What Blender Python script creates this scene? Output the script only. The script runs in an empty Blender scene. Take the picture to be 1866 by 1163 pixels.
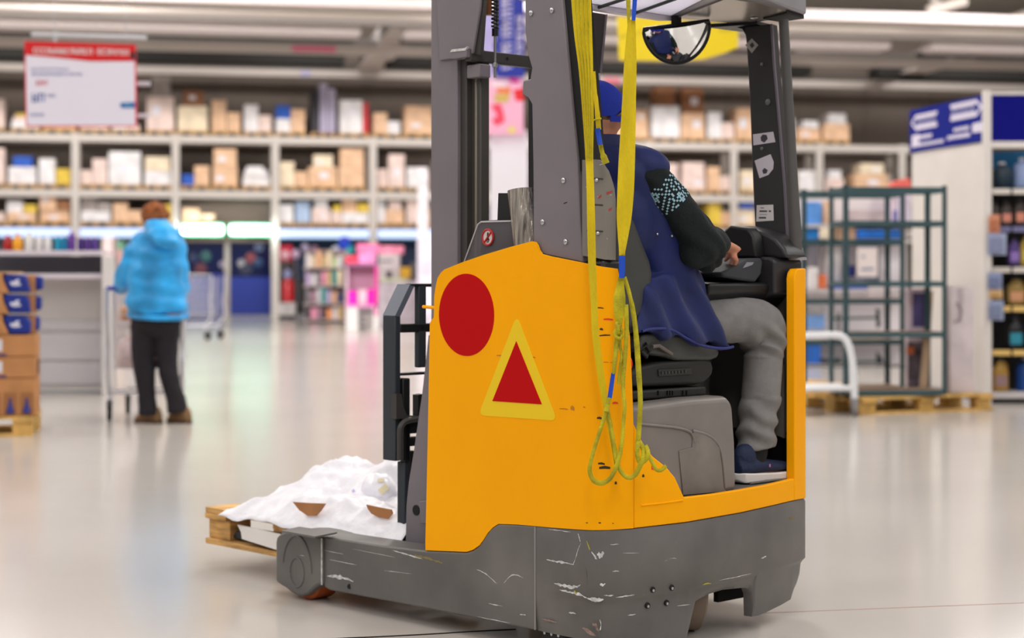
import bpy, bmesh, math, random
from mathutils import Vector, Matrix, Euler, noise

random.seed(7)
SC = bpy.context.scene
COL = SC.collection
PI = math.pi

# ------------------------------------------------------------------ camera, light, exposure
F = 3200.0      # focal length in photo pixels (1866 wide)
H = 1.15        # camera height
CX, HY = 933.0, 505.0
cam_d = bpy.data.cameras.new('camera')
cam = bpy.data.objects.new('camera', cam_d)
COL.objects.link(cam)
cam.location = (0, 0, H)
cam.rotation_euler = (PI / 2, 0, 0)
cam_d.sensor_fit = 'HORIZONTAL'
cam_d.sensor_width = 36.0
cam_d.lens = F / 1866.0 * 36.0
cam_d.shift_y = -(581.5 - HY) / 1866.0
cam_d.clip_start = 0.05
cam_d.clip_end = 400
cam_d.dof.use_dof = True
cam_d.dof.focus_distance = 5.35
cam_d.dof.aperture_fstop = 2.3
SC.camera = cam

W = bpy.data.worlds.new('hall_light')
SC.world = W
W.use_nodes = True
bg = W.node_tree.nodes['Background']
bg.inputs[0].default_value = (1.0, 0.965, 0.94, 1)
bg.inputs[1].default_value = 0.40

SC.view_settings.view_transform = 'Standard'
SC.view_settings.look = 'None'
SC.view_settings.gamma = 1.0
SC.view_settings.use_curve_mapping = False
SC.view_settings.exposure = -0.5
SC.cycles.use_denoising = True
SC.cycles.max_bounces = 8
SC.cycles.sample_clamp_indirect = 6.0


def area(name, x, y, z, sx, sy, power, col=(1, 0.96, 0.92), rx=0.0, ry=0.0):
    l = bpy.data.lights.new(name, 'AREA')
    l.shape = 'RECTANGLE'
    l.size, l.size_y = sx, sy
    l.energy = power
    l.color = col
    o = bpy.data.objects.new(name, l)
    o.location = (x, y, z)
    o.rotation_euler = (rx, ry, 0)
    COL.objects.link(o)
    return o


# rows of high-bay lamps under the hall roof (all above the frame)
for ix, lx in enumerate((-9.0, 0.5, 10.0)):
    for iy, (ly, pw) in enumerate(((-5.0, 640), (3.5, 480), (13.0, 640), (23.0, 760), (33.0, 900))):
        area('high_bay_lamp', lx, ly, 7.9 if ly < 30 else 8.2, 1.2, 7.0, pw)
for lx in (-22.0, 24.0):
    for ly in (12.0, 30.0):
        area('high_bay_lamp', lx, ly, 8.0, 1.2, 7.0, 1000)
# unseen fill lights added in front of the racking to brighten its goods
for lx in (-14, -5, 4, 13):
    area('rack_fill_light', lx + 1, 49.6 + .185 * lx, 8.7, 6.0, 0.8, 500, rx=0.62)
# more added fill, aimed forward to brighten ceiling rails, roof panels and rack
for lx in (-16, -7, 7, 16):
    area('roof_fill_light', lx, 28.0, 6.7, 6.0, 0.6, 1100, rx=math.radians(104))

# ------------------------------------------------------------------ helpers
def lin(c):
    c = c / 255.0
    return c / 12.92 if c <= 0.04045 else ((c + 0.055) / 1.055) ** 2.4


def rgb(c):
    return (lin(c[0]), lin(c[1]), lin(c[2]), 1.0)


MATS = {}


def mat(name, c, rough=0.5, metal=0.0, var=0.0, vscale=6.0, bump=0.0, bscale=60.0, spec=0.5, coat=0.0,
        trans=0.0, emit=0.0, alpha=1.0, stretch=None, ior=1.45, sheen=0.0, c2=None):
    """Principled material with optional noise colour variation and noise relief."""
    if name in MATS:
        return MATS[name]
    m = bpy.data.materials.new(name)
    m.use_nodes = True
    nt = m.node_tree
    N, Lk = nt.nodes, nt.links
    b = N['Principled BSDF']
    b.inputs['Base Color'].default_value = rgb(c)
    b.inputs['Roughness'].default_value = rough
    b.inputs['Metallic'].default_value = metal
    b.inputs['Specular IOR Level'].default_value = spec
    b.inputs['Coat Weight'].default_value = coat
    b.inputs['Transmission Weight'].default_value = trans
    b.inputs['IOR'].default_value = ior
    b.inputs['Alpha'].default_value = alpha
    b.inputs['Sheen Weight'].default_value = sheen
    if emit:
        b.inputs['Emission Color'].default_value = rgb(c)
        b.inputs['Emission Strength'].default_value = emit
    if var or bump:
        tc = N.new('ShaderNodeTexCoord')
        mp = N.new('ShaderNodeMapping')
        Lk.new(tc.outputs['Object'], mp.inputs['Vector'])
        if stretch:
            mp.inputs['Scale'].default_value = stretch
    if var:
        nz = N.new('ShaderNodeTexNoise')
        nz.inputs['Scale'].default_value = vscale
        nz.inputs['Detail'].default_value = 5
        Lk.new(mp.outputs[0], nz.inputs['Vector'])
        rp = N.new('ShaderNodeMapRange')
        rp.inputs[1].default_value = 0.3
        rp.inputs[2].default_value = 0.7
        Lk.new(nz.outputs['Fac'], rp.inputs[0])
        mx = N.new('ShaderNodeMix')
        mx.data_type = 'RGBA'
        a = [max(0, min(255, k * (1 - var))) for k in c]
        d = [max(0, min(255, k * (1 + var))) for k in c] if c2 is None else c2
        mx.inputs[6].default_value = rgb(a)
        mx.inputs[7].default_value = rgb(d)
        Lk.new(rp.outputs[0], mx.inputs[0])
        Lk.new(mx.outputs[2], b.inputs['Base Color'])
    if bump:
        n2 = N.new('ShaderNodeTexNoise')
        n2.inputs['Scale'].default_value = bscale
        n2.inputs['Detail'].default_value = 3
        Lk.new(mp.outputs[0], n2.inputs['Vector'])
        bp = N.new('ShaderNodeBump')
        bp.inputs['Strength'].default_value = bump
        bp.inputs['Distance'].default_value = 0.01
        Lk.new(n2.outputs['Fac'], bp.inputs['Height'])
        Lk.new(bp.outputs[0], b.inputs['Normal'])
    MATS[name] = m
    return m


def tag(o, label=None, cat=None, group=None, kind=None):
    if label:
        o['label'] = label
    if cat:
        o['category'] = cat
    if group:
        o['group'] = group
    if kind:
        o['kind'] = kind
    return o


ROOTS = []


def empty(name, loc=(0, 0, 0), rz=0.0, label=None, cat=None, group=None):
    o = bpy.data.objects.new(name, None)
    o.empty_display_size = 0.1
    o.location = loc
    o.rotation_euler = (0, 0, rz)
    COL.objects.link(o)
    tag(o, label, cat, group)
    ROOTS.append(o)
    return o


class MB:
    """collects shapes; build() links them as one mesh object"""

    def __init__(s):
        s.v, s.f, s.mi = [], [], []
        s.cur = 0

    def m(s, i):
        s.cur = i
        return s

    def add(s, vs, fs):
        n = len(s.v)
        s.v += [tuple(p) for p in vs]
        s.f += [tuple(i + n for i in q) for q in fs]
        s.mi += [s.cur] * len(fs)
        return s

    def box(s, x0, x1, y0, y1, z0, z1, mtx=None):
        vs = [Vector((x, y, z)) for x in (x0, x1) for y in (y0, y1) for z in (z0, z1)]
        if mtx:
            vs = [mtx @ p for p in vs]
        return s.add(vs, [(0, 1, 3, 2), (4, 6, 7, 5), (0, 4, 5, 1), (2, 3, 7, 6), (0, 2, 6, 4), (1, 5, 7, 3)])

    def cbox(s, c, sz, rz=0.0, rx=0.0, ry=0.0):
        mt = Matrix.Translation(Vector(c)) @ Euler((rx, ry, rz)).to_matrix().to_4x4()
        a, b, d = sz[0] / 2, sz[1] / 2, sz[2] / 2
        return s.box(-a, a, -b, b, -d, d, mt)

    def prism(s, pts, off):
        """pts: 3D polygon, off: extrusion vector"""
        n = len(pts)
        off = Vector(off)
        pts = [Vector(p) for p in pts]
        vs = pts + [p + off for p in pts]
        fs = [tuple(range(n))[::-1], tuple(range(n, 2 * n))]
        fs += [(i, (i + 1) % n, n + (i + 1) % n, n + i) for i in range(n)]
        return s.add(vs, fs)

    def tube(s, pts, r, seg=10, closed=False, cap=True, flat=None):
        """round tube along points; r number or list; flat=(up vector, ratio) flattens the section"""
        pts = [Vector(p) for p in pts]
        n = len(pts)
        rs = r if isinstance(r, (list, tuple)) else [r] * n
        vs, fs = [], []
        up = None
        for i, p in enumerate(pts):
            if closed:
                t = pts[(i + 1) % n] - pts[i - 1]
            else:
                t = pts[min(i + 1, n - 1)] - pts[max(i - 1, 0)]
            t = t.normalized() if t.length > 1e-9 else Vector((0, 0, 1))
            if up is None:
                a = Vector((0, 0, 1)) if abs(t.z) < 0.9 else Vector((1, 0, 0))
                up = (a - t * a.dot(t)).normalized()
            else:
                up = up - t * up.dot(t)
                up = up.normalized() if up.length > 1e-6 else t.orthogonal().normalized()
            sd = t.cross(up)
            rr = rs[i]
            ra, rb = rr if isinstance(rr, (list, tuple)) else (rr, rr)
            for k in range(seg):
                a = 2 * PI * k / seg
                vs.append(p + up * (math.cos(a) * ra) + sd * (math.sin(a) * rb))
        m = n if closed else n - 1
        for i in range(m):
            j = (i + 1) % n
            for k in range(seg):
                l = (k + 1) % seg
                fs.append((i * seg + k, i * seg + l, j * seg + l, j * seg + k))
        if cap and not closed:
            fs.append(tuple(range(seg))[::-1])
            fs.append(tuple((n - 1) * seg + k for k in range(seg)))
        return s.add(vs, fs)

    def cyl(s, p0, p1, r, seg=16, r1=None):
        return s.tube([p0, p1], [r, r if r1 is None else r1], seg)

    def lathe(s, c, prof, seg=16, axis='z'):
        """prof: list of (radius, height)"""
        vs, fs = [], []
        c = Vector(c)
        for (r, h) in prof:
            for k in range(seg):
                a = 2 * PI * k / seg
                q = (r * math.cos(a), r * math.sin(a), h)
                if axis == 'x':
                    q = (q[2], q[0], q[1])
                elif axis == 'y':
                    q = (q[0], q[2], q[1])
                vs.append(c + Vector(q))
        n = len(prof)
        for i in range(n - 1):
            for k in range(seg):
                l = (k + 1) % seg
                fs.append((i * seg + k, i * seg + l, (i + 1) * seg + l, (i + 1) * seg + k))
        fs.append(tuple(range(seg))[::-1])
        fs.append(tuple((n - 1) * seg + k for k in range(seg)))
        return s.add(vs, fs)

    def ell(s, c, r, seg=16, rings=10, mtx=None):
        c = Vector(c)
        vs, fs = [], []
        for i in range(1, rings):
            th = PI * i / rings
            for k in range(seg):
                a = 2 * PI * k / seg
                q = Vector((r[0] * math.sin(th) * math.cos(a), r[1] * math.sin(th) * math.sin(a), r[2] * math.cos(th)))
                if mtx:
                    q = mtx @ q
                vs.append(c + q)
        t, bq = Vector((0, 0, r[2])), Vector((0, 0, -r[2]))
        if mtx:
            t, bq = mtx @ t, mtx @ bq
        vs += [c + t, c + bq]
        nt, nb = len(vs) - 2, len(vs) - 1
        for i in range(rings - 2):
            for k in range(seg):
                l = (k + 1) % seg
                fs.append((i * seg + k, (i + 1) * seg + k, (i + 1) * seg + l, i * seg + l))
        for k in range(seg):
            l = (k + 1) % seg
            fs.append((nt, k, l))
            fs.append((nb, (rings - 2) * seg + l, (rings - 2) * seg + k))
        return s.add(vs, fs)

    def loft(s, rings, cap=True):
        """rings: lists of points, same count each"""
        n = len(rings[0])
        vs = [p for r in rings for p in r]
        fs = []
        for i in range(len(rings) - 1):
            for k in range(n):
                l = (k + 1) % n
                fs.append((i * n + k, i * n + l, (i + 1) * n + l, (i + 1) * n + k))
        if cap:
            fs.append(tuple(range(n))[::-1])
            fs.append(tuple((len(rings) - 1) * n + k for k in range(n)))
        return s.add(vs, fs)

    def shell(s, outer, inner):
        """two grids of points (columns of levels) closed at their border"""
        nc, nl = len(outer), len(outer[0])
        vs = [p for c in outer for p in c] + [p for c in inner for p in c]
        o = nc * nl
        fs = []
        for i in range(nc - 1):
            for j in range(nl - 1):
                a, b, c, d = i * nl + j, (i + 1) * nl + j, (i + 1) * nl + j + 1, i * nl + j + 1
                fs.append((a, b, c, d))
                fs.append((o + d, o + c, o + b, o + a))
        for i in range(nc - 1):
            a, b = i * nl, (i + 1) * nl
            fs.append((a, o + a, o + b, b))
            a, b = i * nl + nl - 1, (i + 1) * nl + nl - 1
            fs.append((b, o + b, o + a, a))
        for j in range(nl - 1):
            a, b = j, j + 1
            fs.append((a, b, o + b, o + a))
            a, b = (nc - 1) * nl + j, (nc - 1) * nl + j + 1
            fs.append((b, a, o + a, o + b))
        return s.add(vs, fs)

    def mesh(s, name, smooth=True, angle=0.6):
        me = bpy.data.meshes.new(name)
        me.from_pydata(s.v, [], s.f)
        bm = bmesh.new()
        bm.from_mesh(me)
        bmesh.ops.remove_doubles(bm, verts=bm.verts, dist=1e-5)
        bmesh.ops.recalc_face_normals(bm, faces=bm.faces)
        bm.to_mesh(me)
        bm.free()
        if len(me.polygons) == len(s.mi) and any(s.mi):
            me.polygons.foreach_set('material_index', s.mi)
        if smooth:
            me.polygons.foreach_set('use_smooth', [True] * len(me.polygons))
            me.set_sharp_from_angle(angle=angle)
        me.update()
        return me

    def build(s, name, m, parent=None, bevel=0.0, smooth=True, seg=2, angle=0.6, label=None, cat=None, group=None, kind=None):
        me = s.mesh(name, smooth, angle)
        for k in (m if isinstance(m, (list, tuple)) else [m]):
            me.materials.append(k)
        o = bpy.data.objects.new(name, me)
        COL.objects.link(o)
        if parent is not None:
            o.parent = parent
        if bevel:
            b = o.modifiers.new('bevel', 'BEVEL')
            b.width = bevel
            b.segments = seg
            b.limit_method = 'ANGLE'
            b.angle_limit = 0.7
        return tag(o, label, cat, group, kind)


def link_mesh(name, me, m, parent=None, label=None, cat=None, group=None, kind=None):
    if not me.materials:
        me.materials.append(m)
    o = bpy.data.objects.new(name, me)
    COL.objects.link(o)
    if parent is not None:
        o.parent = parent
    return tag(o, label, cat, group, kind)


def copy_tree(o, parent=None):
    c = o.copy()
    COL.objects.link(c)
    if parent is not None:
        c.parent = parent
    for ch in list(o.children):
        copy_tree(ch, c)
    return c


def spline(pts, n=6):
    """Catmull-Rom through points of any dimension"""
    P = [tuple(p) for p in pts]
    out = []
    for i in range(len(P) - 1):
        p0, p1, p2, p3 = P[max(i - 1, 0)], P[i], P[i + 1], P[min(i + 2, len(P) - 1)]
        for k in range(n):
            t = k / n
            out.append(tuple(0.5 * (2 * b + (c - a) * t + (2 * a - 5 * b + 4 * c - d) * t * t + (3 * b - a - 3 * c + d) * t ** 3)
                             for a, b, c, d in zip(p0, p1, p2, p3)))
    out.append(P[-1])
    return out


def interp(tab, x):
    if x <= tab[0][0]:
        return tab[0][1]
    for (a, ya), (b, yb) in zip(tab, tab[1:]):
        if x <= b:
            return ya + (yb - ya) * (x - a) / (b - a) if b > a else yb
    return tab[-1][1]


def wp(px, py, D):
    """point at depth D metres in front of the camera, at a photo pixel"""
    return Vector(((px - CX) / F * D, D, H + (HY - py) / F * D))


def wfloor(px, py, z=0.0):
    return wp(px, py, (H - z) * F / (py - HY))


def remeshed(mb, voxel, smooth=4, factor=0.5, disp=None):
    """fuse closed shapes into one continuous surface"""
    me = mb.mesh('tmp', False)
    o = bpy.data.objects.new('tmp', me)
    COL.objects.link(o)
    r = o.modifiers.new('r', 'REMESH')
    r.mode = 'VOXEL'
    r.voxel_size = voxel
    s = o.modifiers.new('s', 'SMOOTH')
    s.factor = factor
    s.iterations = smooth
    dg = bpy.context.evaluated_depsgraph_get()
    dg.update()
    new = bpy.data.meshes.new_from_object(o.evaluated_get(dg), depsgraph=dg)
    bpy.data.objects.remove(o)
    bpy.data.meshes.remove(me)
    if disp:
        nrm = [v.normal.copy() for v in new.vertices]
        for v, n in zip(new.vertices, nrm):
            v.co += n * disp(v.co)
    new.polygons.foreach_set('use_smooth', [True] * len(new.polygons))
    new.update()
    return new

# ------------------------------------------------------------------ materials shared
M_BLACK = mat('black_plastic', (18, 18, 20), 0.45)
M_RUBBER = mat('black_rubber', (22, 22, 22), 0.8)
M_STEEL = mat('bright_steel', (190, 190, 192), 0.3, 0.9)
M_WOOD = mat('pallet_wood', (196, 152, 92), 0.8, var=0.18, vscale=9, stretch=(1, 1, 6), bump=0.2)
M_WHITE = mat('white_paint', (225, 222, 222), 0.5)
# ------------------------------------------------------------------ the reach truck
O_T = Vector((0.270, 5.175, 0.0))
RV = Vector((0.726, 0.687))     # truck's local x (v): across the truck, to the right and away
LV = Vector((-0.687, 0.726))    # truck's local y (u): along the truck towards the forks
RZ_T = math.atan2(RV.y, RV.x)
CAMV = -(O_T.x * RV.x + O_T.y * RV.y)
CAMU = -(O_T.x * LV.x + O_T.y * LV.y)


def tl(px, py, v=None, u=None, z=None, D=None):
    """truck-local point seen at a photo pixel, on a plane v=, u= or z= or at depth D="""
    rx, rz = (px - CX) / F, (HY - py) / F
    dv, du = rx * RV.x + RV.y, rx * LV.x + LV.y
    if v is not None:
        t = (v - CAMV) / dv
    elif u is not None:
        t = (u - CAMU) / du
    elif z is not None:
        t = (z - H) / rz
    else:
        t = D
    return Vector((CAMV + dv * t, CAMU + du * t, H + rz * t))


def TV(pts, v):
    return [tl(x, y, v=v) for x, y in pts]


def TU(pts, u):
    return [tl(x, y, u=u) for x, y in pts]


PLAN = [(p[0], p[1]) for p in spline([
    (0, 1.0), (0, 0.8), (0, 0.5), (0, 0.25), (0, 0.13), (0.004, 0.068), (0.02, 0.026), (0.055, 0.0), (0.112, -0.017), (0.22, -0.032),
    (0.3235, -0.039), (0.47, -0.035), (0.61, -0.02), (0.75, 0.0), (0.86, 0.022), (0.97, 0.047), (1.05, 0.069),
    (1.085, 0.085), (1.10, 0.115), (1.10, 0.2), (1.10, 0.5)], 6)]


def plan_hit(px):
    """where the vertical plane of a pixel column meets the plan curve: v, u, inward normal, depth"""
    rx = (px - CX) / F
    dv, du = rx * RV.x + RV.y, rx * LV.x + LV.y
    best = None
    for (v0, u0), (v1, u1) in zip(PLAN, PLAN[1:]):
        ev, eu = v1 - v0, u1 - u0
        det = dv * (-eu) + ev * du
        if abs(det) < 1e-9:
            continue
        bv, bu = v0 - CAMV, u0 - CAMU
        t = (bv * (-eu) + ev * bu) / det
        k = (dv * bu - du * bv) / det
        if -0.001 <= k <= 1.001 and t > 0 and (best is None or t < best[0]):
            n = Vector((-eu, ev))
            n.normalize()
            best = (t, CAMV + dv * t, CAMU + du * t, n)
    return best


def column(px, levels):
    """levels: (py or None, inset, z or None) -> points on the plan curve"""
    h = plan_hit(px)
    out = []
    for (py, ins, z) in levels:
        zz = z if z is not None else H + (HY - py) / F * h[0]
        out.append(Vector((h[1] + h[3].x * ins, h[2] + h[3].y * ins, zz)))
    return out, h


def inward(c, h, th):
    return [p + Vector((h[3].x * th, h[3].y * th, 0)) for p in c]


def xs_of(tabs, a, b, step=5.0):
    s = set()
    for t in tabs:
        s |= {x for x, _ in t if a <= x <= b}
    n = int((b - a) / step)
    s |= {a + (b - a) * i / n for i in range(n + 1)}
    out = []
    for x in sorted(s):
        if not out or x - out[-1] > 0.4:
            out.append(x)
    return out


def ribbon(name, m, parent, top, bot, a, b, th=0.012, ins=0.0, nz=3, bevel=0.003, label=None):
    mb = MB()
    outer, inner = [], []
    for x in xs_of((top, bot), a, b):
        yt, yb = interp(top, x), interp(bot, x)
        c, h = column(x, [(yt + (yb - yt) * k / nz, ins, None) for k in range(nz + 1)])
        outer.append(c)
        inner.append(inward(c, h, th))
    mb.shell(outer, inner)
    return mb.build(name, m, parent, bevel=bevel, label=label, angle=0.9)


def scuffed(name, c, rough, amount, scuff=(205, 205, 205), scale=7.0, dirt=0.12, stretch=(1.2, 1.2, 9)):
    """paint with streaky chips and rubbed patches"""
    m = mat(name, c, rough, var=dirt, vscale=3.5)
    nt = m.node_tree
    N, Lk = nt.nodes, nt.links
    b = N['Principled BSDF']
    src = b.inputs['Base Color'].links[0].from_socket
    tc = N.new('ShaderNodeTexCoord')
    mp = N.new('ShaderNodeMapping')
    mp.inputs['Scale'].default_value = stretch
    Lk.new(tc.outputs['Object'], mp.inputs['Vector'])
    n1 = N.new('ShaderNodeTexNoise')
    n1.inputs['Scale'].default_value = scale
    n1.inputs['Detail'].default_value = 8
    n1.inputs['Roughness'].default_value = 0.72
    Lk.new(mp.outputs[0], n1.inputs['Vector'])
    n2 = N.new('ShaderNodeTexNoise')
    n2.inputs['Scale'].default_value = 3.2
    n2.inputs['Detail'].default_value = 2
    Lk.new(tc.outputs['Object'], n2.inputs['Vector'])
    r1 = N.new('ShaderNodeMapRange')
    r1.inputs[1].default_value = 0.70 - amount
    r1.inputs[2].default_value = 0.74 - amount
    Lk.new(n1.outputs['Fac'], r1.inputs[0])
    r2 = N.new('ShaderNodeMapRange')
    r2.inputs[1].default_value = 0.50
    r2.inputs[2].default_value = 0.60
    Lk.new(n2.outputs['Fac'], r2.inputs[0])
    mu = N.new('ShaderNodeMath')
    mu.operation = 'MULTIPLY'
    Lk.new(r1.outputs[0], mu.inputs[0])
    Lk.new(r2.outputs[0], mu.inputs[1])
    mx = N.new('ShaderNodeMix')
    mx.data_type = 'RGBA'
    mx.inputs[7].default_value = rgb(scuff)
    Lk.new(mu.outputs[0], mx.inputs[0])
    Lk.new(src, mx.inputs[6])
    Lk.new(mx.outputs[2], b.inputs['Base Color'])
    return m


M_YEL = mat('truck_yellow', (253, 170, 0), 0.55, var=0.02, vscale=2.0, bump=0.02, bscale=30, spec=0.12)
M_CHAS = scuffed('chassis_grey', (100, 97, 95), 0.5, 0.03)
M_MAST = mat('mast_grey', (118, 111, 117), 0.48, var=0.03, vscale=4, bump=0.02)
M_MASTD = mat('mast_dark', (58, 55, 54), 0.5, var=0.08)
M_HOOD = mat('hood_grey', (122, 116, 112), 0.38, var=0.06, vscale=5, bump=0.03, bscale=20)
M_COVER = mat('cover_grey', (124, 120, 114), 0.4, var=0.05, vscale=5)
M_POST = mat('post_charcoal', (52, 50, 51), 0.5, var=0.04)
M_IRON = mat('carriage_iron', (44, 50, 57), 0.5, var=0.06)
M_SEAT = mat('seat_vinyl', (62, 63, 60), 0.55, var=0.06, bump=0.1, bscale=150)
M_SEATD = mat('seat_dark', (30, 29, 28), 0.6, var=0.1)
M_DASH = mat('dash_black', (44, 43, 47), 0.42, bump=0.05, bscale=200)
M_RED = mat('decal_red', (186, 0, 4), 0.6, spec=.15)
M_DYEL = mat('decal_yellow', (236, 198, 0), 0.5)
M_TREAD = mat('orange_tread', (176, 86, 34), 0.6, var=0.2)
M_TYRE = mat('tan_tyre', (128, 112, 98), 0.7, var=0.08)
M_PAPER = mat('sticker_paper', (214, 208, 216), 0.6)
M_INK = mat('sticker_ink', (70, 66, 74), 0.6)

truck = empty('reach_truck', (O_T.x, O_T.y, 0), RZ_T,
              'yellow and grey reach truck with a red circle and red triangle on its side', 'forklift')

# --- yellow bodywork
P_TOP = [(775, 985), (777, 900), (780, 760), (783, 590), (785, 585), (790.5, 578), (791, 540), (794, 520), (797, 507), (803, 497), (810, 491), (845, 477), (880, 465), (930, 450), (968, 440), (973, 441),
         (977, 447), (980, 456), (985, 463), (1000, 467), (1060, 479), (1090, 485), (1126, 490), (1140, 560), (1148, 613), (1152, 700), (1155, 790)]
P_BOT = [(775, 1003), (850, 1006), (862, 1002), (873, 994), (880, 985), (888, 972), (897, 962), (908, 955), (940, 956), (975, 959),
         (1010, 962), (1050, 965), (1080, 966.5), (1110, 966), (1155, 963)]
ribbon('side_panel', M_YEL, truck, P_TOP, P_BOT, 775, 1154.5, nz=6)
S_TOP = [(1155, 772), (1165, 795), (1178, 818), (1190, 832), (1215, 852), (1230, 870), (1240, 892), (1247, 907), (1300, 901), (1350, 893), (1400, 884), (1450, 872), (1452, 872)]
S_BOT = [(1155, 963), (1250, 952), (1350, 934.5), (1410, 921), (1452, 911)]
ribbon('rear_step_panel', M_YEL, truck, S_TOP, S_BOT, 1155.6, 1452, th=0.02, nz=4)
ribbon('corner_post', M_YEL, truck, [(1447, 508), (1449, 497), (1453, 490), (1466, 489), (1468, 491)], [(1447, 912), (1468, 908)], 1447, 1467.5, th=0.03, ins=-0.002, nz=4)
# crease bead on the step panel
mb = MB()
pts = []
for x, y in ((1168, 921), (1190, 919), (1215, 916), (1244, 912)):
    c, h = column(x, [(y, -0.001, None)])
    pts.append(c[0])
mb.tube(pts, 0.003, 6)
mb.build('step_panel_bead', M_YEL, truck)
# little yellow pin at the front edge
MB().tube([tl(771, 559, v=0.02), tl(793, 561, v=0.02)], 0.0055, 8).build('yellow_pin', M_YEL, truck)

# --- decals, thin plates on the panel
mb = MB()
c0 = tl(849.5, 574, v=0)
rr = (tl(849.5, 499, v=0).z - tl(849.5, 649, v=0).z) / 2
mb.prism([(-0.0012, c0.y + rr * math.cos(2 * PI * k / 64), c0.z + rr * math.sin(2 * PI * k / 64)) for k in range(64)], (0.0012, 0, 0))
mb.build('red_circle_decal', M_RED, truck, label='large red circle')


def rounded_poly(pts, r, n=5):
    out = []
    N_ = len(pts)
    for i in range(N_):
        p0, p, p1 = Vector(pts[i - 1]), Vector(pts[i]), Vector(pts[(i + 1) % N_])
        a, b = p + (p0 - p).normalized() * r, p + (p1 - p).normalized() * r
        for k in range(n + 1):
            t = k / n
            out.append(a * (1 - t) ** 2 + p * 2 * t * (1 - t) + b * t * t)
    return out


tri = [Vector((-0.0012, *tl(x, y, v=0)[1:])) for x, y in ((872, 757), (942, 574), (1016, 767))]
MB().prism(rounded_poly(tri, 0.03), (0.0012, 0, 0)).build('yellow_triangle_decal', M_DYEL, truck, label='pale yellow triangle border')
tri = [Vector((-0.0026, *tl(x, y, v=0)[1:])) for x, y in ((898, 731), (941.5, 622), (988, 737))]
MB().prism(tri, (0.0016, 0, 0)).build('red_triangle_decal', M_RED, truck, label='red triangle')

# scratches and rub marks on the yellow corner
mb = MB()
for (x0, y0, x1, y1, w, k) in ((1088, 561, 1100, 562, 1.5, 0), (1100, 582, 1117, 583, 2.5, 1), (1093, 600, 1099, 601, 3, 0), (1092, 612, 1112, 611, 2, 0), (1116, 735, 1126, 735, 3, 1), (1088, 762, 1097, 763, 3, 0),
                              (1020, 745, 1035, 746, 1.5, 2), (1040, 744, 1047, 746, 6, 2), (1063, 742, 1067, 743, 2, 2), (1090, 845, 1102, 846, 3, 0), (1092, 853, 1112, 853, 4, 0), (1120, 881, 1124, 881, 4, 0),
                              (1170, 868, 1174, 868, 4, 0), (1068, 953, 1118, 954, 1.5, 0), (905, 648, 920, 649, 1.5, 2), (968, 651, 976, 652, 1.5, 2), (1187, 852, 1193, 853, 9, 1), (1089, 660, 1118, 661, 1, 2)):
    ca, _ = column(x0, [(y0 - w / 2, -0.0008, None), (y0 + w / 2, -0.0008, None)])
    cb, _ = column(x1, [(y1 - w / 2, -0.0008, None), (y1 + w / 2, -0.0008, None)])
    cm, _ = column((x0 + x1) / 2, [((y0 + y1) / 2 - w, -0.0008, None), ((y0 + y1) / 2 + w * .4, -0.0008, None)])
    mb.m(k).add([ca[0], ca[1], cm[1], cb[1], cb[0], cm[0]], [(0, 1, 2, 5), (5, 2, 3, 4)])
mb.build('scuff_marks', [mat('scuff_black', (60, 40, 20), .7), mat('scuff_red', (222, 60, 20), .6), mat('scuff_brown', (190, 118, 10), .7)], truck, smooth=False, kind='stuff')

# --- grey chassis: rear skirt
K_TOP = [(975, 958.5), (1010, 962), (1050, 965.5), (1080, 967), (1155, 964.5), (1250, 953.5), (1350, 936), (1410, 922.5), (1466, 909)]
K_BOT = [(975, 1150), (1022, 1162), (1080, 1176), (1150, 1182), (1262, 1178), (1265, 1160), (1280, 1098), (1290, 1092), (1307, 1084), (1330, 1077), (1369, 1073), (1379, 1075), (1383, 1085), (1384, 1126),
         (1395, 1124), (1410, 1118), (1440, 1103), (1455, 1094), (1461, 1075), (1468, 1060)]
mb = MB()
outer, inner = [], []
for x in xs_of((K_TOP, K_BOT), 975.5, 1467.5, 4.0):
    h = plan_hit(x)
    zt = H + (HY - interp(K_TOP, x)) / F * h[0]
    zb = H + (HY - interp(K_BOT, x)) / F * h[0]
    zc = 0.192
    fade = min(1.0, max(0.0, (x - 985) / 60))
    d = 0.016 * fade
    zm = min(zc - 0.02, 0.5 * (zb + zc))
    lv = [(None, 0.004, zt), (None, 0.0, zt - 0.008), (None, 0.0, (zt + zc) / 2), (None, 0.0, zc + 0.004), (None, d * 0.6, zc - 0.006),
          (None, d, min(zc - 0.016, zb + (zc - zb) * 0.8)), (None, d + 0.004, zb + (zc - zb) * 0.35), (None, d + 0.012, zb)]
    c, h = column(x, lv)
    outer.append(c)
    inner.append(inward(c, h, 0.03))
mb.shell(outer, inner)
mb.build('rear_skirt', M_CHAS, truck, angle=1.0)
# top plate closing the chassis under the bodywork
pts = [(v, u, 0.40) for v, u in PLAN if u < 0.8 and v < 1.1]
pl = [Vector((v + 0.02 if v < .05 else v, max(u, -0.03) + 0.012, 0.39)) for v, u in PLAN if u <= 0.8][::3]
MB().prism(pl + [Vector((1.08, 0.8, 0.39)), Vector((0.02, 0.8, 0.39))], (0, 0, 0.015)).build('chassis_deck', M_MASTD, truck)
# bolts in the skirt
for x, y in ((1189, 1075), (1223.5, 1071), (1185, 1105), (1220, 1100)):
    c, h = column(x, [(y, -0.0005 if y < 1090 else 0.0135, None)])
    n = Vector((h[3].x, h[3].y, 0))
    o = MB().cyl(c[0] - n * 0.003, c[0] + n * 0.01, 0.009, 14).build('skirt_bolt_hole', M_RUBBER, truck)
    MB().cyl(c[0] - n * 0.005 + Vector((0, 0, -0.002)), c[0] + n * 0.004 + Vector((0, 0, -0.002)), 0.0045, 10).build('bolt_head', M_STEEL, o)
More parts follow.
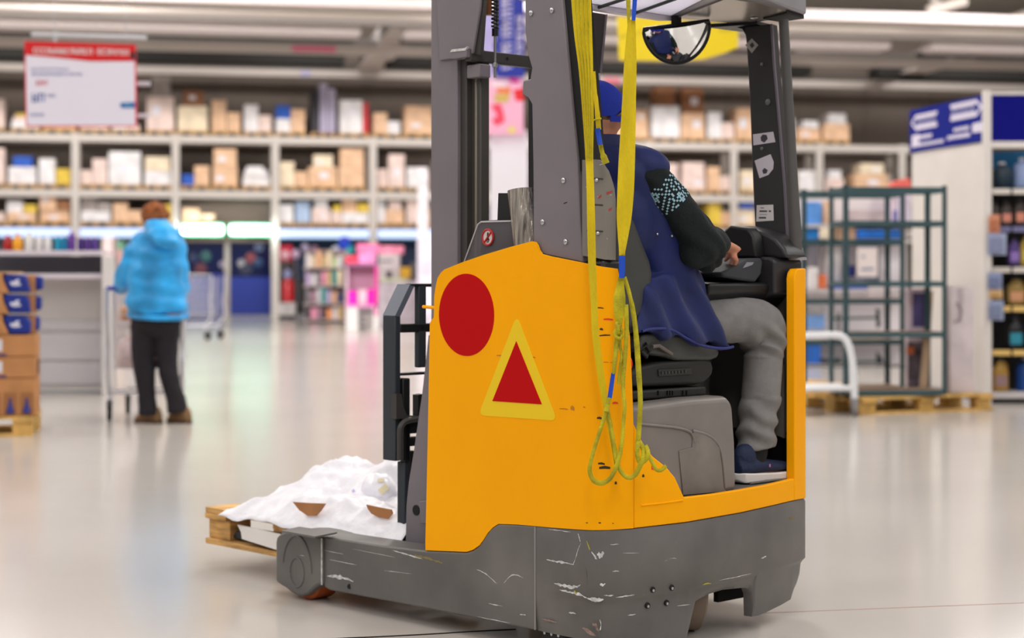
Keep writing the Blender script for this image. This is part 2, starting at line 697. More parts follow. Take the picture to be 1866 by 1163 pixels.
# scraped paint at the chassis corner
mb = MB()
random.seed(11)


def scrape(path, w, ins=-0.0008):
    """ragged chip of missing paint along a path on the plan curve"""
    P_ = spline(path, 5)
    top, bot = [], []
    for i, (x, y) in enumerate(P_):
        e = math.sin(PI * i / (len(P_) - 1)) * 0.8 + 0.2
        a, b = w * e * random.uniform(0.15, 1.0), w * e * random.uniform(0.15, 1.0)
        c, h = column(x, [(y - a, ins, None), (y + b, ins, None)])
        top.append(c[0])
        bot.append(c[1])
    n = len(P_)
    mb.add(top + bot, [(i, i + 1, n + i + 1, n + i) for i in range(n - 1)])


for pth, w, k in (([(996, 1020), (1012, 1023), (1030, 1026), (1046, 1029)], 3.0, 0), ([(1044, 1030), (1049, 1018), (1053, 1004), (1056, 996), (1059, 990)], 2.6, 0), ([(1053, 972), (1056, 980), (1058, 988)], 4, 0),
                  ([(1010, 1063), (1025, 1067), (1046, 1070), (1058, 1066)], 4.5, 0), ([(1020, 1075), (1035, 1079), (1055, 1083), (1070, 1090)], 4, 0), ([(1070, 1090), (1085, 1093), (1100, 1093)], 5, 0),
                  ([(1093, 1065), (1098, 1066), (1103, 1064)], 4, 0), ([(1088, 1010), (1094, 1012), (1101, 1008)], 8, 0), ([(1078, 1006), (1084, 1014), (1088, 1020)], 5, 0), ([(1100, 1085), (1110, 1086), (1118, 1085)], 2, 0),
                  ([(1122, 1089), (1138, 1087), (1156, 1084)], 1.6, 0), ([(1069, 986), (1073, 996), (1076, 1003)], 4, 1), ([(1046, 1078), (1052, 1082)], 4, 1), ([(1116, 1042), (1121, 1041), (1128, 1041)], 1.5, 0),
                  ([(1068, 1035), (1070, 1050), (1071, 1068)], 3, 2), ([(1112, 993), (1128, 992)], 1.2, 0), ([(1135, 1008), (1165, 1008)], 0.8, 0), ([(1280, 1066), (1287, 1064), (1296, 1063)], 2, 1),
                  ([(1310, 1058), (1340, 1052), (1370, 1045)], 1, 0), ([(1092, 1130), (1095, 1140), (1092, 1150)], 6, 0), ([(1078, 1138), (1085, 1142), (1090, 1150)], 7, 3), ([(1060, 1145), (1085, 1160)], 5, 3),
                  ([(1145, 1122), (1160, 1120)], 1.4, 0), ([(1035, 1117), (1048, 1119)], 2.2, 0), ([(1386, 1018), (1396, 1014)], 2, 0), ([(1439, 945), (1448, 942)], 3, 4), ([(1000, 965), (1020, 967), (1040, 970)], 1.4, 0),
                  ([(985, 1128), (1000, 1132), (1013, 1135)], 2.5, 3), ([(1235, 1105), (1260, 1102)], 0.8, 0)):
    low = min(y for _, y in pth) > 1095
    mb.m(k)
    scrape(pth, w, 0.0035 if low else -0.0008)
mb.build('scraped_paint', [mat('bare_primer', (196, 196, 196), .6, var=.15, vscale=60), mat('paint_olive', (170, 160, 50), .7), mat('scrape_dark', (30, 28, 26), .7), mat('scrape_rust', (140, 118, 108), .8, var=.2, vscale=50),
                           mat('paint_ochre', (130, 105, 40), .7)], truck, smooth=False, kind='stuff')

# --- straddle legs
LEG = [(974.5, 958.5), (940, 956), (908, 955), (897, 962), (888, 972), (880, 985), (873, 995), (862, 1003), (850, 1007), (775, 1004), (700, 995), (640, 986), (590, 978),
       (590, 1070), (600, 1076), (780, 1110), (974.5, 1149)]
lp = TV(LEG, 0.0)
mb = MB()
mb.prism(lp, (0.13, 0, 0))
leg0 = mb.build('straddle_leg', M_CHAS, truck, bevel=0.006)
lp2 = [Vector((p.x + 0.97, p.y, p.z)) for p in lp]
MB().prism(lp2, (0.13, 0, 0)).build('straddle_leg', M_CHAS, truck, bevel=0.006)
# lower rubbed rail of the leg
a, b = tl(592, 1058, v=0), tl(660, 1070, v=0)
mb = MB()
for pth, w in (([(596, 1050), (620, 1052), (644, 1060)], 5.0), ([(715, 1003), (745, 1012), (770, 1019)], 2.0), ([(868, 1038), (885, 1046), (905, 1064)], 1.8), ([(918, 1063), (930, 1050), (940, 1048), (953, 1053)], 1.8),
               ([(590, 1003), (625, 1010)], 0.8), ([(600, 1020), (650, 1030)], 0.8), ([(700, 1040), (750, 1046)], 0.7), ([(890, 1100), (915, 1105)], 1.5), ([(640, 1000), (720, 1016)], 0.6),
               ([(870, 1124), (930, 1136)], 1.0), ([(947, 1120), (958, 1121)], 2.0)):
    P_ = spline(pth, 6)
    top, bot = [], []
    for i, (x, y) in enumerate(P_):
        e = math.sin(PI * i / (len(P_) - 1)) * 0.8 + 0.2
        top.append(tl(x, y - w * e * random.uniform(.2, 1), v=-0.0008))
        bot.append(tl(x, y + w * e * random.uniform(.2, 1), v=-0.0008))
    n = len(P_)
    mb.add(top + bot, [(i, i + 1, n + i + 1, n + i) for i in range(n - 1)])
for pth, w in (([(755, 1012), (780, 1018), (806, 1026)], 5.0),):
    mb.m(1)
    P_ = spline(pth, 6)
    top = [tl(x, y - w * random.uniform(.1, .6), v=-0.0008) for x, y in P_]
    bot = [tl(x, y + w * random.uniform(.1, .6), v=-0.0008) for x, y in P_]
    n = len(P_)
    mb.add(top + bot, [(i, i + 1, n + i + 1, n + i) for i in range(n - 1)])
mb.build('leg_scrapes', [MATS['bare_primer'], mat('paint_khaki', (128, 118, 78), .7)], truck, smooth=False, kind='stuff')
MB().cyl(tl(637, 1069, v=-0.002), tl(637, 1069, v=0.02), 0.009, 12).build('leg_hole', M_RUBBER, truck)
# vertical weld seam between leg and skirt
MB().tube([tl(975, 960, v=-0.001), tl(975, 1148, v=-0.001)], 0.003, 6).build('chassis_seam', mat('seam_grey', (140, 136, 134), .6), truck)
# wheel cover at the leg tip, load wheels
WC = [(502, 1060), (502, 988), (504, 979), (510, 973), (520, 969), (540, 969), (562, 973), (584, 979), (586, 985), (586, 1066), (578, 1067), (570, 1073), (561, 1083), (551, 1087), (541, 1086), (531, 1081), (522, 1073), (512, 1067)]
for k, dv in enumerate((0.0, 0.97)):
    wc = [Vector((p.x + dv, p.y, p.z)) for p in TV(WC, -0.012)]
    cov = MB().prism(wc, (0.155, 0, 0)).build('wheel_cover', M_CHAS, truck, bevel=0.008)
    if k == 0:
        c = tl(541, 1043, v=-0.012)
        MB().tube([(c.x, c.y + 0.041 * math.cos(a), c.z + 0.052 * math.sin(a)) for a in [2 * PI * i / 32 for i in range(32)]], 0.0045, 8, closed=True).build('cover_ring', M_CHAS, cov)
        c = tl(541, 1040, v=-0.012)
        MB().tube([(c.x, c.y + 0.085 * math.cos(a), c.z + 0.125 * math.sin(a)) for a in [PI * (.05 + .95 * i / 24) for i in range(25)]], 0.005, 8).build('cover_rib', M_CHAS, cov)
        q = [tl(x, y, z=0.252) for x, y in ((512, 970), (545, 963), (614, 973), (574, 981))]
        MB().prism(q, (0, 0, 0.006)).build('cover_flap', M_CHAS, cov)
        MB().tube([tl(586, 981, v=-0.014), tl(586, 1066, v=-0.014)], 0.003, 6).build('cover_edge', MATS['bare_primer'], cov)
    wc_ = tl(573, 1060, v=0.055)
    w = MB().lathe((wc_.x + dv - 0.04, wc_.y, 0.085), [(0.03, 0.0), (0.078, 0.0), (0.085, 0.008), (0.085, 0.088), (0.078, 0.096), (0.03, 0.096)], 28, 'x').build('load_wheel', M_TREAD, truck)
    MB().lathe((wc_.x + dv - 0.046, wc_.y, 0.085), [(0.012, 0.0), (0.05, 0.0), (0.055, 0.006), (0.055, 0.1), (0.05, 0.108), (0.012, 0.108)], 20, 'x').build('wheel_hub', M_MASTD, w)
# drive wheel in the rear arch, castor at the near corner
dw = tl(1288, 1100, u=0.10)
wc2 = Matrix.Translation(Vector((dw.x, dw.y + 0.10, 0.15))) @ Matrix.Rotation(math.radians(-33), 4, 'Z')
mb = MB().lathe((0, 0, 0), [(0.06, -0.045), (0.135, -0.045), (0.15, -0.035), (0.15, 0.035), (0.135, 0.045), (0.06, 0.045)], 40, 'x')
mb.v = [tuple(wc2 @ Vector(p)) for p in mb.v]
w = mb.build('drive_wheel', M_TYRE, truck)
mb = MB().lathe((0, 0, 0), [(0.02, -0.052), (0.06, -0.052), (0.085, -0.048), (0.085, 0.048), (0.06, 0.052), (0.02, 0.052)], 24, 'x')
mb.v = [tuple(wc2 @ Vector(p)) for p in mb.v]
mb.build('wheel_hub', M_MASTD, w)
MB().box(dw.x - 0.30, dw.x + 0.36, 0.10, 0.5, 0.205, 0.37).build('wheel_well', M_RUBBER, truck)
MB().box(tl(1309, 1090, u=.16).x, tl(1387, 1090, u=.16).x, 0.16, 0.18, 0.078, 0.21).build('wheel_well_back', M_RUBBER, truck)
ca = tl(1012, 1158, v=0.04)
cs = MB().box(ca.x - 0.012, ca.x + 0.07, ca.y - 0.05, ca.y + 0.05, 0.03, 0.072).build('castor_bracket', M_BLACK, truck, bevel=0.006)
MB().lathe((ca.x - 0.0, ca.y, 0.04), [(0.01, 0), (0.036, 0), (0.04, 0.006), (0.04, 0.044), (0.036, 0.05), (0.01, 0.05)], 20, 'x').build('castor_wheel', M_MAST, cs)
for dy in (-0.03, 0.0, 0.03):
    MB().cyl((ca.x - 0.018, ca.y + dy, 0.058), (ca.x - 0.008, ca.y + dy, 0.058), 0.005, 10).build('castor_bolt', M_STEEL, cs)

# --- inner body, battery box, compartment walls
MB().box(0.03, 1.06, 0.60, 0.80, 0.36, 1.02).build('battery_box', M_MASTD, truck, bevel=0.01)
MB().box(0.05, 1.07, 0.56, 0.595, 0.40, 1.20).build('compartment_wall', M_BLACK, truck)
MB().box(1.05, 1.066, 0.11, 0.56, 0.45, 0.62).build('footwell_kick', M_BLACK, truck)
MB().prism([Vector((v, u + 0.016, 0.445)) for v, u in PLAN if 0.1 < v < 1.07 and u < 0.09] + [Vector((1.06, 0.56, .445)), Vector((.1, .56, .445))], (0, 0, 0.021)).build('footwell_floor', mat('floor_mat', (92, 90, 90), .6, bump=.1, bscale=150), truck)
MB().box(1.045, 1.07, 0.11, 0.56, 0.62, 1.10).build('footwell_side', mat('side_grey', (120, 116, 112), .5, var=.05), truck, bevel=.004)
MB().prism(TV([(1404, 685), (1428, 664), (1428, 800), (1404, 790)], 1.03), (0.015, 0, 0)).build('side_pocket', mat('pocket_grey', (118, 113, 106), .5), truck, bevel=.004)
MB().prism(TV([(1385, 560), (1420, 575), (1420, 668), (1404, 680), (1395, 690)], 1.036), (0.012, 0, 0)).build('side_recess', M_BLACK, truck)
MB().box(0.03, 0.13, 0.03, 0.56, 0.42, 1.20).build('seat_bulkhead', M_BLACK, truck, bevel=.01)

# hood under the seat: rounded box with a pressed contour
hv0, hv1 = 0.10, 0.632
prof = []
zt, zb = 0.772, 0.462
for (v, z) in [(hv0, zb), (hv0, zt - .012), (0.40, zt), (0.53, zt)]:
    prof.append((v, z))
for k in range(7):
    a = PI / 2 * (1 - k / 6)
    prof.append((0.565 + 0.052 * math.cos(a), zt - 0.055 + 0.055 * math.sin(a)))
prof += [(hv1 - 0.004, 0.62), (hv1, 0.50), (hv1, zb)]
MB().prism([Vector((v, 0.012, z)) for v, z in prof], (0, 0.5, 0)).build('seat_hood', M_HOOD, truck, bevel=0.02, seg=4)
# pressed contour
pa = [tl(x, y, u=0.010) for x, y in spline([(1168, 773), (1200, 776), (1235, 780), (1255, 786), (1262, 794), (1265, 806)], 6)]
MB().tube(pa, 0.0045, 8).build('hood_contour', M_HOOD, truck)
pa = [tl(x, y, u=0.010) for x, y in spline([(1262, 785), (1285, 791), (1302, 802), (1312, 818), (1318, 845), (1322, 890)], 6)]
MB().tube(pa, 0.0045, 8).build('hood_contour', M_HOOD, truck)
pa = [tl(x, y, u=0.008) for x, y in [(1238, 822), (1262, 816), (1264, 786), (1285, 791), (1302, 802), (1312, 818), (1320, 890), (1325, 896), (1245, 903)]]
MB().prism(pa, (0, 0.004, 0)).build('hood_door', mat('hood_door_grey', (118, 112, 107), .5, var=.09, vscale=9), truck, bevel=.002)

# --- seat with suspension
MB().box(0.13, 0.56, 0.08, 0.50, 0.772, 0.80).build('seat_rail', M_SEATD, truck, bevel=.006)
for x in (1200, 1217, 1221.5, 1226, 1245, 1252):
    p = tl(x, 716, u=0.078)
    MB().cbox(p, (0.005, 0.006, 0.014)).build('rail_slot', M_BLACK, truck)
prof = [tl(x, y, u=0.09) for x, y in [(1152, 706), (1152, 680), (1165, 668), (1200, 660), (1285, 652), (1297, 657), (1302, 670), (1299, 684), (1286, 697), (1270, 702)]]
MB().prism(prof, (0, 0.38, 0)).build('seat_suspension', M_SEATD, truck, bevel=0.012, seg=3)
p0 = [tl(x, y, u=0.086) for x, y in [(1200, 674), (1260, 671), (1261, 682), (1201, 686)]]
MB().prism(p0, (0, 0.006, 0)).build('seat_nameplate', mat('nameplate', (42, 41, 40), .4), truck)
for i in range(8):
    p = tl(1207 + i * 6, 680 - i * 0.4, u=0.084)
    MB().cbox(p, (0.0055, 0.004, 0.008)).build('raised_letter', M_SEAT, truck)
prof = [tl(x, y, u=0.08) for x, y in [(1165, 640), (1170, 612), (1200, 606), (1240, 610), (1262, 622), (1305, 630), (1313, 640), (1310, 652), (1296, 657), (1235, 657), (1215, 650), (1195, 648)]]
MB().prism(prof, (0, 0.42, 0)).build('seat_cushion', M_SEAT, truck, bevel=0.018, seg=3)
prof = [tl(x, y, u=0.10) for x, y in [(1120, 385), (1138, 378), (1153, 385), (1163, 405), (1176, 440), (1190, 475), (1195, 500), (1191, 530), (1180, 560), (1172, 605), (1150, 612), (1122, 600)]]
MB().prism(prof, (0, 0.40, 0)).build('backrest', M_SEAT, truck, bevel=0.03, seg=4)
MB().tube([tl(1188, 632, u=.07), tl(1200, 630, u=.07), tl(1224, 646, u=.07)], 0.007, 8).build('seat_lever', mat('lever_grey', (92, 84, 78), .4), truck)
MB().tube([tl(1176, 628, u=.072), tl(1184, 640, u=.072), tl(1178, 650, u=.072), tl(1168, 640, u=.072)], 0.008, 8, closed=True).build('seat_knob', M_SEATD, truck)
MB().ell(tl(1147, 663, u=.035), (0.012, 0.008, 0.02)).build('red_buckle', mat('buckle_red', (214, 20, 14), .4), truck)

# --- control console
def vprism(name, prof, v0, v1, m, bevel=.01, seg=3, parent=truck):
    return MB().prism([Vector((v0, u, z)) for u, z in prof], (v1 - v0, 0, 0)).build(name, m, parent, bevel=bevel, seg=seg)


vprism('console', [(0.095, 1.095), (0.095, 1.205), (0.12, 1.218), (0.56, 1.225), (0.56, 1.06), (0.2, 1.06)], 0.93, 1.082, M_DASH)
MB().prism(TV([(1322, 468), (1322, 428), (1328, 414), (1345, 411), (1372, 416), (1395, 424), (1413, 435), (1428, 452), (1434, 470)], 0.955), (0.115, 0, 0)).build('instrument_cowl', M_DASH, truck, bevel=0.012, seg=3)
MB().prism(TV([(1318, 470), (1318, 420), (1330, 411), (1362, 416), (1372, 430), (1377, 470)], 0.90), (0.055, 0, 0)).build('display_hood', M_BLACK, truck, bevel=0.008)
prof = [tl(x, y, u=0.13) for x, y in [(1315, 497), (1345, 482), (1365, 472), (1388, 470), (1391, 478), (1388, 500), (1377, 515), (1350, 511), (1320, 505)]]
MB().prism(prof, (0, 0.20, 0)).build('control_tray', mat('tray_grey', (62, 64, 68), .7, spec=.2), truck, bevel=0.012, seg=3)
MB().prism([tl(x, y, u=0.127) for x, y in [(1354, 489), (1362, 478), (1374, 478), (1371, 483)]], (0, 0.004, 0)).build('tray_pad', mat('pad_grey', (132, 134, 142), .4), truck)
vprism('under_dash', [(0.16, 1.06), (0.12, 1.10), (0.12, 1.13), (0.56, 1.16), (0.56, 1.0), (0.2, 1.03)], 0.62, 1.06, M_BLACK)
sw = MB().tube([(0.66 + 0.09 * math.cos(a), 0.40 + 0.11 * math.sin(a), 1.19 + 0.02 * math.cos(a)) for a in [2 * PI * k / 28 for k in range(28)]], 0.012, 8, closed=True).build('steering_wheel', M_DASH, truck)
MB().cyl((0.66, 0.40, 1.10), (0.66, 0.40, 1.20), 0.02).build('steering_column', M_BLACK, sw)
MB().prism([tl(x, y, u=0.22) for x, y in [(1264, 478), (1266, 465), (1273, 456), (1280, 462), (1289, 464), (1293, 475), (1280, 478)]], (0, 0.03, 0)).build('steering_knob', mat('knob_grey', (150, 146, 156), .4), truck, bevel=.006)

# --- near mast column and guard
def mast_box(name, x0, x1, v0, v1, z0, z1, m, bevel=.004):
    u0, u1 = tl(x1, 300, v=v0).y, tl(x0, 300, v=v0).y
    return MB().box(v0, v1, u0, u1, z0, z1).build(name, m, truck, bevel=bevel)


mast_box('mast_column', 785, 833, 0.17, 0.29, 0.14, 2.75, M_MAST)
mast_box('mast_column_web', 831, 850, 0.185, 0.27, 0.14, 1.92, M_MASTD)
mast_box('mast_rail', 854, 876, 0.21, 0.25, 0.3, 1.90, mat('rail_dark', (66, 63, 58), .45))
mast_box('mast_rail_edge', 864, 868, 0.207, 0.215, 0.3, 1.86, mat('rail_edge', (120, 112, 100), .35))
MB().prism(TV([(793, -60), (880, -60), (873, 20), (865, 70), (861, 95), (852, 108), (828, 106), (800, 110)], 0.158), (0.012, 0, 0)).build('mast_gusset', M_MAST, truck, bevel=.003)
MB().prism(TV([(880, -60), (886, -60), (879, 40), (875, 100), (861, 97), (866, 70)], 0.17), (0.015, 0, 0)).build('gusset_return', M_MASTD, truck)
# far mast column
u0, u1 = 0.80, 0.95
MB().box(0.605, 0.70, u0, u1, 0.14, 2.75).build('mast_column', M_BLACK, truck, bevel=.004)
# crosshead bar running across the truck
zc = tl(860, 100, v=0.17).z
MB().box(0.155, 0.60, 0.755, 0.785, zc - 0.022, zc + 0.018).build('mast_crossbar', M_MASTD, truck, bevel=.004)
MB().cyl((0.32, 0.752, zc), (0.32, 0.757, zc), 0.004, 10).build('crossbar_bolt', M_BLACK, truck)
blk = [tl(x, y, v=0.14) for x, y in [(820, 96), (823, 90), (850, 86), (850, 104), (822, 108)]]
MB().prism(blk, (0.04, 0, 0)).build('crosshead_block', M_MAST, truck, bevel=.003)
MB().prism([tl(x, y, v=0.138) for x, y in [(820, 95), (823, 90), (846, 88), (852, 84), (848, 92)]], (0.008, 0, 0)).build('edge_highlight', MATS['bare_primer'], truck)  # pale strip painting the highlight along the block's top edge
mast_box('crosshead_foot', 850, 874, 0.18, 0.23, zc - 0.075, zc - 0.03, M_MAST)
# coil spring and lift rod
p = tl(902, 60, u=0.74)
cx, cu = p.x, p.y
mb = MB()
pts = []
zt_, zb_ = tl(902, -70, u=0.74).z, tl(902, 52, u=0.74).z
for i in range(0, 16 * 18):
    a = 2 * PI * i / 16
    pts.append((cx + 0.010 * math.cos(a), cu + 0.010 * math.sin(a), zt_ + (zb_ - zt_) * i / (16 * 18)))
mb.tube(pts, 0.0042, 6)
sp = mb.build('lift_spring', M_BLACK, truck)
MB().cyl((cx, cu, zb_), (cx, cu, tl(902, 66, u=.74).z), 0.011, 12).build('spring_nut', M_BLACK, sp)
rod = MB().cyl((cx, cu, zt_), (cx, cu, tl(902, 142, u=.74).z), 0.0045, 10).build('lift_rod', M_STEEL, truck)
MB().lathe((cx, cu, tl(902, 124, u=.74).z), [(0.006, 0), (0.010, 0.003), (0.010, 0.015), (0.006, 0.018)], 6).build('rod_nut', M_STEEL, rod)
# hydraulic cylinder heads seen between the columns at the top
MB().cyl(tl(889, 28, u=.80), tl(889, -60, u=.80), 0.014, 14).build('lift_cylinder', mat('cylinder_brown', (110, 62, 20), .4, .3), truck)

# near guard pillar (grey plate), black edging, bolts
GP = [(956, -60), (957, 60), (962, 100), (969, 124), (966, 144), (953, 147), (951, 172), (962, 178), (969, 190), (971, 300), (972, 445), (985, 463), (1062, 479), (1056, 400), (1052, 300), (1043, 210), (1033, 100), (1024, 0), (1019, -60)]
MB().prism(TV(GP, 0.018), (0.05, 0, 0)).build('guard_pillar', M_MAST, truck, bevel=.004)
MB().prism(TV([(1019, -60), (1024, 0), (1033, 100), (1043, 210), (1052, 300), (1053, 312), (1066, 312), (1060, 210), (1050, 100), (1041, 0), (1036, -60)], 0.03), (0.09, 0, 0)).build('pillar_edging', M_RUBBER, truck)
for x, y in ((969, 24), (1007, 19), (1028, 329), (990, 405), (1032, 441)):
    c = tl(x, y, v=0.018)
    MB().lathe((c.x - 0.007, c.y, c.z), [(0.005, 0), (0.0085, 0.002), (0.0085, 0.007), (0.006, 0.009)], 8, 'x').build('pillar_bolt', M_STEEL, truck)
MB().prism(TV([(1027, 370), (1033, 368), (1032, 369.5), (1027, 371.5)], 0.0165), (0.002, 0, 0)).build('pillar_scratch', M_BLACK, truck)

# curved grey cover behind the straps
C_TOP = [(1052, 291), (1080, 290), (1092, 293), (1103, 300), (1112, 310), (1119, 325), (1125, 345), (1127, 365)]
C_BOT = [(1052, 466), (1075, 469), (1100, 473), (1127, 474)]
cov = ribbon('pillar_cover', M_COVER, truck, C_TOP, C_BOT, 1052.5, 1127, th=0.03, ins=0.02, nz=4, bevel=.006)
for y in (324, 372, 420):
    for xa, xb in ((1060, 1100),):
        pts = [column(x, [(y + (x - 1060) * .04, 0.0195, None)])[0][0] for x in (1062, 1072, 1082, 1092, 1098)]
        MB().tube(pts, 0.0022, 6).build('cover_louvre', M_MASTD, cov)
for x, y in ((1083, 328), (1086, 425)):
    c, h = column(x, [(y, 0.016, None)])
    MB().ell(c[0], (0.006, 0.006, 0.006), 10, 6).build('cover_screw', M_STEEL, cov)
mb = MB()
for x0, x1, y, k in ((1086, 1094, 360, 0), (1107, 1120, 352, 0), (1112, 1119, 383, 0), (1060, 1066, 341, 1), (1062, 1072, 389, 1), (1064, 1110, 438, 1), (1084, 1118, 358, 1), (1088, 1104, 300, 1)):
    w = 2.2 if k == 0 else 0.7
    q0, _ = column(x0, [(y - w, .0185, None), (y + w, .0185, None)])
    q1, _ = column(x1, [(y - w - 3, .0185, None), (y + w * .3 - 3, .0185, None)])
    mb.m(k).add([q0[0], q0[1], q1[1], q1[0]], [(0, 1, 2, 3)])
mb.build('cover_scuffs', [mat('scuff_crimson', (170, 50, 50), .6), mat('scuff_pale', (196, 190, 182), .5)], cov, smooth=False, kind='stuff')

# --- overhead guard: roof frame, panel, bars
z0, z1 = 2.045, 2.15
outer_r = spline([(0.02, 0.10), (0.06, -0.02), (0.2, -0.075), (0.38, -0.09), (0.559, -0.068), (0.72, -0.028), (0.87, 0.018), (1.0, 0.055), (1.085, 0.083)], 4)
outer_r = [(a, b) for a, b in outer_r] + [(1.105, 0.11), (1.105, 0.38), (0.76, 0.46), (0.02, 0.46)]
inner_r = spline([(0.10, 0.12), (0.16, 0.03), (0.3, 0.0), (0.42, -0.005), (0.52, 0.01)], 4) + [(0.78, 0.425), (0.10, 0.425)]


def ring_frame(outer, inner, z0, z1):
    """flat frame with a hole, top and bottom triangulated by bmesh"""
    bm = bmesh.new()
    for z in (z0, z1):
        vo = [bm.verts.new((a, b, z)) for a, b in outer]
        vi = [bm.verts.new((a, b, z)) for a, b in inner]
        ed = [bm.edges.new((vo[i], vo[(i + 1) % len(vo)])) for i in range(len(vo))]
        ed += [bm.edges.new((vi[i], vi[(i + 1) % len(vi)])) for i in range(len(vi))]
        bmesh.ops.triangle_fill(bm, use_beauty=True, use_dissolve=False, edges=ed)
    vs = list(bm.verts)
    no, ni = len(outer), len(inner)
    h_ = no + ni
    vs = sorted(vs, key=lambda q: 0)
    bm.verts.ensure_lookup_table()
    V = bm.verts
    for i in range(no):
        j = (i + 1) % no
        bm.faces.new((V[i], V[j], V[h_ + j], V[h_ + i]))
    for i in range(ni):
        j = (i + 1) % ni
        bm.faces.new((V[no + i], V[h_ + no + i], V[h_ + no + j], V[no + j]))
    bmesh.ops.recalc_face_normals(bm, faces=bm.faces)
    me = bpy.data.meshes.new('frame')
    bm.to_mesh(me)
    bm.free()
    return me


M_ROOF = mat('roof_grey', (126, 124, 130), 0.4, var=.03)
o = link_mesh('roof_frame', ring_frame(outer_r, inner_r, z0, z1), M_ROOF, truck)
bv = o.modifiers.new('b', 'BEVEL')
bv.width = .006
bv.segments = 2
bv.limit_method = 'ANGLE'
bv.angle_limit = .9
# dark underside tray of the wide right rim
q = [(0.60, 0.03), (0.75, 0.02), (0.88, 0.045), (1.0, 0.075), (1.07, 0.11), (1.07, 0.355), (0.80, 0.415)]
MB().prism([Vector((a, b, z0 - 0.006)) for a, b in q], (0, 0, 0.008)).build('rim_tray', mat('rim_tray_tan', (150, 142, 134), 0.25, 0.4), truck)
M_PC = bpy.data.materials.new('roof_polycarbonate')
M_PC.use_nodes = True
nt = M_PC.node_tree
nt.nodes.remove(nt.nodes['Principled BSDF'])
n_d = nt.nodes.new('ShaderNodeBsdfDiffuse')
n_t = nt.nodes.new('ShaderNodeBsdfTranslucent')
n_m = nt.nodes.new('ShaderNodeMixShader')
n_d.inputs[0].default_value = rgb((240, 238, 248))
n_t.inputs[0].default_value = rgb((244, 242, 250))
n_m.inputs[0].default_value = .6
nt.links.new(n_d.outputs[0], n_m.inputs[1])
nt.links.new(n_t.outputs[0], n_m.inputs[2])
nt.links.new(n_m.outputs[0], nt.nodes['Material Output'].inputs[0])
MB().prism([Vector((a, b, 2.046)) for a, b in inner_r], (0, 0, 0.006)).build('roof_panel', M_PC, truck)
for (xa, ya, xb, yb) in ((1081, 17, 1190, -19), (1150, 27, 1300, -27), (1023, 8, 1080, -11)):
    a, b = tl(xa, ya, z=2.038), tl(xb, yb, z=2.038)
    br = MB().tube([a, b], 0.006, 8).build('guard_bar', mat('bar_green_black', (24, 40, 36), .5), truck)
MB().prism([Vector((0.05, 0.43, 2.03)), Vector((0.05, 0.462, 2.03)), Vector((0.76, 0.462, 2.03)), Vector((0.79, 0.43, 2.03))], (0, 0, 0.02)).build('roof_front_lip', mat('lip_lilac', (196, 190, 200), .4), truck)
MB().prism([tl(x, y, z=2.04) for x, y in ((1290, 44), (1350, 52), (1412, 46), (1380, 38))], (0, 0, -0.012)).build('roof_corner_plate', M_BLACK, truck)
MB().ell(tl(1375, 33, z=2.036), (0.014, 0.014, 0.004), 12, 6).build('tray_screw', M_STEEL, truck)
# rear black pad under the rim corner
MB().prism([Vector((0.95, 0.06, 2.044)), Vector((1.09, 0.095, 2.044)), Vector((1.09, 0.2, 2.044)), Vector((1.0, 0.2, 2.044))], (0, 0, -0.012)).build('rim_corner_pad', M_RUBBER, truck)

# right guard pillar and thin rear post
RP = [(1356, 48), (1406, 44), (1411, 120), (1420, 220), (1430, 340), (1437, 470), (1378, 470), (1372, 340), (1366, 180), (1360, 80)]
rp = MB().prism(TV(RP, 1.065), (0.035, 0, 0)).build('rear_pillar', M_POST, truck, bevel=.004)
MB().prism(TV([(1343, 50), (1356, 47), (1360, 66), (1353, 53)], 1.066), (0.03, 0, 0)).build('pillar_fillet', M_BLACK, truck)
MB().tube([tl(1406, 44, v=1.062), tl(1411, 120, v=1.062), tl(1420, 220, v=1.062), tl(1430, 340, v=1.062), tl(1437, 470, v=1.062)], 0.005, 8).build('pillar_rim', mat('pillar_rim_highlight', (112, 104, 116), .35), truck)  # lilac tube paints the highlight along the pillar's right edge


def sticker(pts, m, name='sticker', parent=rp, v=1.0638):
    return MB().prism(TV(pts, v), (0.0008, 0, 0)).build(name, m, parent, smooth=False)


sticker([(1358, 82), (1370, 70), (1382, 82), (1370, 97)], mat('sticker_lead', (172, 166, 160), .5), 'diamond_sticker')
sticker([(1366, 82), (1371, 77), (1375, 83), (1370, 88)], M_INK, 'sticker_mark', v=1.0634)
st = sticker([(1372, 245), (1409, 240), (1413, 259), (1373, 265)], M_PAPER)
sticker([(1386, 250), (1390, 245), (1397, 246), (1399, 253), (1393, 260), (1387, 257)], M_INK, 'sticker_mark', v=1.0634)
st = sticker([(1375, 293), (1404, 281), (1410, 295), (1409, 308), (1400, 319), (1384, 325)], M_PAPER)
sticker([(1389, 311), (1393, 306), (1399, 310), (1397, 316), (1391, 317)], M_INK, 'sticker_mark', v=1.0634)
st = sticker([(1379, 374), (1409, 373), (1410, 402), (1378, 404)], mat('sticker_white', (222, 216, 214), .6))
for (xa, xb, y, w) in ((1384, 1398, 385, 3), (1383, 1396, 397, 3), (1386, 1392, 379, 1.5), (1401, 1405, 385, 3), (1384, 1398, 391, .8)):
    sticker([(xa, y - w / 2), (xb, y - w / 2), (xb, y + w / 2), (xa, y + w / 2)], M_INK, 'sticker_line', v=1.0634)
for x, y, r in ((1388, 117, .006), (1399, 186, .011), (1388, 271, .006)):
    c = tl(x, y, v=1.062)
    MB().lathe((c.x - 0.002, c.y, c.z), [(r * .5, 0), (r, 0.002), (r, 0.006)], 14, 'x').build('pillar_screw', mat('zinc', (120, 118, 118), .45, .4), rp)
pa, pb = tl(1428, 36, u=0.10), tl(1452, 472, u=0.095)
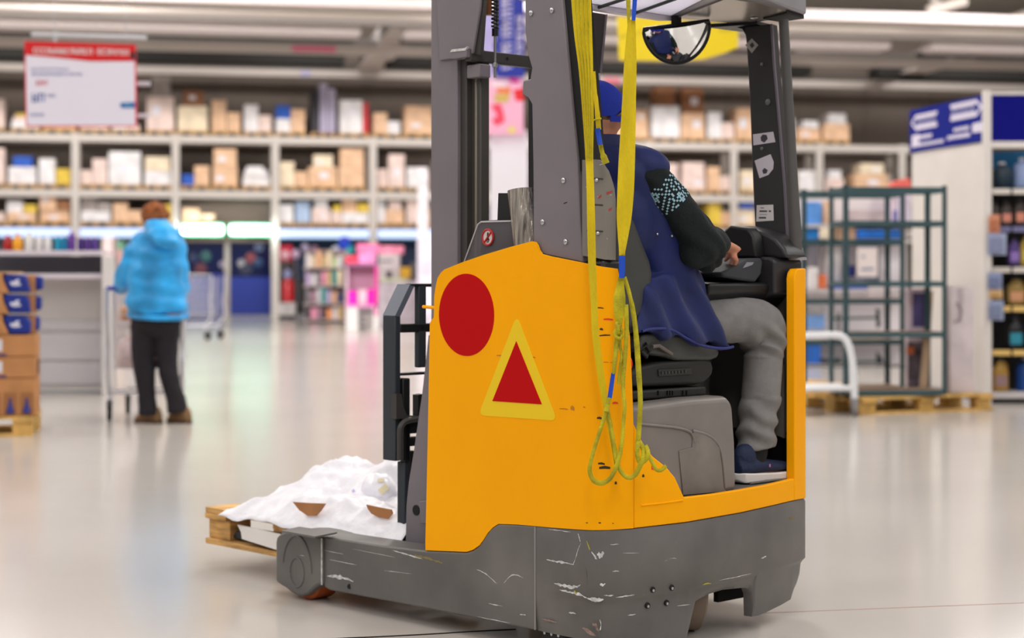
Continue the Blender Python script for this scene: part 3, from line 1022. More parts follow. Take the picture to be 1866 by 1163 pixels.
MB().tube([pa, pb], [0.0165, 0.0205], 20).build('rear_post', mat('post_tube', (82, 80, 79), .45), truck)
MB().lathe((pb.x, pb.y, pb.z - .004), [(0.034, 0), (0.034, 0.008), (0.022, 0.012)], 20).build('post_foot', mat('foot_light', (150, 146, 150), .4), truck)

# dark front pillar of the guard behind the straps
MB().prism(TU([(1072, 20), (1106, 26), (1101, 80), (1096, 133), (1080, 133), (1074, 60)], 0.50), (0, 0.05, 0)).build('front_pillar', M_MASTD, truck, bevel=.004)
MB().prism(TU([(1104, 26), (1107, 26), (1097, 134), (1093, 133)], 0.497), (0, 0.004, 0)).build('pillar_rim', M_MAST, truck)
MB().cyl(tl(1088, 134, u=.52), tl(1088, 155, u=.52), 0.012, 12).build('pillar_end', M_PAPER, truck)

# half-round convex mirror
xa, xb = tl(1173, 54, D=6.02), tl(1292, 39, D=6.02)
R_ = (xb - xa).length / 2
ctr = (xa + xb) / 2
ax = (xb - xa).normalized()
nrm = Vector((-.77, -.51, -.40))
nrm = (nrm - ax * nrm.dot(ax)).normalized()
dn = ax.cross(nrm)
if dn.z > 0:
    dn = -dn
nrm = ax.cross(dn)
if nrm.dot(Vector((-.77, -.51, -.4))) < 0:
    nrm = -nrm
RD = R_ * 1.16
mb = MB()
vs, fs = [ctr + nrm * 0.03], []
NR, NA = 8, 32
for i in range(1, NR + 1):
    q = i / NR
    for k in range(NA + 1):
        a = PI * k / NA
        vs.append(ctr + ax * (math.cos(a) * R_ * q) + dn * (math.sin(a) * RD * q) + nrm * (0.03 * (1 - q * q)))
W1 = NA + 1
for k in range(NA):
    fs.append((0, 1 + k, 2 + k))
for i in range(NR - 1):
    for k in range(NA):
        fs.append((1 + i * W1 + k, 1 + (i + 1) * W1 + k, 1 + (i + 1) * W1 + k + 1, 1 + i * W1 + k + 1))
mb.add(vs, fs)
mir = mb.build('mirror', mat('mirror_glass', (235, 238, 240), 0.03, 1.0), truck)
rim = [ctr + ax * (math.cos(PI * k / 32) * R_ * 1.02) + dn * (math.sin(PI * k / 32) * RD * 1.02) for k in range(33)]
MB().tube(rim, 0.0055, 8, closed=True).build('mirror_rim', M_BLACK, mir)
MB().tube([xa, xb], 0.009, 8).build('mirror_top', M_BLACK, mir)
back = [ctr + ax * (math.cos(PI * k / 32) * R_) + dn * (math.sin(PI * k / 32) * RD) - nrm * 0.002 for k in range(33)]
MB().prism(back, -nrm * 0.008).build('mirror_back', M_BLACK, mir)
MB().cbox(ctr + Vector((0, 0.0, 0.035)), (0.03, 0.02, 0.07)).build('mirror_bracket', M_BLACK, mir)

# --- carriage, load backrest, forks at the front
ub = 1.17
def bx(name, v0, v1, u0, u1, za, zb, m=M_IRON, bevel=.004):
    return MB().box(v0, v1, u0, u1, za, zb).build(name, m, truck, bevel=bevel)


P0 = tl(697, 575, v=0.15)
P1 = tl(697, 838, v=0.15)
um1, um0 = tl(697, 700, v=.15).y, tl(720, 700, v=.15).y
zt, zb = P0.z, P1.z
ztop = tl(735, 518, u=um0).z
vtop = tl(724, 520, u=um1).x
bx('backrest_post', 0.15, 0.175, um0, um1, zb, zt)
MB().prism([Vector((0.15, um0, zt)), Vector((0.15, um1, zt)), Vector((vtop, um1, ztop)), Vector((vtop, um0, ztop))], (0.022, 0, -0.004)).build('backrest_shoulder', mat('iron_light', (92, 98, 112), .45), truck)
bx('backrest_top', vtop, 0.90, um0, um0 + 0.03, ztop - 0.010, ztop + 0.002, M_BLACK)
v2 = tl(763, 600, u=um0).x
v3 = tl(777, 600, u=um0).x
bx('backrest_bar', v2, v3, um0, um0 + 0.025, tl(768, 670, u=um0).z, ztop)
bx('backrest_bar', 0.60, 0.63, um0, um0 + 0.025, zb, ztop)
bx('backrest_post', 0.885, 0.91, um0, um1, zb, ztop)
bx('backrest_rail', 0.175, 0.90, um0, um0 + 0.03, tl(750, 606, u=um0).z, tl(750, 590, u=um0).z, M_BLACK)
bx('backrest_rail', 0.175, 0.90, um0, um0 + 0.03, tl(750, 684, u=um0).z, tl(750, 679, u=um0).z, M_BLACK)
bx('carriage_side', 0.178, 0.21, um0 - .01, um0 + .03, zb, tl(725, 690, u=um0).z, M_BLACK)
MB().prism(TU([(722, 718), (732, 718), (735, 740), (741, 757), (760, 758), (760, 762), (722, 764)], um0 - .012), (0, .03, 0)).build('carriage_hook', M_MASTD, truck)
MB().prism(TU([(762, 720), (772, 718), (772, 760), (762, 758)], um0 - .012), (0, .03, 0)).build('carriage_lug', M_BLACK, truck)
pth = [tl(x, y, u=um0 - .02) for x, y in spline([(771, 763), (752, 765), (738, 769), (731, 777), (729, 790), (729, 838)], 5)]
MB().tube(pth, 0.011, 10).build('carriage_guard_tube', M_MASTD, truck)
for (xa, xb, ya, yb) in ((738, 770, 764, 789), (738, 768, 798, 812), (746, 756, 822, 875), (738, 748, 764, 842)):
    a, b = tl(xa, ya, u=um0 - .01), tl(xb, yb, u=um0 - .01)
    bx('carriage_plate', a.x, b.x, um0 - .01, um0 + .02, b.z, a.z, M_BLACK)
# fork arms
fz0, fz1 = 0.125, 0.165
for k, (va, vb) in enumerate(((tl(735, 880, u=um0).x, tl(735, 880, u=um0).x + 0.10), (0.66, 0.76))):
    top = tl(735, 842, u=um0).z
    prof = [(um0 - .005, top), (um0 + .035, top), (um0 + .035, fz1), (um0 + 1.02, fz1 - .01), (um0 + 1.05, fz0), (um0 - .005, fz0)]
    MB().prism([Vector((va, u, z)) for u, z in prof], (vb - va, 0, 0)).build('fork_arm', M_IRON, truck, bevel=.004)
# slanted foot of the mast
MB().prism(TV([(780, 610), (776, 650), (768, 720), (760, 775), (752, 830), (744, 880), (740, 920), (738, 1000), (795, 1006), (795, 610)], 0.145), (0.06, 0, 0)).build('mast_foot', M_MAST, truck, bevel=.004)
MB().prism(TV([(763, 914), (782, 911), (782, 956), (766, 954)], 0.125), (0.03, 0, 0)).build('mast_foot_bracket', M_MAST, truck, bevel=.003)
c = tl(758, 930, v=.143)
MB().lathe((c.x - .001, c.y, c.z), [(0.018, 0), (0.018, 0.004)], 16, 'x').build('mast_foot_hole', M_RUBBER, truck)

# clear splash guard with a no-entry sticker, by the mast
M_CLEAR = mat('clear_shield', (170, 166, 172), 0.12, trans=0.8, ior=1.15)
sh = MB().prism(TV([(845, 480), (872, 408), (878, 404), (935, 402), (935, 480)], 0.06), (0.005, 0, 0)).build('clear_shield', M_CLEAR, truck)
MB().tube(TV([(846, 478), (871, 409), (877, 404.5), (935, 403)], 0.058), 0.0028, 8).build('shield_edge', mat('shield_edge', (178, 176, 180), .3), sh)
c = tl(889, 432.5, v=.057)
rr = 0.026
mb = MB().prism([(c.x, c.y + rr * 1.0 * math.cos(2 * PI * k / 32), c.z + rr * math.sin(2 * PI * k / 32)) for k in range(32)], (0.001, 0, 0))
s1 = mb.build('warning_sticker', mat('sticker_cream', (206, 200, 196), .5), sh, label='round red and white no-entry sticker')
MB().tube([(c.x - .0005, c.y + .025 * math.cos(2 * PI * k / 32), c.z + .025 * math.sin(2 * PI * k / 32)) for k in range(32)], 0.0036, 6, closed=True).build('sticker_ring', mat('sticker_red', (176, 22, 26), .5), s1)
MB().tube([(c.x - .0005, c.y - .018, c.z + .018), (c.x - .0005, c.y + .018, c.z - .018)], 0.0034, 6).build('sticker_bar', MATS['sticker_red'], s1)
mb = MB()
mb.ell((c.x - .0004, c.y, c.z + .012), (0.0008, 0.004, 0.004), 8, 6)
mb.cbox((c.x - .0004, c.y, c.z), (0.0008, 0.008, 0.018))
mb.cbox((c.x - .0004, c.y + .003, c.z - .012), (0.0008, 0.0035, 0.012))
mb.cbox((c.x - .0004, c.y - .004, c.z - .011), (0.0008, 0.0035, 0.012), rx=.4)
mb.build('sticker_figure', M_BLACK, s1)
MB().box(0.10, 0.16, *sorted((tl(885, 410, v=.1).y, tl(935, 410, v=.1).y)), 1.0, tl(905, 401, v=.1).z).build('battery_cap', M_MASTD, truck)
MB().prism(TV([(906, 408), (908, 352), (928, 352), (930, 408)], 0.12), (0.03, 0, 0)).build('hose_cover', M_BLACK, truck)

# roll of stretch film standing behind the yellow panel
M_FILM = mat('stretch_film', (172, 164, 154), 0.16, 0.7, var=0.35, vscale=14, stretch=(6, 6, .4), bump=.5, bscale=26)
film = empty('stretch_film_roll', (O_T.x, O_T.y, 0), RZ_T, 'shiny roll of clear stretch film standing behind the yellow panel', 'film roll')
fa, fb = tl(962, 470, v=0.075), tl(948, 346, v=0.075)
mb = MB()
mb.tube([fa, fa.lerp(fb, .5), fb], [0.040, 0.0405, 0.041], 24)
mb.build('film', M_FILM, film)
MB().tube([fa, fb + (fb - fa) * 0.015], 0.022, 16).build('core_tube', mat('core_card', (120, 98, 78), .8), film)

# ------------------------------------------------------------------ lifting slings hung on the roof
M_SLING = mat('sling_webbing', (206, 180, 0), 0.75, var=.08, vscale=14, stretch=(1, 1, .3), bump=.35, bscale=220)
M_SLING2 = mat('sling_webbing_worn', (176, 164, 22), 0.8, var=.16, vscale=22, bump=.4, bscale=200)
M_SLEEVE = mat('sling_sleeve', (12, 72, 190), 0.6)


def band(name, rows, m, parent, D=5.13, th=0.004, amp=0.004, cross=False):
    """flat webbing; rows: (x0, y0, x1, y1) left and right edge points down its length, optional depth"""
    outer, inner = [], []
    R2 = spline([(r[0], r[1], r[2], r[3], r[4] if len(r) > 4 else D) for r in rows], 5)
    cols = 5
    for j, (xa, ya, xb, yb, d) in enumerate(R2):
        c, q = [], []
        for k in range(cols):
            t = k / (cols - 1)
            dd = d + amp * math.sin(j * 0.35 + t * 2.2) + 0.003 * math.sin(PI * t)
            p = tl(xa + (xb - xa) * t, ya + (yb - ya) * t, D=dd)
            c.append(p)
            q.append(p + Vector((0.687 * th, 0.726 * th, 0)))
        outer.append(c)
        inner.append(q)
    return MB().shell(outer, inner).build(name, m, parent, angle=1.2)


def strand(name, path, w, m, parent, D=5.12):
    """narrow webbing along a path of (x, y[, depth]); w width in photo pixels"""
    rows = []
    P_ = [(p[0], p[1], p[2] if len(p) > 2 else D) for p in path]
    S_ = spline(P_, 4)
    for i, (x, y, d) in enumerate(S_):
        a, b = S_[max(0, i - 1)], S_[min(len(S_) - 1, i + 1)]
        t = Vector((b[0] - a[0], b[1] - a[1]))
        t = t.normalized() if t.length > 1e-6 else Vector((0, 1))
        n = Vector((t.y, -t.x))
        ww = w[min(len(w) - 1, int(i / len(S_) * len(w)))] if isinstance(w, (list, tuple)) else w
        rows.append((x - n.x * ww / 2, y - n.y * ww / 2, x + n.x * ww / 2, y + n.y * ww / 2, d))
    outer, inner = [], []
    for j, (xa, ya, xb, yb, d) in enumerate(rows):
        c, q = [], []
        for k in range(4):
            t = k / 3
            p = tl(xa + (xb - xa) * t, ya + (yb - ya) * t, D=d - 0.004 * math.sin(PI * t) + 0.003 * math.sin(j * .5))
            c.append(p)
            q.append(p + Vector((0.687 * .004, 0.726 * .004, 0)))
        outer.append(c)
        inner.append(q)
    return MB().shell(outer, inner).build(name, m, parent, angle=1.2)


slA = empty('lifting_sling', (O_T.x, O_T.y, 0), RZ_T, 'wide yellow webbing sling hanging along the grey pillar, leftmost of the slings', 'sling')
band('webbing', [(1039, -30, 1075, -30), (1041, 0, 1077, 0), (1046, 60, 1079, 60), (1055, 130, 1081, 130), (1062, 215, 1082, 215), (1067, 290, 1081, 290), (1069, 350, 1083, 350),
                 (1070, 420, 1085, 420), (1072, 480, 1086, 480), (1077, 560, 1089, 560), (1079, 610, 1092, 610), (1088, 680, 1101, 680), (1101, 750, 1111, 750), (1114, 815, 1122, 815), (1120, 850, 1127, 846)], M_SLING, slA, D=5.10)
# stitched ribs along the wide part
for k in range(4):
    t = (k + 1) / 5
    pts = [tl(xa + (xb - xa) * t, y, D=5.094) for xa, xb, y in ((1041, 1077, -30), (1046, 1079, 60), (1055, 1081, 130), (1062, 1082, 215), (1067, 1081, 290))]
    MB().tube(pts, 0.0016, 6).build('woven_rib', M_SLING2, slA)
slB = empty('lifting_sling', (O_T.x, O_T.y, 0), RZ_T, 'long knotted yellow webbing sling with blue sleeves hanging down the truck corner', 'sling')
band('webbing', [(1145, 36, 1158, 36), (1141, 70, 1159, 70), (1137, 120, 1160, 120), (1134, 180, 1159, 180), (1130, 250, 1158, 250), (1127, 300, 1157, 300), (1125, 350, 1155, 350), (1124, 395, 1151, 395),
                 (1126, 430, 1145, 430), (1128, 456, 1140, 456), (1128, 468, 1139, 468)], M_SLING, slB, D=5.09)
band('webbing', [(1143, -30, 1151, -30), (1141, 0, 1149, 0), (1143, 35, 1148, 35), (1145, 62, 1147, 62), (1146, 75, 1148, 75)], M_SLING2, slB, D=5.10)
band('blue_sleeve', [(1154, -30, 1163, -30), (1153, 0, 1161, 0), (1151, 37, 1158, 37)], M_SLEEVE, slB, D=5.085, amp=.001)
band('blue_sleeve', [(1128, 466, 1139, 466), (1128, 485, 1139, 485), (1128, 507, 1138, 507)], M_SLEEVE, slB, D=5.082, amp=.001)
band('webbing', [(1127, 505, 1137, 505), (1122, 525, 1138, 525), (1118, 548, 1140, 548), (1119, 570, 1138, 570), (1123, 588, 1134, 588), (1124, 598, 1132, 598)], M_SLING2, slB, D=5.09)
mb = MB()
kc = tl(1127, 603, D=5.085)
kp = []
for i in range(40):
    a = 2 * PI * i / 13
    kp.append(kc + Vector((0.009 * math.cos(a), 0.006 * math.sin(a * 1.3), 0.012 * math.sin(a) - 0.0006 * (i - 20))))
mb.tube(kp, 0.0055, 8)
mb.build('knot', M_SLING2, slB)
strand('webbing', [(1126, 608), (1123, 630), (1121, 655), (1118, 682)], [9, 9, 8, 7], M_SLING2, slB, 5.088)
strand('webbing', [(1130, 608), (1130, 630), (1133, 650), (1130, 668), (1127, 700)], 5, M_SLING2, slB, 5.092)
band('blue_sleeve', [(1114, 680, 1121, 681), (1110, 705, 1118, 706), (1107, 725, 1115, 726)], M_SLEEVE, slB, D=5.082, amp=.001)
strand('webbing', [(1111, 725), (1107, 738), (1105, 750)], [8, 10], M_SLING2, slB, 5.084)
strand('webbing', [(1105, 748), (1095, 780), (1084, 815), (1076, 845), (1075, 862), (1082, 876), (1096, 881), (1110, 874), (1120, 858), (1128, 835), (1134, 800), (1136, 770), (1138, 740), (1135, 700), (1139, 650), (1142, 600), (1141, 555)],
       [7, 7, 8, 9, 8, 8, 7, 7, 8, 8], M_SLING2, slB, 5.088)
strand('webbing', [(1107, 748), (1113, 775), (1118, 805), (1123, 835), (1129, 855), (1139, 868), (1149, 871), (1158, 865), (1166, 850), (1172, 835), (1172, 818), (1164, 808), (1161, 826), (1166, 843), (1177, 838), (1181, 825), (1176, 812)],
       [7, 8, 8, 9, 9, 8, 8], M_SLING2, slB, 5.094)
strand('webbing', [(1138, 505), (1147, 535), (1155, 575), (1160, 620), (1164, 680), (1167, 730), (1165, 775), (1162, 812)], [7, 9, 10, 9, 9], M_SLING2, slB, 5.11)
strand('webbing', [(1180, 826), (1188, 842), (1196, 856), (1205, 857), (1214, 849)], 7, M_SLING2, slB, 5.16)
slC = empty('lifting_sling', (O_T.x, O_T.y, 0), RZ_T, 'narrow yellow strap with a blue sleeve in front of the driver\'s neck', 'sling')
strand('webbing', [(1082, 130), (1085, 170), (1088, 200), (1090, 222), (1091, 236)], [6, 8, 9, 9], M_SLING, slC, 5.16)
strand('blue_sleeve', [(1089, 234), (1091, 248), (1094, 264)], 9, M_SLEEVE, slC, 5.155)
strand('webbing', [(1094, 262), (1098, 280), (1105, 298)], [8, 12], M_SLING2, slC, 5.165)
strand('loose_end', [(1082, 219), (1090, 217), (1096, 216)], 3, M_SLING2, slC, 5.15)
# ------------------------------------------------------------------ people
M_SKIN = mat('skin', (205, 140, 112), 0.55, var=.06, vscale=30)
M_VEST = mat('vest_navy', (10, 26, 84), 0.65, var=.12, vscale=7, bump=.12, bscale=40, sheen=.05)
M_KNIT = mat('sweater_teal_black', (6, 18, 21), 0.85, var=.2, vscale=60, bump=.4, bscale=180)
M_TROU = mat('trousers_grey', (122, 120, 119), 0.85, var=.06, vscale=20, bump=.12, bscale=120)
M_CAP = mat('cap_blue', (6, 40, 156), 0.75, bump=.2, bscale=200)
M_SHOE = mat('shoe_navy', (20, 34, 66), 0.7, bump=.25, bscale=120)
M_SOLE = mat('shoe_sole', (222, 216, 212), 0.6)


def smoothpath(pts, n=6):
    return spline(pts, n)


def limb(mb, pts, seg=18, n=6, open_end=False):
    """pts: (x, y, z, ra[, rb]) joints of a tapering limb"""
    P_ = smoothpath([(p[0], p[1], p[2], p[3], p[4] if len(p) > 4 else p[3]) for p in pts], n)
    mb.tube([p[:3] for p in P_], [(p[3], p[4]) for p in P_], seg)
    for e in ((P_[0],) if open_end else (P_[0], P_[-1])):
        mb.ell(e[:3], (e[3] * .98, e[3] * .98, e[3] * .98), seg, 10)


def ring(c, rx, ry, n=28, pw=2.0, tilt=0.0, yaw=0.0):
    """superelliptic horizontal ring, may tilt along x"""
    out = []
    for k in range(n):
        a = 2 * PI * k / n
        ca, sa = math.cos(a), math.sin(a)
        x = rx * math.copysign(abs(ca) ** (2 / pw), ca)
        y = ry * math.copysign(abs(sa) ** (2 / pw), sa)
        x, y = x * math.cos(yaw) - y * math.sin(yaw), x * math.sin(yaw) + y * math.cos(yaw)
        out.append(Vector((c[0] + x, c[1] + y, c[2] + tilt * x)))
    return out


def torso(mb, rows, n=28, pw=2.3, sub=4):
    R_ = spline(rows, sub)
    mb.loft([ring(r[:3], r[3], r[4], n, pw, r[5] if len(r) > 5 else 0) for r in R_])


def folds(scale, amp, seed=0.0):
    sx, sy, sz = scale

    def f(co):
        p = Vector((co.x * sx + seed, co.y * sy, co.z * sz))
        return amp * (noise.noise(p) + 0.5 * noise.noise(p * 2.3))
    return f


def head_parts(mb, c, r, fwd):
    """skull, jaw, nose and ears; c centre, r half height, fwd facing direction (horizontal unit)"""
    f = Vector(fwd)
    s = Vector((-f.y, f.x, 0))
    mt = Matrix((f, s, Vector((0, 0, 1)))).transposed()
    c = Vector(c)
    mb.ell(c + Vector((0, 0, r * .2)) - f * r * .08, (r * .82, r * .66, r * .78), 24, 16, mt)
    mb.ell(c - Vector((0, 0, r * .35)) + f * r * .16, (r * .55, r * .5, r * .62), 20, 14, mt)
    mb.ell(c + f * r * .78 - Vector((0, 0, r * .12)), (r * .16, r * .1, r * .2), 12, 8, mt)
    mb.ell(c + f * r * .66 - Vector((0, 0, r * .5)), (r * .1, r * .22, r * .07), 12, 8, mt)
    for sg in (-1, 1):
        mb.ell(c + s * sg * r * .66 - f * r * .05 - Vector((0, 0, r * .06)), (r * .14, r * .07, r * .25), 12, 10, mt)
    return mt, s


def eyes(parent, c, r, fwd):
    f = Vector(fwd)
    s = Vector((-f.y, f.x, 0))
    for sg in (-1, 1):
        e = MB().ell(Vector(c) + f * r * .62 + s * sg * r * .28 + Vector((0, 0, r * .02)), (r * .1, r * .1, r * .08), 12, 8).build('eye', M_WHITE, parent)
        MB().ell(Vector(c) + f * r * .70 + s * sg * r * .28 + Vector((0, 0, r * .02)), (r * .045,) * 3, 10, 6).build('iris', M_BLACK, e)


def hand(mb, wrist, fwd, up, size, curl, side, spread=0.16):
    """palm, four unequal bent fingers and a thumb leaving the side of the palm"""
    f, u = Vector(fwd).normalized(), Vector(up)
    u = (u - f * u.dot(f)).normalized()
    s = f.cross(u) * side      # towards the thumb
    w = Vector(wrist)
    L_ = size
    mb.tube([w - f * L_ * .1, w + f * L_ * .1, w + f * L_ * .3, w + f * L_ * .5], [(L_ * .10, L_ * .16), (L_ * .10, L_ * .19), (L_ * .09, L_ * .23), (L_ * .07, L_ * .23)], 14)
    for k, (off, ln) in enumerate(((.17, .42), (.06, .48), (-.06, .45), (-.165, .36))):
        p = w + f * L_ * .46 + s * L_ * off
        d = (f + s * off * spread * 2).normalized()
        pts = [p - d * L_ * .08, p]
        ang = 0.0
        for q, frac in enumerate((.45, .32, .23)):
            ang += curl * (0.7 if q == 0 else 1.0)
            d2 = d * math.cos(ang) - u * math.sin(ang)
            pts.append(pts[-1] + d2 * L_ * ln * frac)
        mb.tube(pts, [L_ * .055, L_ * .055, L_ * .05, L_ * .045, L_ * .038], 10)
        mb.ell(pts[-1], (L_ * .038,) * 3, 10, 6)
    p = w + f * L_ * .12 + s * L_ * .16
    d = (f * .6 + s * .75 - u * .25).normalized()
    p1 = p + d * L_ * .22
    d = (f * .85 + s * .25 - u * .45).normalized()
    p2 = p1 + d * L_ * .18
    p3 = p2 + (d - u * .3).normalized() * L_ * .13
    mb.tube([p - d * .02, p1, p2, p3], [L_ * .075, L_ * .066, L_ * .056, L_ * .044], 10)
    mb.ell(p3, (L_ * .044,) * 3, 10, 6)


# ---- the driver, sitting across the truck and looking towards the forks
drv = empty('person', (O_T.x, O_T.y, 0), RZ_T, 'driver in blue cap and navy vest seated with his back to us', 'person')
HC, HR = (0.285, 0.315, 1.652), 0.115
FWD = Vector((-0.52, 0.85, 0)).normalized()
mb = MB()
head_parts(mb, HC, HR, FWD)
limb(mb, [(.315, .30, 1.48, .064), (.30, .30, 1.56, .058), (.288, .302, 1.62, .06)])
torso(mb, [(.53, .30, .96, .12, .17), (.50, .30, 1.05, .125, .165), (.455, .30, 1.16, .115, .16), (.40, .30, 1.28, .115, .17), (.355, .30, 1.40, .11, .18), (.33, .30, 1.48, .09, .16), (.32, .30, 1.54, .06, .09)])
ARM_R = [(.335, .118, 1.475), (.40, .085, 1.385), (.515, .06, 1.265), (.60, .09, 1.255), (.665, .122, 1.258)]
ARM_L = [(.35, .49, 1.47), (.42, .53, 1.36), (.50, .55, 1.25), (.58, .48, 1.22), (.645, .405, 1.225)]
for A in (ARM_R, ARM_L):
    limb(mb, [(*A[0], .044), (*A[1], .042), (*A[2], .040), (*A[3], .036), (*A[4], .03)])
hand(mb, (.665, .122, 1.262), (.80, .13, -.20), (-.25, -.72, .62), .185, .50, -1)
hand(mb, (.645, .405, 1.225), (.5, -.4, .05), (-.1, 0, 1), .15, .5, 1)
for hp, kn, an in (((.54, .205, 1.0), (.915, .130, 1.0), (.862, .135, .56)), ((.54, .395, 1.0), (.915, .43, 1.0), (.88, .43, .56))):
    limb(mb, [(*hp, .08), ((hp[0] + kn[0]) / 2, (hp[1] + kn[1]) / 2, 1.0, .055), (kn[0] - .02, kn[1], .985, .045), (kn[0] - .03, kn[1], .8, .042), (*an, .035)])
    limb(mb, [(an[0], an[1], .56, .035), (an[0], an[1], .515, .036), (an[0] + .12, an[1], .50, .03)])
me = remeshed(mb, 0.0065, 3)
body = link_mesh('body', me, M_SKIN, drv)
eyes(body, HC, HR, FWD)

# vest: torso shell with collar, armholes, skirt flaring over the thigh
mb = MB()
torso(mb, [(.565, .30, .985, .135, .222), (.545, .30, 1.04, .15, .218), (.50, .30, 1.13, .15, .21), (.455, .30, 1.22, .145, .208), (.405, .30, 1.32, .145, .215), (.365, .30, 1.42, .14, .218), (.34, .30, 1.49, .118, .205),
           (.325, .30, 1.535, .092, .15), (.315, .30, 1.56, .078, .098), (.308, .30, 1.58, .074, .082)], pw=2.4)
# shoulders
limb(mb, [(.322, .21, 1.520, .055), (.338, .140, 1.502, .056), (.345, .110, 1.490, .052)])
limb(mb, [(.322, .39, 1.520, .055), (.338, .46, 1.502, .056), (.345, .490, 1.490, .052)])
# back panel pushed out by the seat back
mb.ell((.30, .28, 1.33), (.13, .19, .16), 20, 14)
# side skirt of the vest hanging over seat and thigh
sk = []
for (x0, y0_, x1, y1_, uu) in ((1188, 500, 1262, 505, .10), (1180, 530, 1283, 542, .085), (1174, 560, 1310, 574, .072), (1170, 588, 1332, 606, .060), (1169, 606, 1346, 636, .055)):
    a, b = tl(x0, y0_, u=uu), tl(x1, y1_, u=uu + .005)
    m_ = (a + b) / 2
    n = 20
    rr = []
    for k in range(n):
        an = 2 * PI * k / n
        t = (math.cos(an) + 1) / 2
        p = a.lerp(b, t)
        rr.append(Vector((p.x, p.y + .035 * math.sin(an) + .03, p.z)))
    sk.append(rr)
mb.loft(sk)


def vest_disp(co):
    d = folds((7, 7, 5), .006, 3.1)(co)
    if co.z < 1.26:
        w = min(1, (1.26 - co.z) / .15)
        # diagonal drapery falling to the right hem
        ph = (co.x * 0.9 + co.z * 0.45) * 62 + 2.2 * noise.noise(Vector((co.x * 4, co.y * 4, co.z * 5)))
        d += w * .013 * math.sin(ph * .85)
    return d


me = remeshed(mb, 0.0075, 5, disp=vest_disp)
vest = link_mesh('vest', me, M_VEST, drv)
# hem piping
hp = [tl(x, y - 2, u=.052) for x, y in spline([(1170, 606), (1185, 602), (1210, 601), (1230, 606), (1250, 618), (1275, 630), (1300, 636), (1322, 637), (1336, 634)], 5)]
MB().tube(hp, .0048, 8).build('vest_hem', mat('vest_piping', (30, 40, 108), .6), vest)
hp = [tl(x, y, u=.056) for x, y in spline([(1322, 585), (1326, 605), (1331, 622), (1336, 634)], 5)]
# pointed corner of the flap
# collar
cl = [ring((.308, .30, 1.555), .084, .094, 24), ring((.303, .30, 1.590), .080, .089, 24), ring((.30, .30, 1.600), .073, .081, 24)]
MB().loft(cl).build('collar', M_VEST, vest)
# arm hole edge
a = Vector(ARM_R[0])
d = (Vector(ARM_R[1]) - a).normalized()
q = d.orthogonal().normalized()
q2 = d.cross(q)
for x, y in ((1197.5, 426.5), (1224, 430)):
    c = tl(x, y, u=.0)
    # press studs sit on the vest's side
    hit, loc, nrm_, _ = vest.ray_cast(Vector((CAMV, CAMU, H)), (c - Vector((CAMV, CAMU, H))).normalized())
    if hit:
        MB().ell(loc + nrm_ * .001, (.0045, .0045, .0045), 10, 8).build('press_stud', M_STEEL, vest)

# sweater sleeves, loose at the elbow
def sleeve_disp(seed):
    def f(co):
        return .004 * math.sin((co.x * .6 + co.z * .8) * 95 + 3 * noise.noise(co * 9)) * (0.4 + .6 * max(0, min(1, (co.x - .38) * 8))) + folds((14, 14, 14), .004, seed)(co)
    return f


for k, A in enumerate((ARM_R, ARM_L)):
    mb = MB()
    rr = (.055, .059, .064, .056, .040)
    limb(mb, [(*p, r) for p, r in zip([Vector(A[0]) * .9 + Vector(A[1]) * .1] + list(A[1:]), rr)], 20)
    if k == 0:
        mb.ell((.505, .075, 1.245), (.075, .055, .075), 16, 12)
        mb.ell((.585, .095, 1.225), (.055, .045, .06), 16, 12)
    me = remeshed(mb, 0.0065, 4, disp=sleeve_disp(k * 5.0))
    sl = link_mesh('sleeve', me, M_KNIT, drv)
    if k == 0:
        # light knitted band: rows of stitches lying on the sleeve
        stitch = MB()
        a, b = Vector(A[0]), Vector(A[1])
        PAT = ["..#..#...#..#...", ".#..###.#..#..#.", "#..#####..#..#..", "..##.#.##..#..#.", ".#.#####.#..#..#", "#...###..#.#..#.", ".#..#.#.#...#..#", "..#......#.#..#.",
               "#..#..#..#....#.", ".#..#..#...##..#", "..#..#..#.####.#", "#..#....#.#.#.#.", ".#..#..#..####..", "#.#..#..#..##..#"]
        ax_ = (Vector((.475, .045, 1.30)) - Vector((.335, .118, 1.475))).normalized()
        org = Vector((.335, .118, 1.475))
        e1 = ax_.orthogonal().normalized()
        e2 = ax_.cross(e1)
        for i, row in enumerate(PAT):
            for j, ch in enumerate(row * 3):
                if ch != '#':
                    continue
                th = 2 * PI * j / 48
                o_ = org + ax_ * (.038 + i * .0066)
                dr = e1 * math.cos(th) + e2 * math.sin(th)
                hit, loc, nn, _ = sl.ray_cast(o_ + dr * .2, -dr)
                if hit:
                    t1 = nn.cross(ax_).normalized() * .0034
                    t2 = ax_ * .0030
                    p = loc + nn * .0012
                    stitch.add([p - t1 - t2, p + t1 - t2, p + t1 + t2, p - t1 + t2], [(0, 1, 2, 3)])
        stitch.build('knit_pattern', mat('knit_pale', (150, 188, 204), .85), sl, smooth=False, kind='stuff')

# trousers
mb = MB()
mb.ell((.55, .30, .985), (.13, .20, .085), 20, 14)
for hp, kn, an in (((.54, .205, .995), (.925, .130, .995), (.868, .135, .60)), ((.54, .395, .995), (.915, .43, .995), (.88, .43, .60))):
    limb(mb, [(*hp, .085), ((hp[0] + kn[0]) / 2, (hp[1] + kn[1]) / 2, 1.005, .077), (kn[0] - .05, kn[1], 1.003, .073), (kn[0] + .002, kn[1], .965, .068), (kn[0] - .012, kn[1], .86, .067), (kn[0] - .026, kn[1], .74, .065),
              (an[0] + .014, an[1], .62, .065), (an[0] + .014, an[1], .575, .066)], 20, open_end=True)


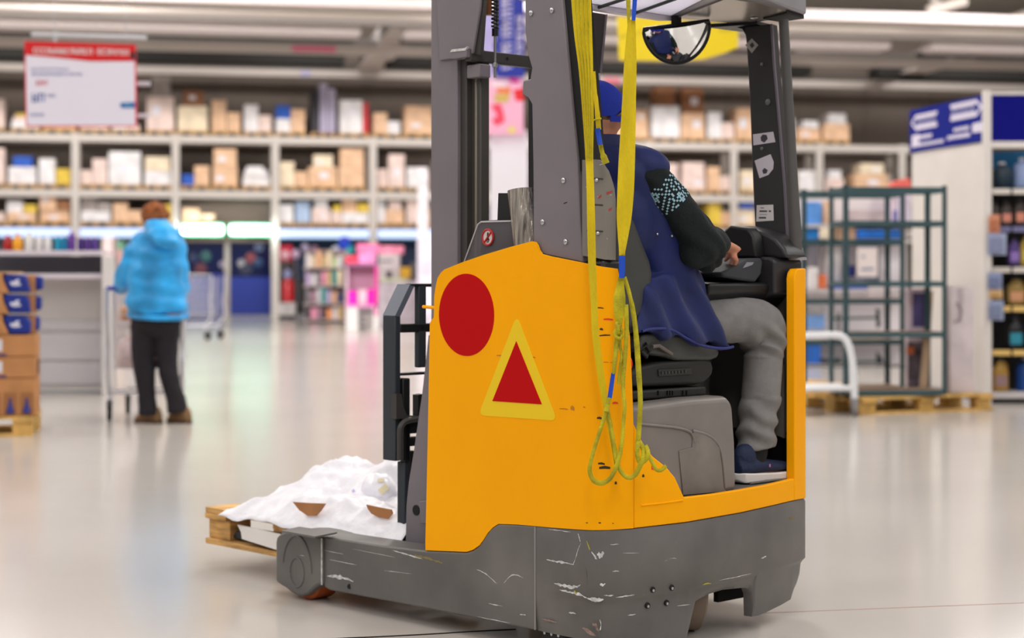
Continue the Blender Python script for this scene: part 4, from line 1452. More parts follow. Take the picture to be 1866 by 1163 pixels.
def trouser_disp(co):
    d = folds((9, 9, 9), .004, 8.0)(co)
    if co.x > .74 and co.z > .88:
        w = math.exp(-((co.x - .88) / .07) ** 2) * math.exp(-((co.z - .93) / .05) ** 2)
        d += w * .013 * (.7 + math.sin((co.x * .5 + co.z * .85) * 130))
    elif co.z < .75:
        d += .0055 * math.sin((co.z + co.x * .4) * 85 + 4 * noise.noise(co * 8))
    return d


me = remeshed(mb, 0.007, 4, disp=trouser_disp)
tr = link_mesh('trousers', me, M_TROU, drv)
for an in ((.868, .135), (.88, .43)):
    MB().tube([(an[0] + .01, an[1], .64), (an[0], an[1], .56), (an[0] - .012, an[1], .525)], [.050, .046, .044], 18).build('sock', mat('sock_black', (16, 16, 18), .9), drv)
# shoes: upper and ribbed sole
for (hx, hu) in ((.812, .125), (.87, .43)):
    z0_ = .468
    mb = MB()
    rows = []
    for t, hw, hh, dz in ((0, .026, .05, .05), (.03, .036, .062, .052), (.08, .038, .07, .054), (.13, .042, .052, .046), (.19, .048, .040, .040), (.235, .044, .034, .036), (.265, .028, .022, .030), (.275, .01, .01, .028)):
        rows.append([Vector((hx - .05 + t, hu + hw * math.cos(a), z0_ + .022 + dz * .5 + hh * .62 * math.sin(a) * (1 if math.sin(a) > 0 else .5))) for a in [2 * PI * k / 18 for k in range(18)]])
    mb.loft(rows)
    mb.ell((hx - .005, hu, z0_ + .085), (.045, .036, .045), 16, 10)
    me = remeshed(mb, .005, 3)
    sh_ = link_mesh('shoe', me, M_SHOE, drv)
    so = []
    for t, hw, zb_, zt_ in ((-.004, .012, .012, .034), (.01, .036, .004, .036), (.06, .042, .0, .032), (.11, .041, .006, .030), (.16, .047, .002, .028), (.22, .050, .004, .028), (.265, .036, .012, .034), (.284, .012, .024, .04)):
        so.append([Vector((hx - .05 + t, hu - hw, z0_ + zb_)), Vector((hx - .05 + t, hu + hw, z0_ + zb_)), Vector((hx - .05 + t, hu + hw * 1.02, z0_ + zt_)), Vector((hx - .05 + t, hu - hw * 1.02, z0_ + zt_))])
    sol = MB().loft(so).build('sole', M_SOLE, sh_, bevel=.004)
    MB().cbox((hx + .07, hu - .047, z0_ + .055), (.004, .003, .010)).build('pull_tab', mat('tab_pink', (200, 120, 170), .6), sh_)
    MB().tube([(hx - .03 + .03 * k, hu - .046 - .001 * (k % 2), z0_ + .005) for k in range(8)], .004, 6).build('sole_groove', mat('groove_grey', (120, 116, 112), .8), sh_)
# cap with strap, opening and peak
cmt = Matrix((FWD, Vector((-FWD.y, FWD.x, 0)), Vector((0, 0, 1)))).transposed()
cc = Vector(HC) + Vector((0, 0, HR * .30)) - FWD * HR * .06
rings_ = []
for i in range(12):
    th = (PI / 2) * i / 11
    r_ = math.cos(th)
    rr = []
    for k in range(32):
        a = 2 * PI * k / 32
        # the crown rises over the opening at the back
        lift = 0
        if i < 4 and math.cos(a) < -0.72:
            lift = (4 - i) / 4 * .026 * min(1, (-.72 - math.cos(a)) * 6)
        rr.append(cc + cmt @ Vector((HR * .93 * max(r_, .02) * math.cos(a), HR * .765 * max(r_, .02) * math.sin(a), HR * .80 * math.sin(th) + lift - .030 * (1 - math.sin(th)))))
    rings_.append(rr)
cap = MB().loft(rings_).build('cap', M_CAP, drv, angle=1.5)
st_ = []
for k in range(13):
    a = PI + (k - 6) / 6 * .95
    st_.append(cc + cmt @ Vector((HR * .95 * math.cos(a), HR * .79 * math.sin(a), -.040)))
mb = MB()
o1 = [[p + Vector((0, 0, .009)), p - Vector((0, 0, .009))] for p in st_]
i1 = [[q + (cc - q) * .03 for q in c] for c in o1]
mb.shell(o1, i1).build('cap_strap', M_CAP, cap)
pk = []
for k in range(15):
    a = -1.05 + 2.1 * k / 14
    pk.append((a,))
outer, inner = [], []
for (a,) in pk:
    col_ = []
    for q in range(5):
        e = q / 4
        col_.append(cc + cmt @ Vector((HR * (.90 + .62 * e * math.cos(a) ** .6) * math.cos(a), HR * .765 * (1 + .05 * e) * math.sin(a), -.028 - .022 * e ** 1.5 - .012 * abs(math.sin(a)) * e)))
    outer.append(col_)
    inner.append([p - Vector((0, 0, .004)) for p in col_])
MB().shell(outer, inner).build('cap_peak', M_CAP, cap)
MB().ell(cc + Vector((0, 0, HR * .80)), (.007, .007, .004), 10, 6).build('cap_button', M_CAP, cap)
# short grey hair showing in the cap opening and at the nape
mb = MB().ell(Vector(HC) + Vector((0, 0, HR * .16)) - FWD * HR * .14, (HR * .80, HR * .69, HR * .46), 24, 14, cmt)
mb.build('hair', mat('hair_grey', (128, 104, 92), .9, var=.2, vscale=80, bump=.6, bscale=300), drv)

# ---- the shopper in the blue jacket
WD = 13.78
wo = wfloor(296, 772)
wom = empty('person', (0, 0, 0), 0, 'shopper in a bright blue hooded jacket and black trousers pushing a trolley', 'person')


def wl(px, py, dd=0.0):
    return wp(px, py, WD + dd)


K = WD / F   # metres per photo pixel at the shopper
M_JACK = mat('jacket_blue', (36, 156, 228), 0.5, var=.16, vscale=6, sheen=.1)
M_BTROU = mat('trousers_black', (26, 22, 30), 0.8, bump=.1)
M_BOOT = mat('boot_brown', (128, 98, 66), 0.7, var=.1)
M_HAIR = mat('hair_auburn', (128, 70, 28), 0.7, var=.35, vscale=30, bump=.5, bscale=70)
hc = wl(283, 402, .02)
wf = Vector((-.5, .866, 0))
mb = MB()
head_parts(mb, hc, .112, wf)
limb(mb, [(*wl(294, 445), .07), (*wl(288, 420), .058)])
tw = lambda px, py, rx, ry, dd=0.0: (*wl(px, py, dd), rx * K, ry)
torso(mb, [tw(288, 600, 36, .11), tw(288, 560, 42, .13), tw(288, 500, 38, .12), tw(288, 450, 36, .11), tw(290, 430, 22, .08)])
AL = [wl(258, 448, .0), wl(236, 490, .05), wl(226, 512, .16), wl(222, 520, .38)]
AR = [wl(318, 450, .0), wl(324, 500, .02), wl(324, 540, .12), wl(316, 548, .36)]
for A in (AL, AR):
    limb(mb, [(*A[0], .06), (*A[1], .052), (*A[2], .045), (*A[3], .034)])
hand(mb, AL[3], (.1, 1, -.05), (0, 0, 1), .16, .6, -1)
hand(mb, AR[3], (-.1, 1, -.05), (0, 0, 1), .16, .6, 1)
LL = [wl(262, 590), wl(266, 680), wl(272, 750)]
LR = [wl(305, 590), wl(308, 680), wl(322, 745)]
for L_ in (LL, LR):
    limb(mb, [(*L_[0], .07), (*L_[1], .05), (*L_[2], .035)])
me = remeshed(mb, 0.010, 3)
bd = link_mesh('body', me, M_SKIN, wom)
eyes(bd, hc, .112, wf)
mb = MB()
torso(mb, [tw(288, 572, 53, .19), tw(287, 555, 55, .20), tw(286, 520, 51, .19), tw(287, 480, 49, .18), tw(291, 450, 46, .165), tw(293, 430, 39, .14), tw(293, 418, 24, .11)], pw=2.5)
limb(mb, [(*wl(262, 440), .085), (*AL[0], .10), (*wl(244, 478, .02), .105), (*wl(234, 500, .08), .095), (*AL[2], .085), (*AL[3], .065)], 20)
limb(mb, [(*wl(318, 440), .08), (*AR[0], .09), (*AR[1], .085), (*AR[2], .075), (*AR[3], .055)], 20)


def jack_disp(co):
    return .012 * math.sin(co.z * 42 + 3.5 * noise.noise(Vector((co.x * 3, co.y * 2, co.z * 3)))) * .55 + folds((6, 6, 9), .014, 1.0)(co)


me = remeshed(mb, 0.012, 4, disp=jack_disp)
jk = link_mesh('jacket', me, M_JACK, wom)
mb = MB()
hr = []
for (px, py, rx, ry, dd, tl_) in ((291, 420, 30, .15, -.02, 0), (297, 432, 34, .14, -.14, -.3), (303, 440, 27, .12, -.20, -.4), (302, 424, 28, .13, -.14, -.4), (290, 412, 26, .13, -.02, -.3), (284, 420, 22, .10, -.12, -.2)):
    hr.append((*wl(px, py, dd), rx * K, ry, tl_))
for h_ in hr:
    mb.ell(h_[:3], (h_[3], h_[4], .065), 20, 12, Euler((0, .25, 0)).to_matrix())
me = remeshed(mb, 0.011, 6, disp=folds((7, 7, 12), .012, 4.0))
hood = link_mesh('hood', me, M_JACK, jk)
MB().prism([wl(274, 431, -.22), wl(288, 435, -.24), wl(286, 438, -.24), wl(272, 434, -.22)], (0, .02, 0)).build('reflective_tab', mat('tab_grey', (110, 130, 150), .4), jk)
MB().tube([wl(x, y, dd) for x, y, dd in ((236, 574, -.02), (250, 578, -.15), (288, 580, -.20), (326, 580, -.15), (341, 576, -.02))], .022, 10).build('jacket_hem', M_JACK, jk)
mb = MB()
mb.ell(wl(284, 585), (46 * K, .16, .14), 20, 12)
limb(mb, [(*wl(261, 592), .105), (*wl(261, 645), .090), (*wl(265, 700), .080), (*wl(268, 730), .078), (*wl(269, 757), .080)], 20, open_end=True)
limb(mb, [(*wl(306, 592), .100), (*wl(304, 645), .082), (*wl(312, 700), .078), (*wl(321, 728), .078), (*wl(325, 752), .080)], 20, open_end=True)
me = remeshed(mb, 0.012, 4, disp=folds((8, 8, 6), .010, 2.0))
link_mesh('trousers', me, M_BTROU, wom)
for x, x2, yy in ((281, 256, 768), (336, 312, 768)):
    a = wl(x, 763, .02)
    mb = MB()
    f = Vector((-.85, .5, 0)) if x < 300 else Vector((-.75, .6, 0))
    rows = []
    for t, hw, hh in ((-.06, .03, .05), (-.04, .042, .085), (.02, .046, .09), (.07, .046, .07), (.12, .05, .05), (.165, .042, .04), (.19, .015, .02)):
        p = Vector((a.x, a.y, .006)) + f * t
        s_ = Vector((-f.y, f.x, 0))
        rows.append([p + s_ * hw * math.cos(q) + Vector((0, 0, hh * (1 + math.sin(q)) / 1.35)) for q in [2 * PI * k / 16 for k in range(16)]])
    mb.loft(rows)
    bo = mb.build('boot', M_BOOT, wom, angle=1.3)
    so = [[Vector((a.x, a.y, 0)) + f * t + Vector((-f.y, f.x, 0)) * hw * sg + Vector((0, 0, z)) for sg, z in ((-1, 0), (1, 0), (1, .025), (-1, .025))] for t, hw in ((-.065, .03), (-.03, .048), (.06, .048), (.13, .054), (.19, .03))]
    MB().loft(so).build('boot_sole', mat('boot_sole', (88, 66, 48), .8), bo)
mb = MB()
mb.ell(hc + Vector((0.0, -.02, .035)), (.105, .115, .10), 20, 14)
for k in range(26):
    a = random.uniform(0, 2 * PI)
    t = random.uniform(.1, 1.4)
    mb.ell(hc + Vector((.09 * math.cos(a) * math.sin(t), -.02 + .10 * math.sin(a) * math.sin(t), .03 + .095 * math.cos(t))), (.035, .035, .03), 10, 8)
me = remeshed(mb, .009, 2, disp=folds((22, 22, 14), .008, 6.0))
link_mesh('hair', me, M_HAIR, wom)
# ------------------------------------------------------------------ goods near the truck
ORD = ['zeroth', 'first', 'second', 'third', 'fourth', 'fifth', 'sixth', 'seventh', 'eighth', 'ninth', 'tenth', 'eleventh', 'twelfth', 'thirteenth', 'fourteenth', 'fifteenth', 'sixteenth', 'seventeenth',
       'eighteenth', 'nineteenth', 'twentieth', 'twenty-first', 'twenty-second', 'twenty-third', 'twenty-fourth', 'twenty-fifth', 'twenty-sixth']


def boards_pallet(name, loc, rz, label, L=1.2, Wd=0.8, z0=0.0, m=None, group=None):
    """pallet of separate boards and blocks, long side on local x"""
    m = m or M_WOOD
    t = empty(name, loc, rz, label, 'pallet', group)
    for y, w in ((0.07, .14), (.2475, .10), (.40, .14), (.5525, .10), (.73, .14)):
        yy = y / .8 * Wd
        MB().box(0, L, yy - w / 2, yy + w / 2, z0 + .122, z0 + .144).build('top_board', m, t, bevel=.002)
    for x in (.0725, .6, 1.1275):
        xx = x / 1.2 * L
        MB().box(xx - .0725, xx + .0725, 0, Wd, z0 + .100, z0 + .121).build('cross_board', m, t, bevel=.002)
        for y in (.07, .4, .73):
            yy = y / .8 * Wd
            w = .0725 if y == .4 else .05
            MB().box(xx - .0725, xx + .0725, yy - w, yy + w, z0 + .022, z0 + .0995).build('block', m, t, bevel=.003)
    for y, w in ((.05, .1), (.4, .145), (.75, .1)):
        yy = y / .8 * Wd
        MB().box(0, L, yy - w / 2, yy + w / 2, z0, z0 + .0215).build('bottom_board', m, t, bevel=.002)
    return t


def t2w(v, u, z=0.0):
    return Vector((O_T.x + v * RV.x + u * LV.x, O_T.y + v * RV.y + u * LV.y, z))


# pallet carried on the forks (local x along the truck's forks, y towards the near side)
pc = t2w(0.95, 1.19)
boards_pallet('pallet', (pc.x, pc.y, 0.095), math.atan2(LV.y, LV.x), 'worn wooden pallet lifted on the forks beneath white plastic sheeting', L=1.13, Wd=.80, z0=0)

# white plastic sheets crumpled over the pallet
M_PLAST = mat('white_plastic', (224, 222, 229), 0.45, var=.02, vscale=12, bump=.5, bscale=26)
sh_ = empty('plastic_sheeting', (O_T.x, O_T.y, 0), RZ_T, 'crumpled white plastic sheeting heaped over the pallet on the forks', 'plastic sheet')
NU, NV = 90, 64
g = []


def sheet_h(v, u):
    p = Vector((v * 4.2, u * 4.2, 1.7))
    n1 = noise.noise(p)
    ridge = 1 - abs(noise.noise(p * 1.9 + Vector((5, 2, 0)))) * 2
    ridge2 = 1 - abs(noise.noise(p * 4.1)) * 2
    pk1 = .115 * math.exp(-((v - .66) / .22) ** 2 - ((u - 2.06) / .20) ** 2)
    pk2 = .135 * math.exp(-((v - .62) / .17) ** 2 - ((u - 1.72) / .13) ** 2)
    pk3 = .05 * math.exp(-((v - .3) / .12) ** 2 - ((u - 1.55) / .16) ** 2)
    e = min(1, max(0, (v - .10) / .12)) * min(1, max(0, (2.20 - u) / .12)) * min(1, max(0, (1.02 - v) / .1))
    return (.248 + (pk1 + pk2 + pk3 + .032 + .03 * n1 + .022 * ridge + .010 * ridge2) * e) - (1 - e) * .012 * (1 + noise.noise(p * 2))


for i in range(NU + 1):
    col_ = []
    for j in range(NV + 1):
        u = 1.09 + (2.17 - 1.09) * i / NU
        v = .118 + (.99 - .118) * j / NV
        wob = .03 * noise.noise(Vector((u * 5, 3.3, 0)))
        vv = v + wob * (1 - j / NV)
        z = sheet_h(v, u)
        if j < 3:
            z -= (3 - j) * .008 * (1 + .8 * noise.noise(Vector((u * 9, 0, 4))))
        col_.append(Vector((vv, u, z)))
    g.append(col_)
MB().shell(g, [[p - Vector((0, 0, .0025)) for p in c] for c in g]).build('sheet', M_PLAST, sh_, angle=3)
sheet_o = sh_.children[0]


def on_sheet(px, py, off=.012):
    o_ = Vector((CAMV, CAMU, H))
    hit, loc, nn, _ = sheet_o.ray_cast(o_, (tl(px, py, v=.3) - o_).normalized())
    return loc.x - off if hit else .3

# tinted print and tape on the sheet
for (x, y, w, h_, k) in ((645, 902, 34, 5, 0), (683, 915, 8, 9, 1), (697, 880, 12, 22, 2), (567, 948, 6, 3, 1), (725, 911, 10, 4, 1), (621, 906, 7, 5, 3)):
    pass
M_CARD = mat('cardboard', (172, 118, 74), 0.8, var=.06, vscale=12)
cb = empty('cardboard_edge_piece', (O_T.x, O_T.y, 0), RZ_T, 'brown half-moon cardboard piece sticking from the white sheeting, farther from the truck', 'cardboard')
MB().prism([tl(x, y, v=on_sheet(562, 938)) for x, y in ((533, 915), (562, 917), (592, 918), (584, 930), (575, 940), (560, 940), (545, 930))], (.006, 0, 0)).build('flap', M_CARD, cb)
cb = empty('cardboard_edge_piece', (O_T.x, O_T.y, 0), RZ_T, 'brown torn cardboard piece sticking from the white sheeting beside the mast', 'cardboard')
MB().prism([tl(x, y, v=on_sheet(692, 943)) for x, y in ((667, 920), (690, 925), (712, 929), (714, 936), (706, 946), (690, 943), (676, 936), (670, 928))], (.006, 0, 0)).build('flap', M_CARD, cb)
wb = empty('foam_board', (O_T.x, O_T.y, 0), RZ_T, 'white foam board edge tucked under the sheeting on the lifted pallet', 'board')
MB().prism(TV([(431, 956), (502, 972), (600, 990), (600, 1010), (503, 1003), (440, 983), (438, 970)], .136), (.010, 0, 0)).build('board', mat('foam_white', (232, 228, 224), .6), wb, bevel=.003)
# clear tape-bag with tinted marks lying on the sheets
tb = empty('plastic_bag', (O_T.x, O_T.y, 0), RZ_T, 'printed clear plastic bag crumpled on the sheeting next to the mast', 'plastic bag')
mb = MB()
cbag = tl(692, 896, v=on_sheet(692, 900, -.03))
mb.ell(cbag, (.06, .085, .07), 22, 16)
mb.ell(cbag + Vector((.0, .10, -.035)), (.05, .09, .035), 18, 12)
me = remeshed(mb, .008, 3, disp=folds((16, 16, 12), .012, 9.0))
bag = link_mesh('bag', me, mat('bag_film', (238, 236, 246), .3, var=.05, vscale=14), tb)
for (x, y, w, h_, c) in ((694, 876, 4, 6, (236, 222, 190)), (699, 892, 6, 9, (236, 226, 186)), (683, 914, 3, 7, (60, 150, 216)), (650, 905, 16, 3, (196, 186, 224)), (622, 905, 4, 3, (60, 70, 110))):
    c_ = tl(x, y, v=.45)
    org_ = Vector((CAMV, CAMU, H))
    hit, loc, nn, _ = bag.ray_cast(org_, (c_ - org_).normalized())
    if hit:
        a_ = nn.orthogonal().normalized() * w * .0021
        b_ = nn.cross(a_).normalized() * h_ * .0021
        p = loc + nn * .002
        MB().add([p - a_ - b_, p + a_ - b_, p + a_ + b_, p - a_ + b_], [(0, 1, 2, 3)]).build('printed_mark', mat('mark_%d_%d' % (x, y), c, .5), bag)

# ------------------------------------------------------------------ left edge: cartons on a pallet
LD = 12.62
K2 = LD / F


def boxpx(name, x0, x1, yt, yb, D, depth, m, parent=None, bevel=.004, rz=0.0, **kw):
    """box whose front face spans these pixels at depth D, reaching back by depth"""
    a, b = wp(x0, yb, D), wp(x1, yt, D)
    mb = MB()
    if rz:
        mt = Matrix.Translation(a) @ Matrix.Rotation(rz, 4, 'Z')
        mb.box(0, b.x - a.x, 0, depth, 0, b.z - a.z, mt)
    else:
        mb.box(a.x, b.x, D, D + depth, a.z, b.z)
    return mb.build(name, m, parent, bevel=bevel, **kw)


def single(name, mb_obj, label, cat, group=None):
    return tag(mb_obj, label, cat, group)


M_CARD2 = mat('carton_brown', (186, 130, 82), 0.75, var=.05, vscale=6)
M_BLUEP = mat('pack_blue', (14, 40, 132), 0.45, var=.06)
M_LAB = mat('label_white', (214, 212, 222), 0.6)
p0 = wfloor(60, 795)
RL = .19
pl_ = boards_pallet('pallet', (p0.x - 1.2 * math.cos(RL), p0.y - 1.2 * math.sin(RL), 0), RL, 'wooden pallet under the brown cartons at the left edge', m=mat('pallet_pale', (206, 166, 96), .8, var=.12, vscale=8))
zs = [.146, .42, .62, .82, 1.02, 1.20]
NAMES = ['lowest', 'second lowest', 'middle', 'second highest', 'topmost']
lx1 = p0.x + .02
for k in range(3):
    z_a, z_b = (.146, .42, .575, .735)[k], (.415, .57, .73)[k]
    cbn = empty('carton', (0, 0, 0), 0, ['printed brown carton with picture panels, bottom of the stack at the left edge', 'plain brown carton second from the bottom of the stack at left edge', 'plain brown carton third from bottom, beneath the blue packs'][k], 'carton', 'stacked cartons at the left edge')
    MB().box(lx1 - .60, lx1, p0.y + .02, p0.y + .42, z_a, z_b).build('box', M_CARD2, cbn, bevel=.006)
    if k:
        MB().box(lx1 - .33, lx1 - .235, p0.y + .0175, p0.y + .0195, z_a + .04, z_b - .03).build('label', M_LAB, cbn)
        MB().box(lx1 - .27, lx1 - .205, p0.y + .0175, p0.y + .0195, z_a + .004, z_a + .022).build('tape_mark', mat('mark_violet', (92, 70, 110), .6), cbn)
        if k == 1:
            MB().box(lx1 + .0005, lx1 + .002, p0.y + .12, p0.y + .3, z_a + .02, z_a + .13).build('hand_hole', mat('hole_brown', (84, 48, 26), .8), cbn)
    else:
        for j in range(3):
            xa = lx1 - .34 + j * .115
            pn = MB().box(xa, xa + .09, p0.y + .017, p0.y + .0195, z_a + .01, z_a + .17).build('picture_panel', mat('panel_brown', (156, 104, 62), .7), cbn)
            MB().lathe((xa + .045, p0.y + .0165, z_a + .02), [(.024, 0), (.03, .012), (.016, .05), (.008, .09), (.010, .11)], 10).build('printed_bottle', mat('print_blue', (40, 50, 130), .6) if j else mat('print_dark', (40, 30, 30), .6), pn)
# cut-open cartons holding blue packs
for k in range(3):
    z_a, z_b = (.735, .885, 1.035)[k], (.88, 1.03, 1.175)[k]
    cut = empty('carton', (0, 0, 0), 0, 'cut-open brown carton holding a blue pack, %s of three at the left edge' % ['lowest', 'middle', 'uppermost'][k], 'carton', 'stacked cartons at the left edge')
    off = (.0, .015, .03)[2 - k]
    prof = [(lx1 - .60, z_a), (lx1 - .19 + off * 0, z_a), (lx1 - .23, (z_a + z_b) / 2 + .02), (lx1 - .235, z_b), (lx1 - .60, z_b)]
    MB().prism([Vector((x, p0.y + .02, z)) for x, z in prof], (0, .4, 0)).build('box', M_CARD2, cut, bevel=.004)
    MB().box(lx1 - .36, lx1 - .28, p0.y + .0175, p0.y + .0195, z_a + .03, z_b - .03).build('label', M_LAB, cut)
    MB().box(lx1 - .60, lx1 - .02, p0.y + .2, p0.y + .41, z_a, z_b - .01).build('tray', M_CARD2, cut, bevel=.003)
    pk_ = empty('blue_pack', (0, 0, 0), 0, 'dark blue pack with white print in the %s of the cut cartons' % ['lowest', 'middle', 'top'][k], 'pack', 'blue packs in the cut cartons')
    mb = MB()
    prof = [(lx1 - .185, z_a + .004), (lx1 - .045, z_a + .006), (lx1 - .045 - .01 * k, z_b - .05), (lx1 - .075, z_b - .012), (lx1 - .225, z_b - .004), (lx1 - .222, (z_a + z_b) / 2 + .02)]
    mb.prism([Vector((x, p0.y + .03, z)) for x, z in prof], (0, .16, 0)).build('pack', M_BLUEP, pk_, bevel=.012, seg=3)
    MB().prism([Vector((lx1 - .18 + x, p0.y + .0275, z_a + .05 + z)) for x, z in ((0, .01), (.03, .0), (.075, .005), (.07, .02), (.055, .022), (.065, .05), (.045, .05), (.02, .03), (.0, .035))], (0, .002, 0)).build('white_print', mat('print_white', (206, 206, 222), .5), pk_)
    MB().box(lx1 - .035, lx1 + .03 - .012 * (2 - k if k < 2 else 0), p0.y + .22, p0.y + .40, z_a + .02, z_b - .02).build('second_pack', M_BLUEP, pk_, bevel=.02, seg=3)
bgw = empty('white_bag', (0, 0, 0), 0, 'bulging white bag in front of the cut cartons at the left edge', 'bag')
mb = MB().ell((lx1 - .42, p0.y - .04, .80), (.16, .06, .085), 18, 12)
link_mesh('bag', remeshed(mb, .012, 3, disp=folds((9, 9, 9), .012, 2.2)), mat('bag_white', (226, 224, 230), .5), bgw)
tray = MB().box(lx1 - .60, lx1 - .12, p0.y + .02, p0.y + .40, 1.176, 1.186).build('cardboard_sheet', mat('lid_tan', (206, 160, 120), .8), None, bevel=.002)
tag(tray, 'flat tan cardboard sheet lying on top of the carton stack, left edge', 'cardboard')

# turn the stack with its pallet
for o in [q for q in COL.objects if q.parent is None and q.get('group') in ('stacked cartons at the left edge', 'blue packs in the cut cartons')] + [bgw, tray]:
    o.rotation_euler = (0, 0, RL)
    c_, s_ = math.cos(RL), math.sin(RL)
    o.location = (p0.x - (c_ * p0.x - s_ * p0.y), p0.y - (s_ * p0.x + c_ * p0.y), 0)

# ------------------------------------------------------------------ sales gondola with bottles
GD = 16.95
M_GOND = mat('gondola_grey', (188, 184, 188), 0.5)
M_GONDB = mat('gondola_back', (196, 190, 188), 0.55)
M_GEDGE = mat('gondola_edge', (206, 198, 208), 0.45)
gd = empty('sales_gondola', (0, 0, 0), 0, 'grey steel sales gondola with empty shelves at the left', 'shelving')
gx0, gx1 = wp(-70, 500, GD).x, wp(192, 500, GD).x
zt_ = wp(0, 466, GD).z
MB().box(gx0, gx1, GD + .42, GD + .46, 0.04, wp(0, 505, GD).z).build('back_panel', M_GONDB, gd)
MB().box(gx0, gx1, GD + .42, GD + .46, wp(0, 505, GD).z, zt_).build('back_panel', mat('gondola_shaded_back', (108, 108, 114), .6), gd)  # dark grey carries the shade under the shelf in its colour
for k in range(3):
    z_ = (.09, .33, .62)[k]
    MB().box(gx0, gx1 - .04, GD + .40, GD + .418, z_, z_ + (.22, .27, .10)[k]).build('back_strip', mat('gondola_strip', (190, 186, 190), .5), gd, bevel=.004)
MB().box(gx1 - .03, gx1, GD - .02, GD + .46, 0.0, zt_).build('end_panel', mat('gondola_end', (204, 200, 200), .5), gd, bevel=.004)
MB().box(gx0, gx1, GD + .36, GD + .42, 0.0, .035).build('kick_plate', mat('kick_grey', (150, 148, 148), .5), gd)
for y in (459, 501):
    z_ = wp(0, y, GD).z
    d0 = 0.0 if y == 459 else .05
    MB().box(gx0, gx1 - .03, GD + d0, GD + .42, z_ - .02, z_ + .006).build('shelf', M_GEDGE, gd, bevel=.003)
    MB().box(gx0, gx1 - .03, GD + d0 - .008, GD + d0 - .001, z_ - .035, z_ + .012).build('price_rail', M_GEDGE, gd)
z_sh = wp(0, 459, GD).z + .007


def bottle(name, x, w, h, D, z, m, label, cap_m, group, kind=0):
    b = empty(name, (0, 0, 0), 0, label, 'bottle', group)
    r = w / 2
    c = wp(x, 500, D)
    pr = [[(r * .9, 0), (r, .01), (r, h * .62), (r * .75, h * .74), (r * .38, h * .82), (r * .38, h * .86)],
          [(r * .9, 0), (r, .01), (r, h * .84), (r * .9, h * .88), (r * .5, h * .9)],
          [(r * .92, 0), (r, .008), (r, h * .72), (r * .6, h * .84), (r * .4, h * .87)]][kind]
    MB().lathe((c.x, D + .10, z), pr, 14).build('body', m, b)
    MB().lathe((c.x, D + .10, z + pr[-1][1]), [(r * .46, 0), (r * .46, h * .12), (r * .40, h * .14)], 10).build('cap', cap_m, b)
    return b


B = lambda n, c: mat(n, c, .35)
for (x, wpx, yt, c, ck, nm, lab) in ((9, 17, 428, (172, 30, 30), (190, 40, 40), 'b_red', 'red bottle at the left end of the bottle row on the gondola'),
                                     (27, 19, 426, (240, 168, 40), (230, 150, 30), 'b_orange', 'orange bottle on the gondola top beside the red bottle'),
                                     (48, 17, 425, (226, 226, 224), (232, 232, 230), 'b_white', 'tall white bottle on the gondola top next to the orange one'),
                                     (66, 14, 430, (224, 220, 220), (226, 222, 222), 'b_white2', 'short white bottle, middle of three white ones on the gondola'),
                                     (82, 14, 431, (228, 226, 226), (230, 228, 228), 'b_white3', 'short white bottle beside the teal bottles on the gondola'),
                                     (101, 12, 428, (24, 152, 188), (222, 214, 222), 'b_teal', 'teal bottle with pale cap, nearer the white bottles'),
                                     (113, 11, 428, (20, 132, 178), (222, 214, 222), 'b_teal2', 'teal bottle with pale cap beside the purple bottles'),
                                     (126, 15, 424, (100, 60, 150), (128, 84, 180), 'b_violet', 'tall violet bottle with violet cap on the gondola top'),
                                     (142, 12, 430, (70, 40, 120), (226, 206, 200), 'b_purple', 'dark purple bottle directly right of the tall violet one'),
                                     (155, 12, 430, (84, 50, 134), (226, 206, 200), 'b_purple2', 'dark purple bottle second from the right end of the gondola'),
                                     (168, 11, 430, (84, 54, 140), (226, 206, 200), 'b_purple3', 'dark purple bottle at the right end of the gondola top')):
    bottle('bottle', x, wpx * GD / F * .95, (453 - yt) * GD / F * 1.18, GD, z_sh, B(nm, c), lab, B(nm + '_cap', ck), 'bottles on the gondola top', 0 if nm in ('b_red', 'b_orange') else 1)

# ------------------------------------------------------------------ shopping trolleys
M_CHROME = mat('trolley_chrome', (214, 214, 220), 0.3, 0.55)
M_HANDLE = mat('trolley_blue', (46, 60, 170), 0.5)


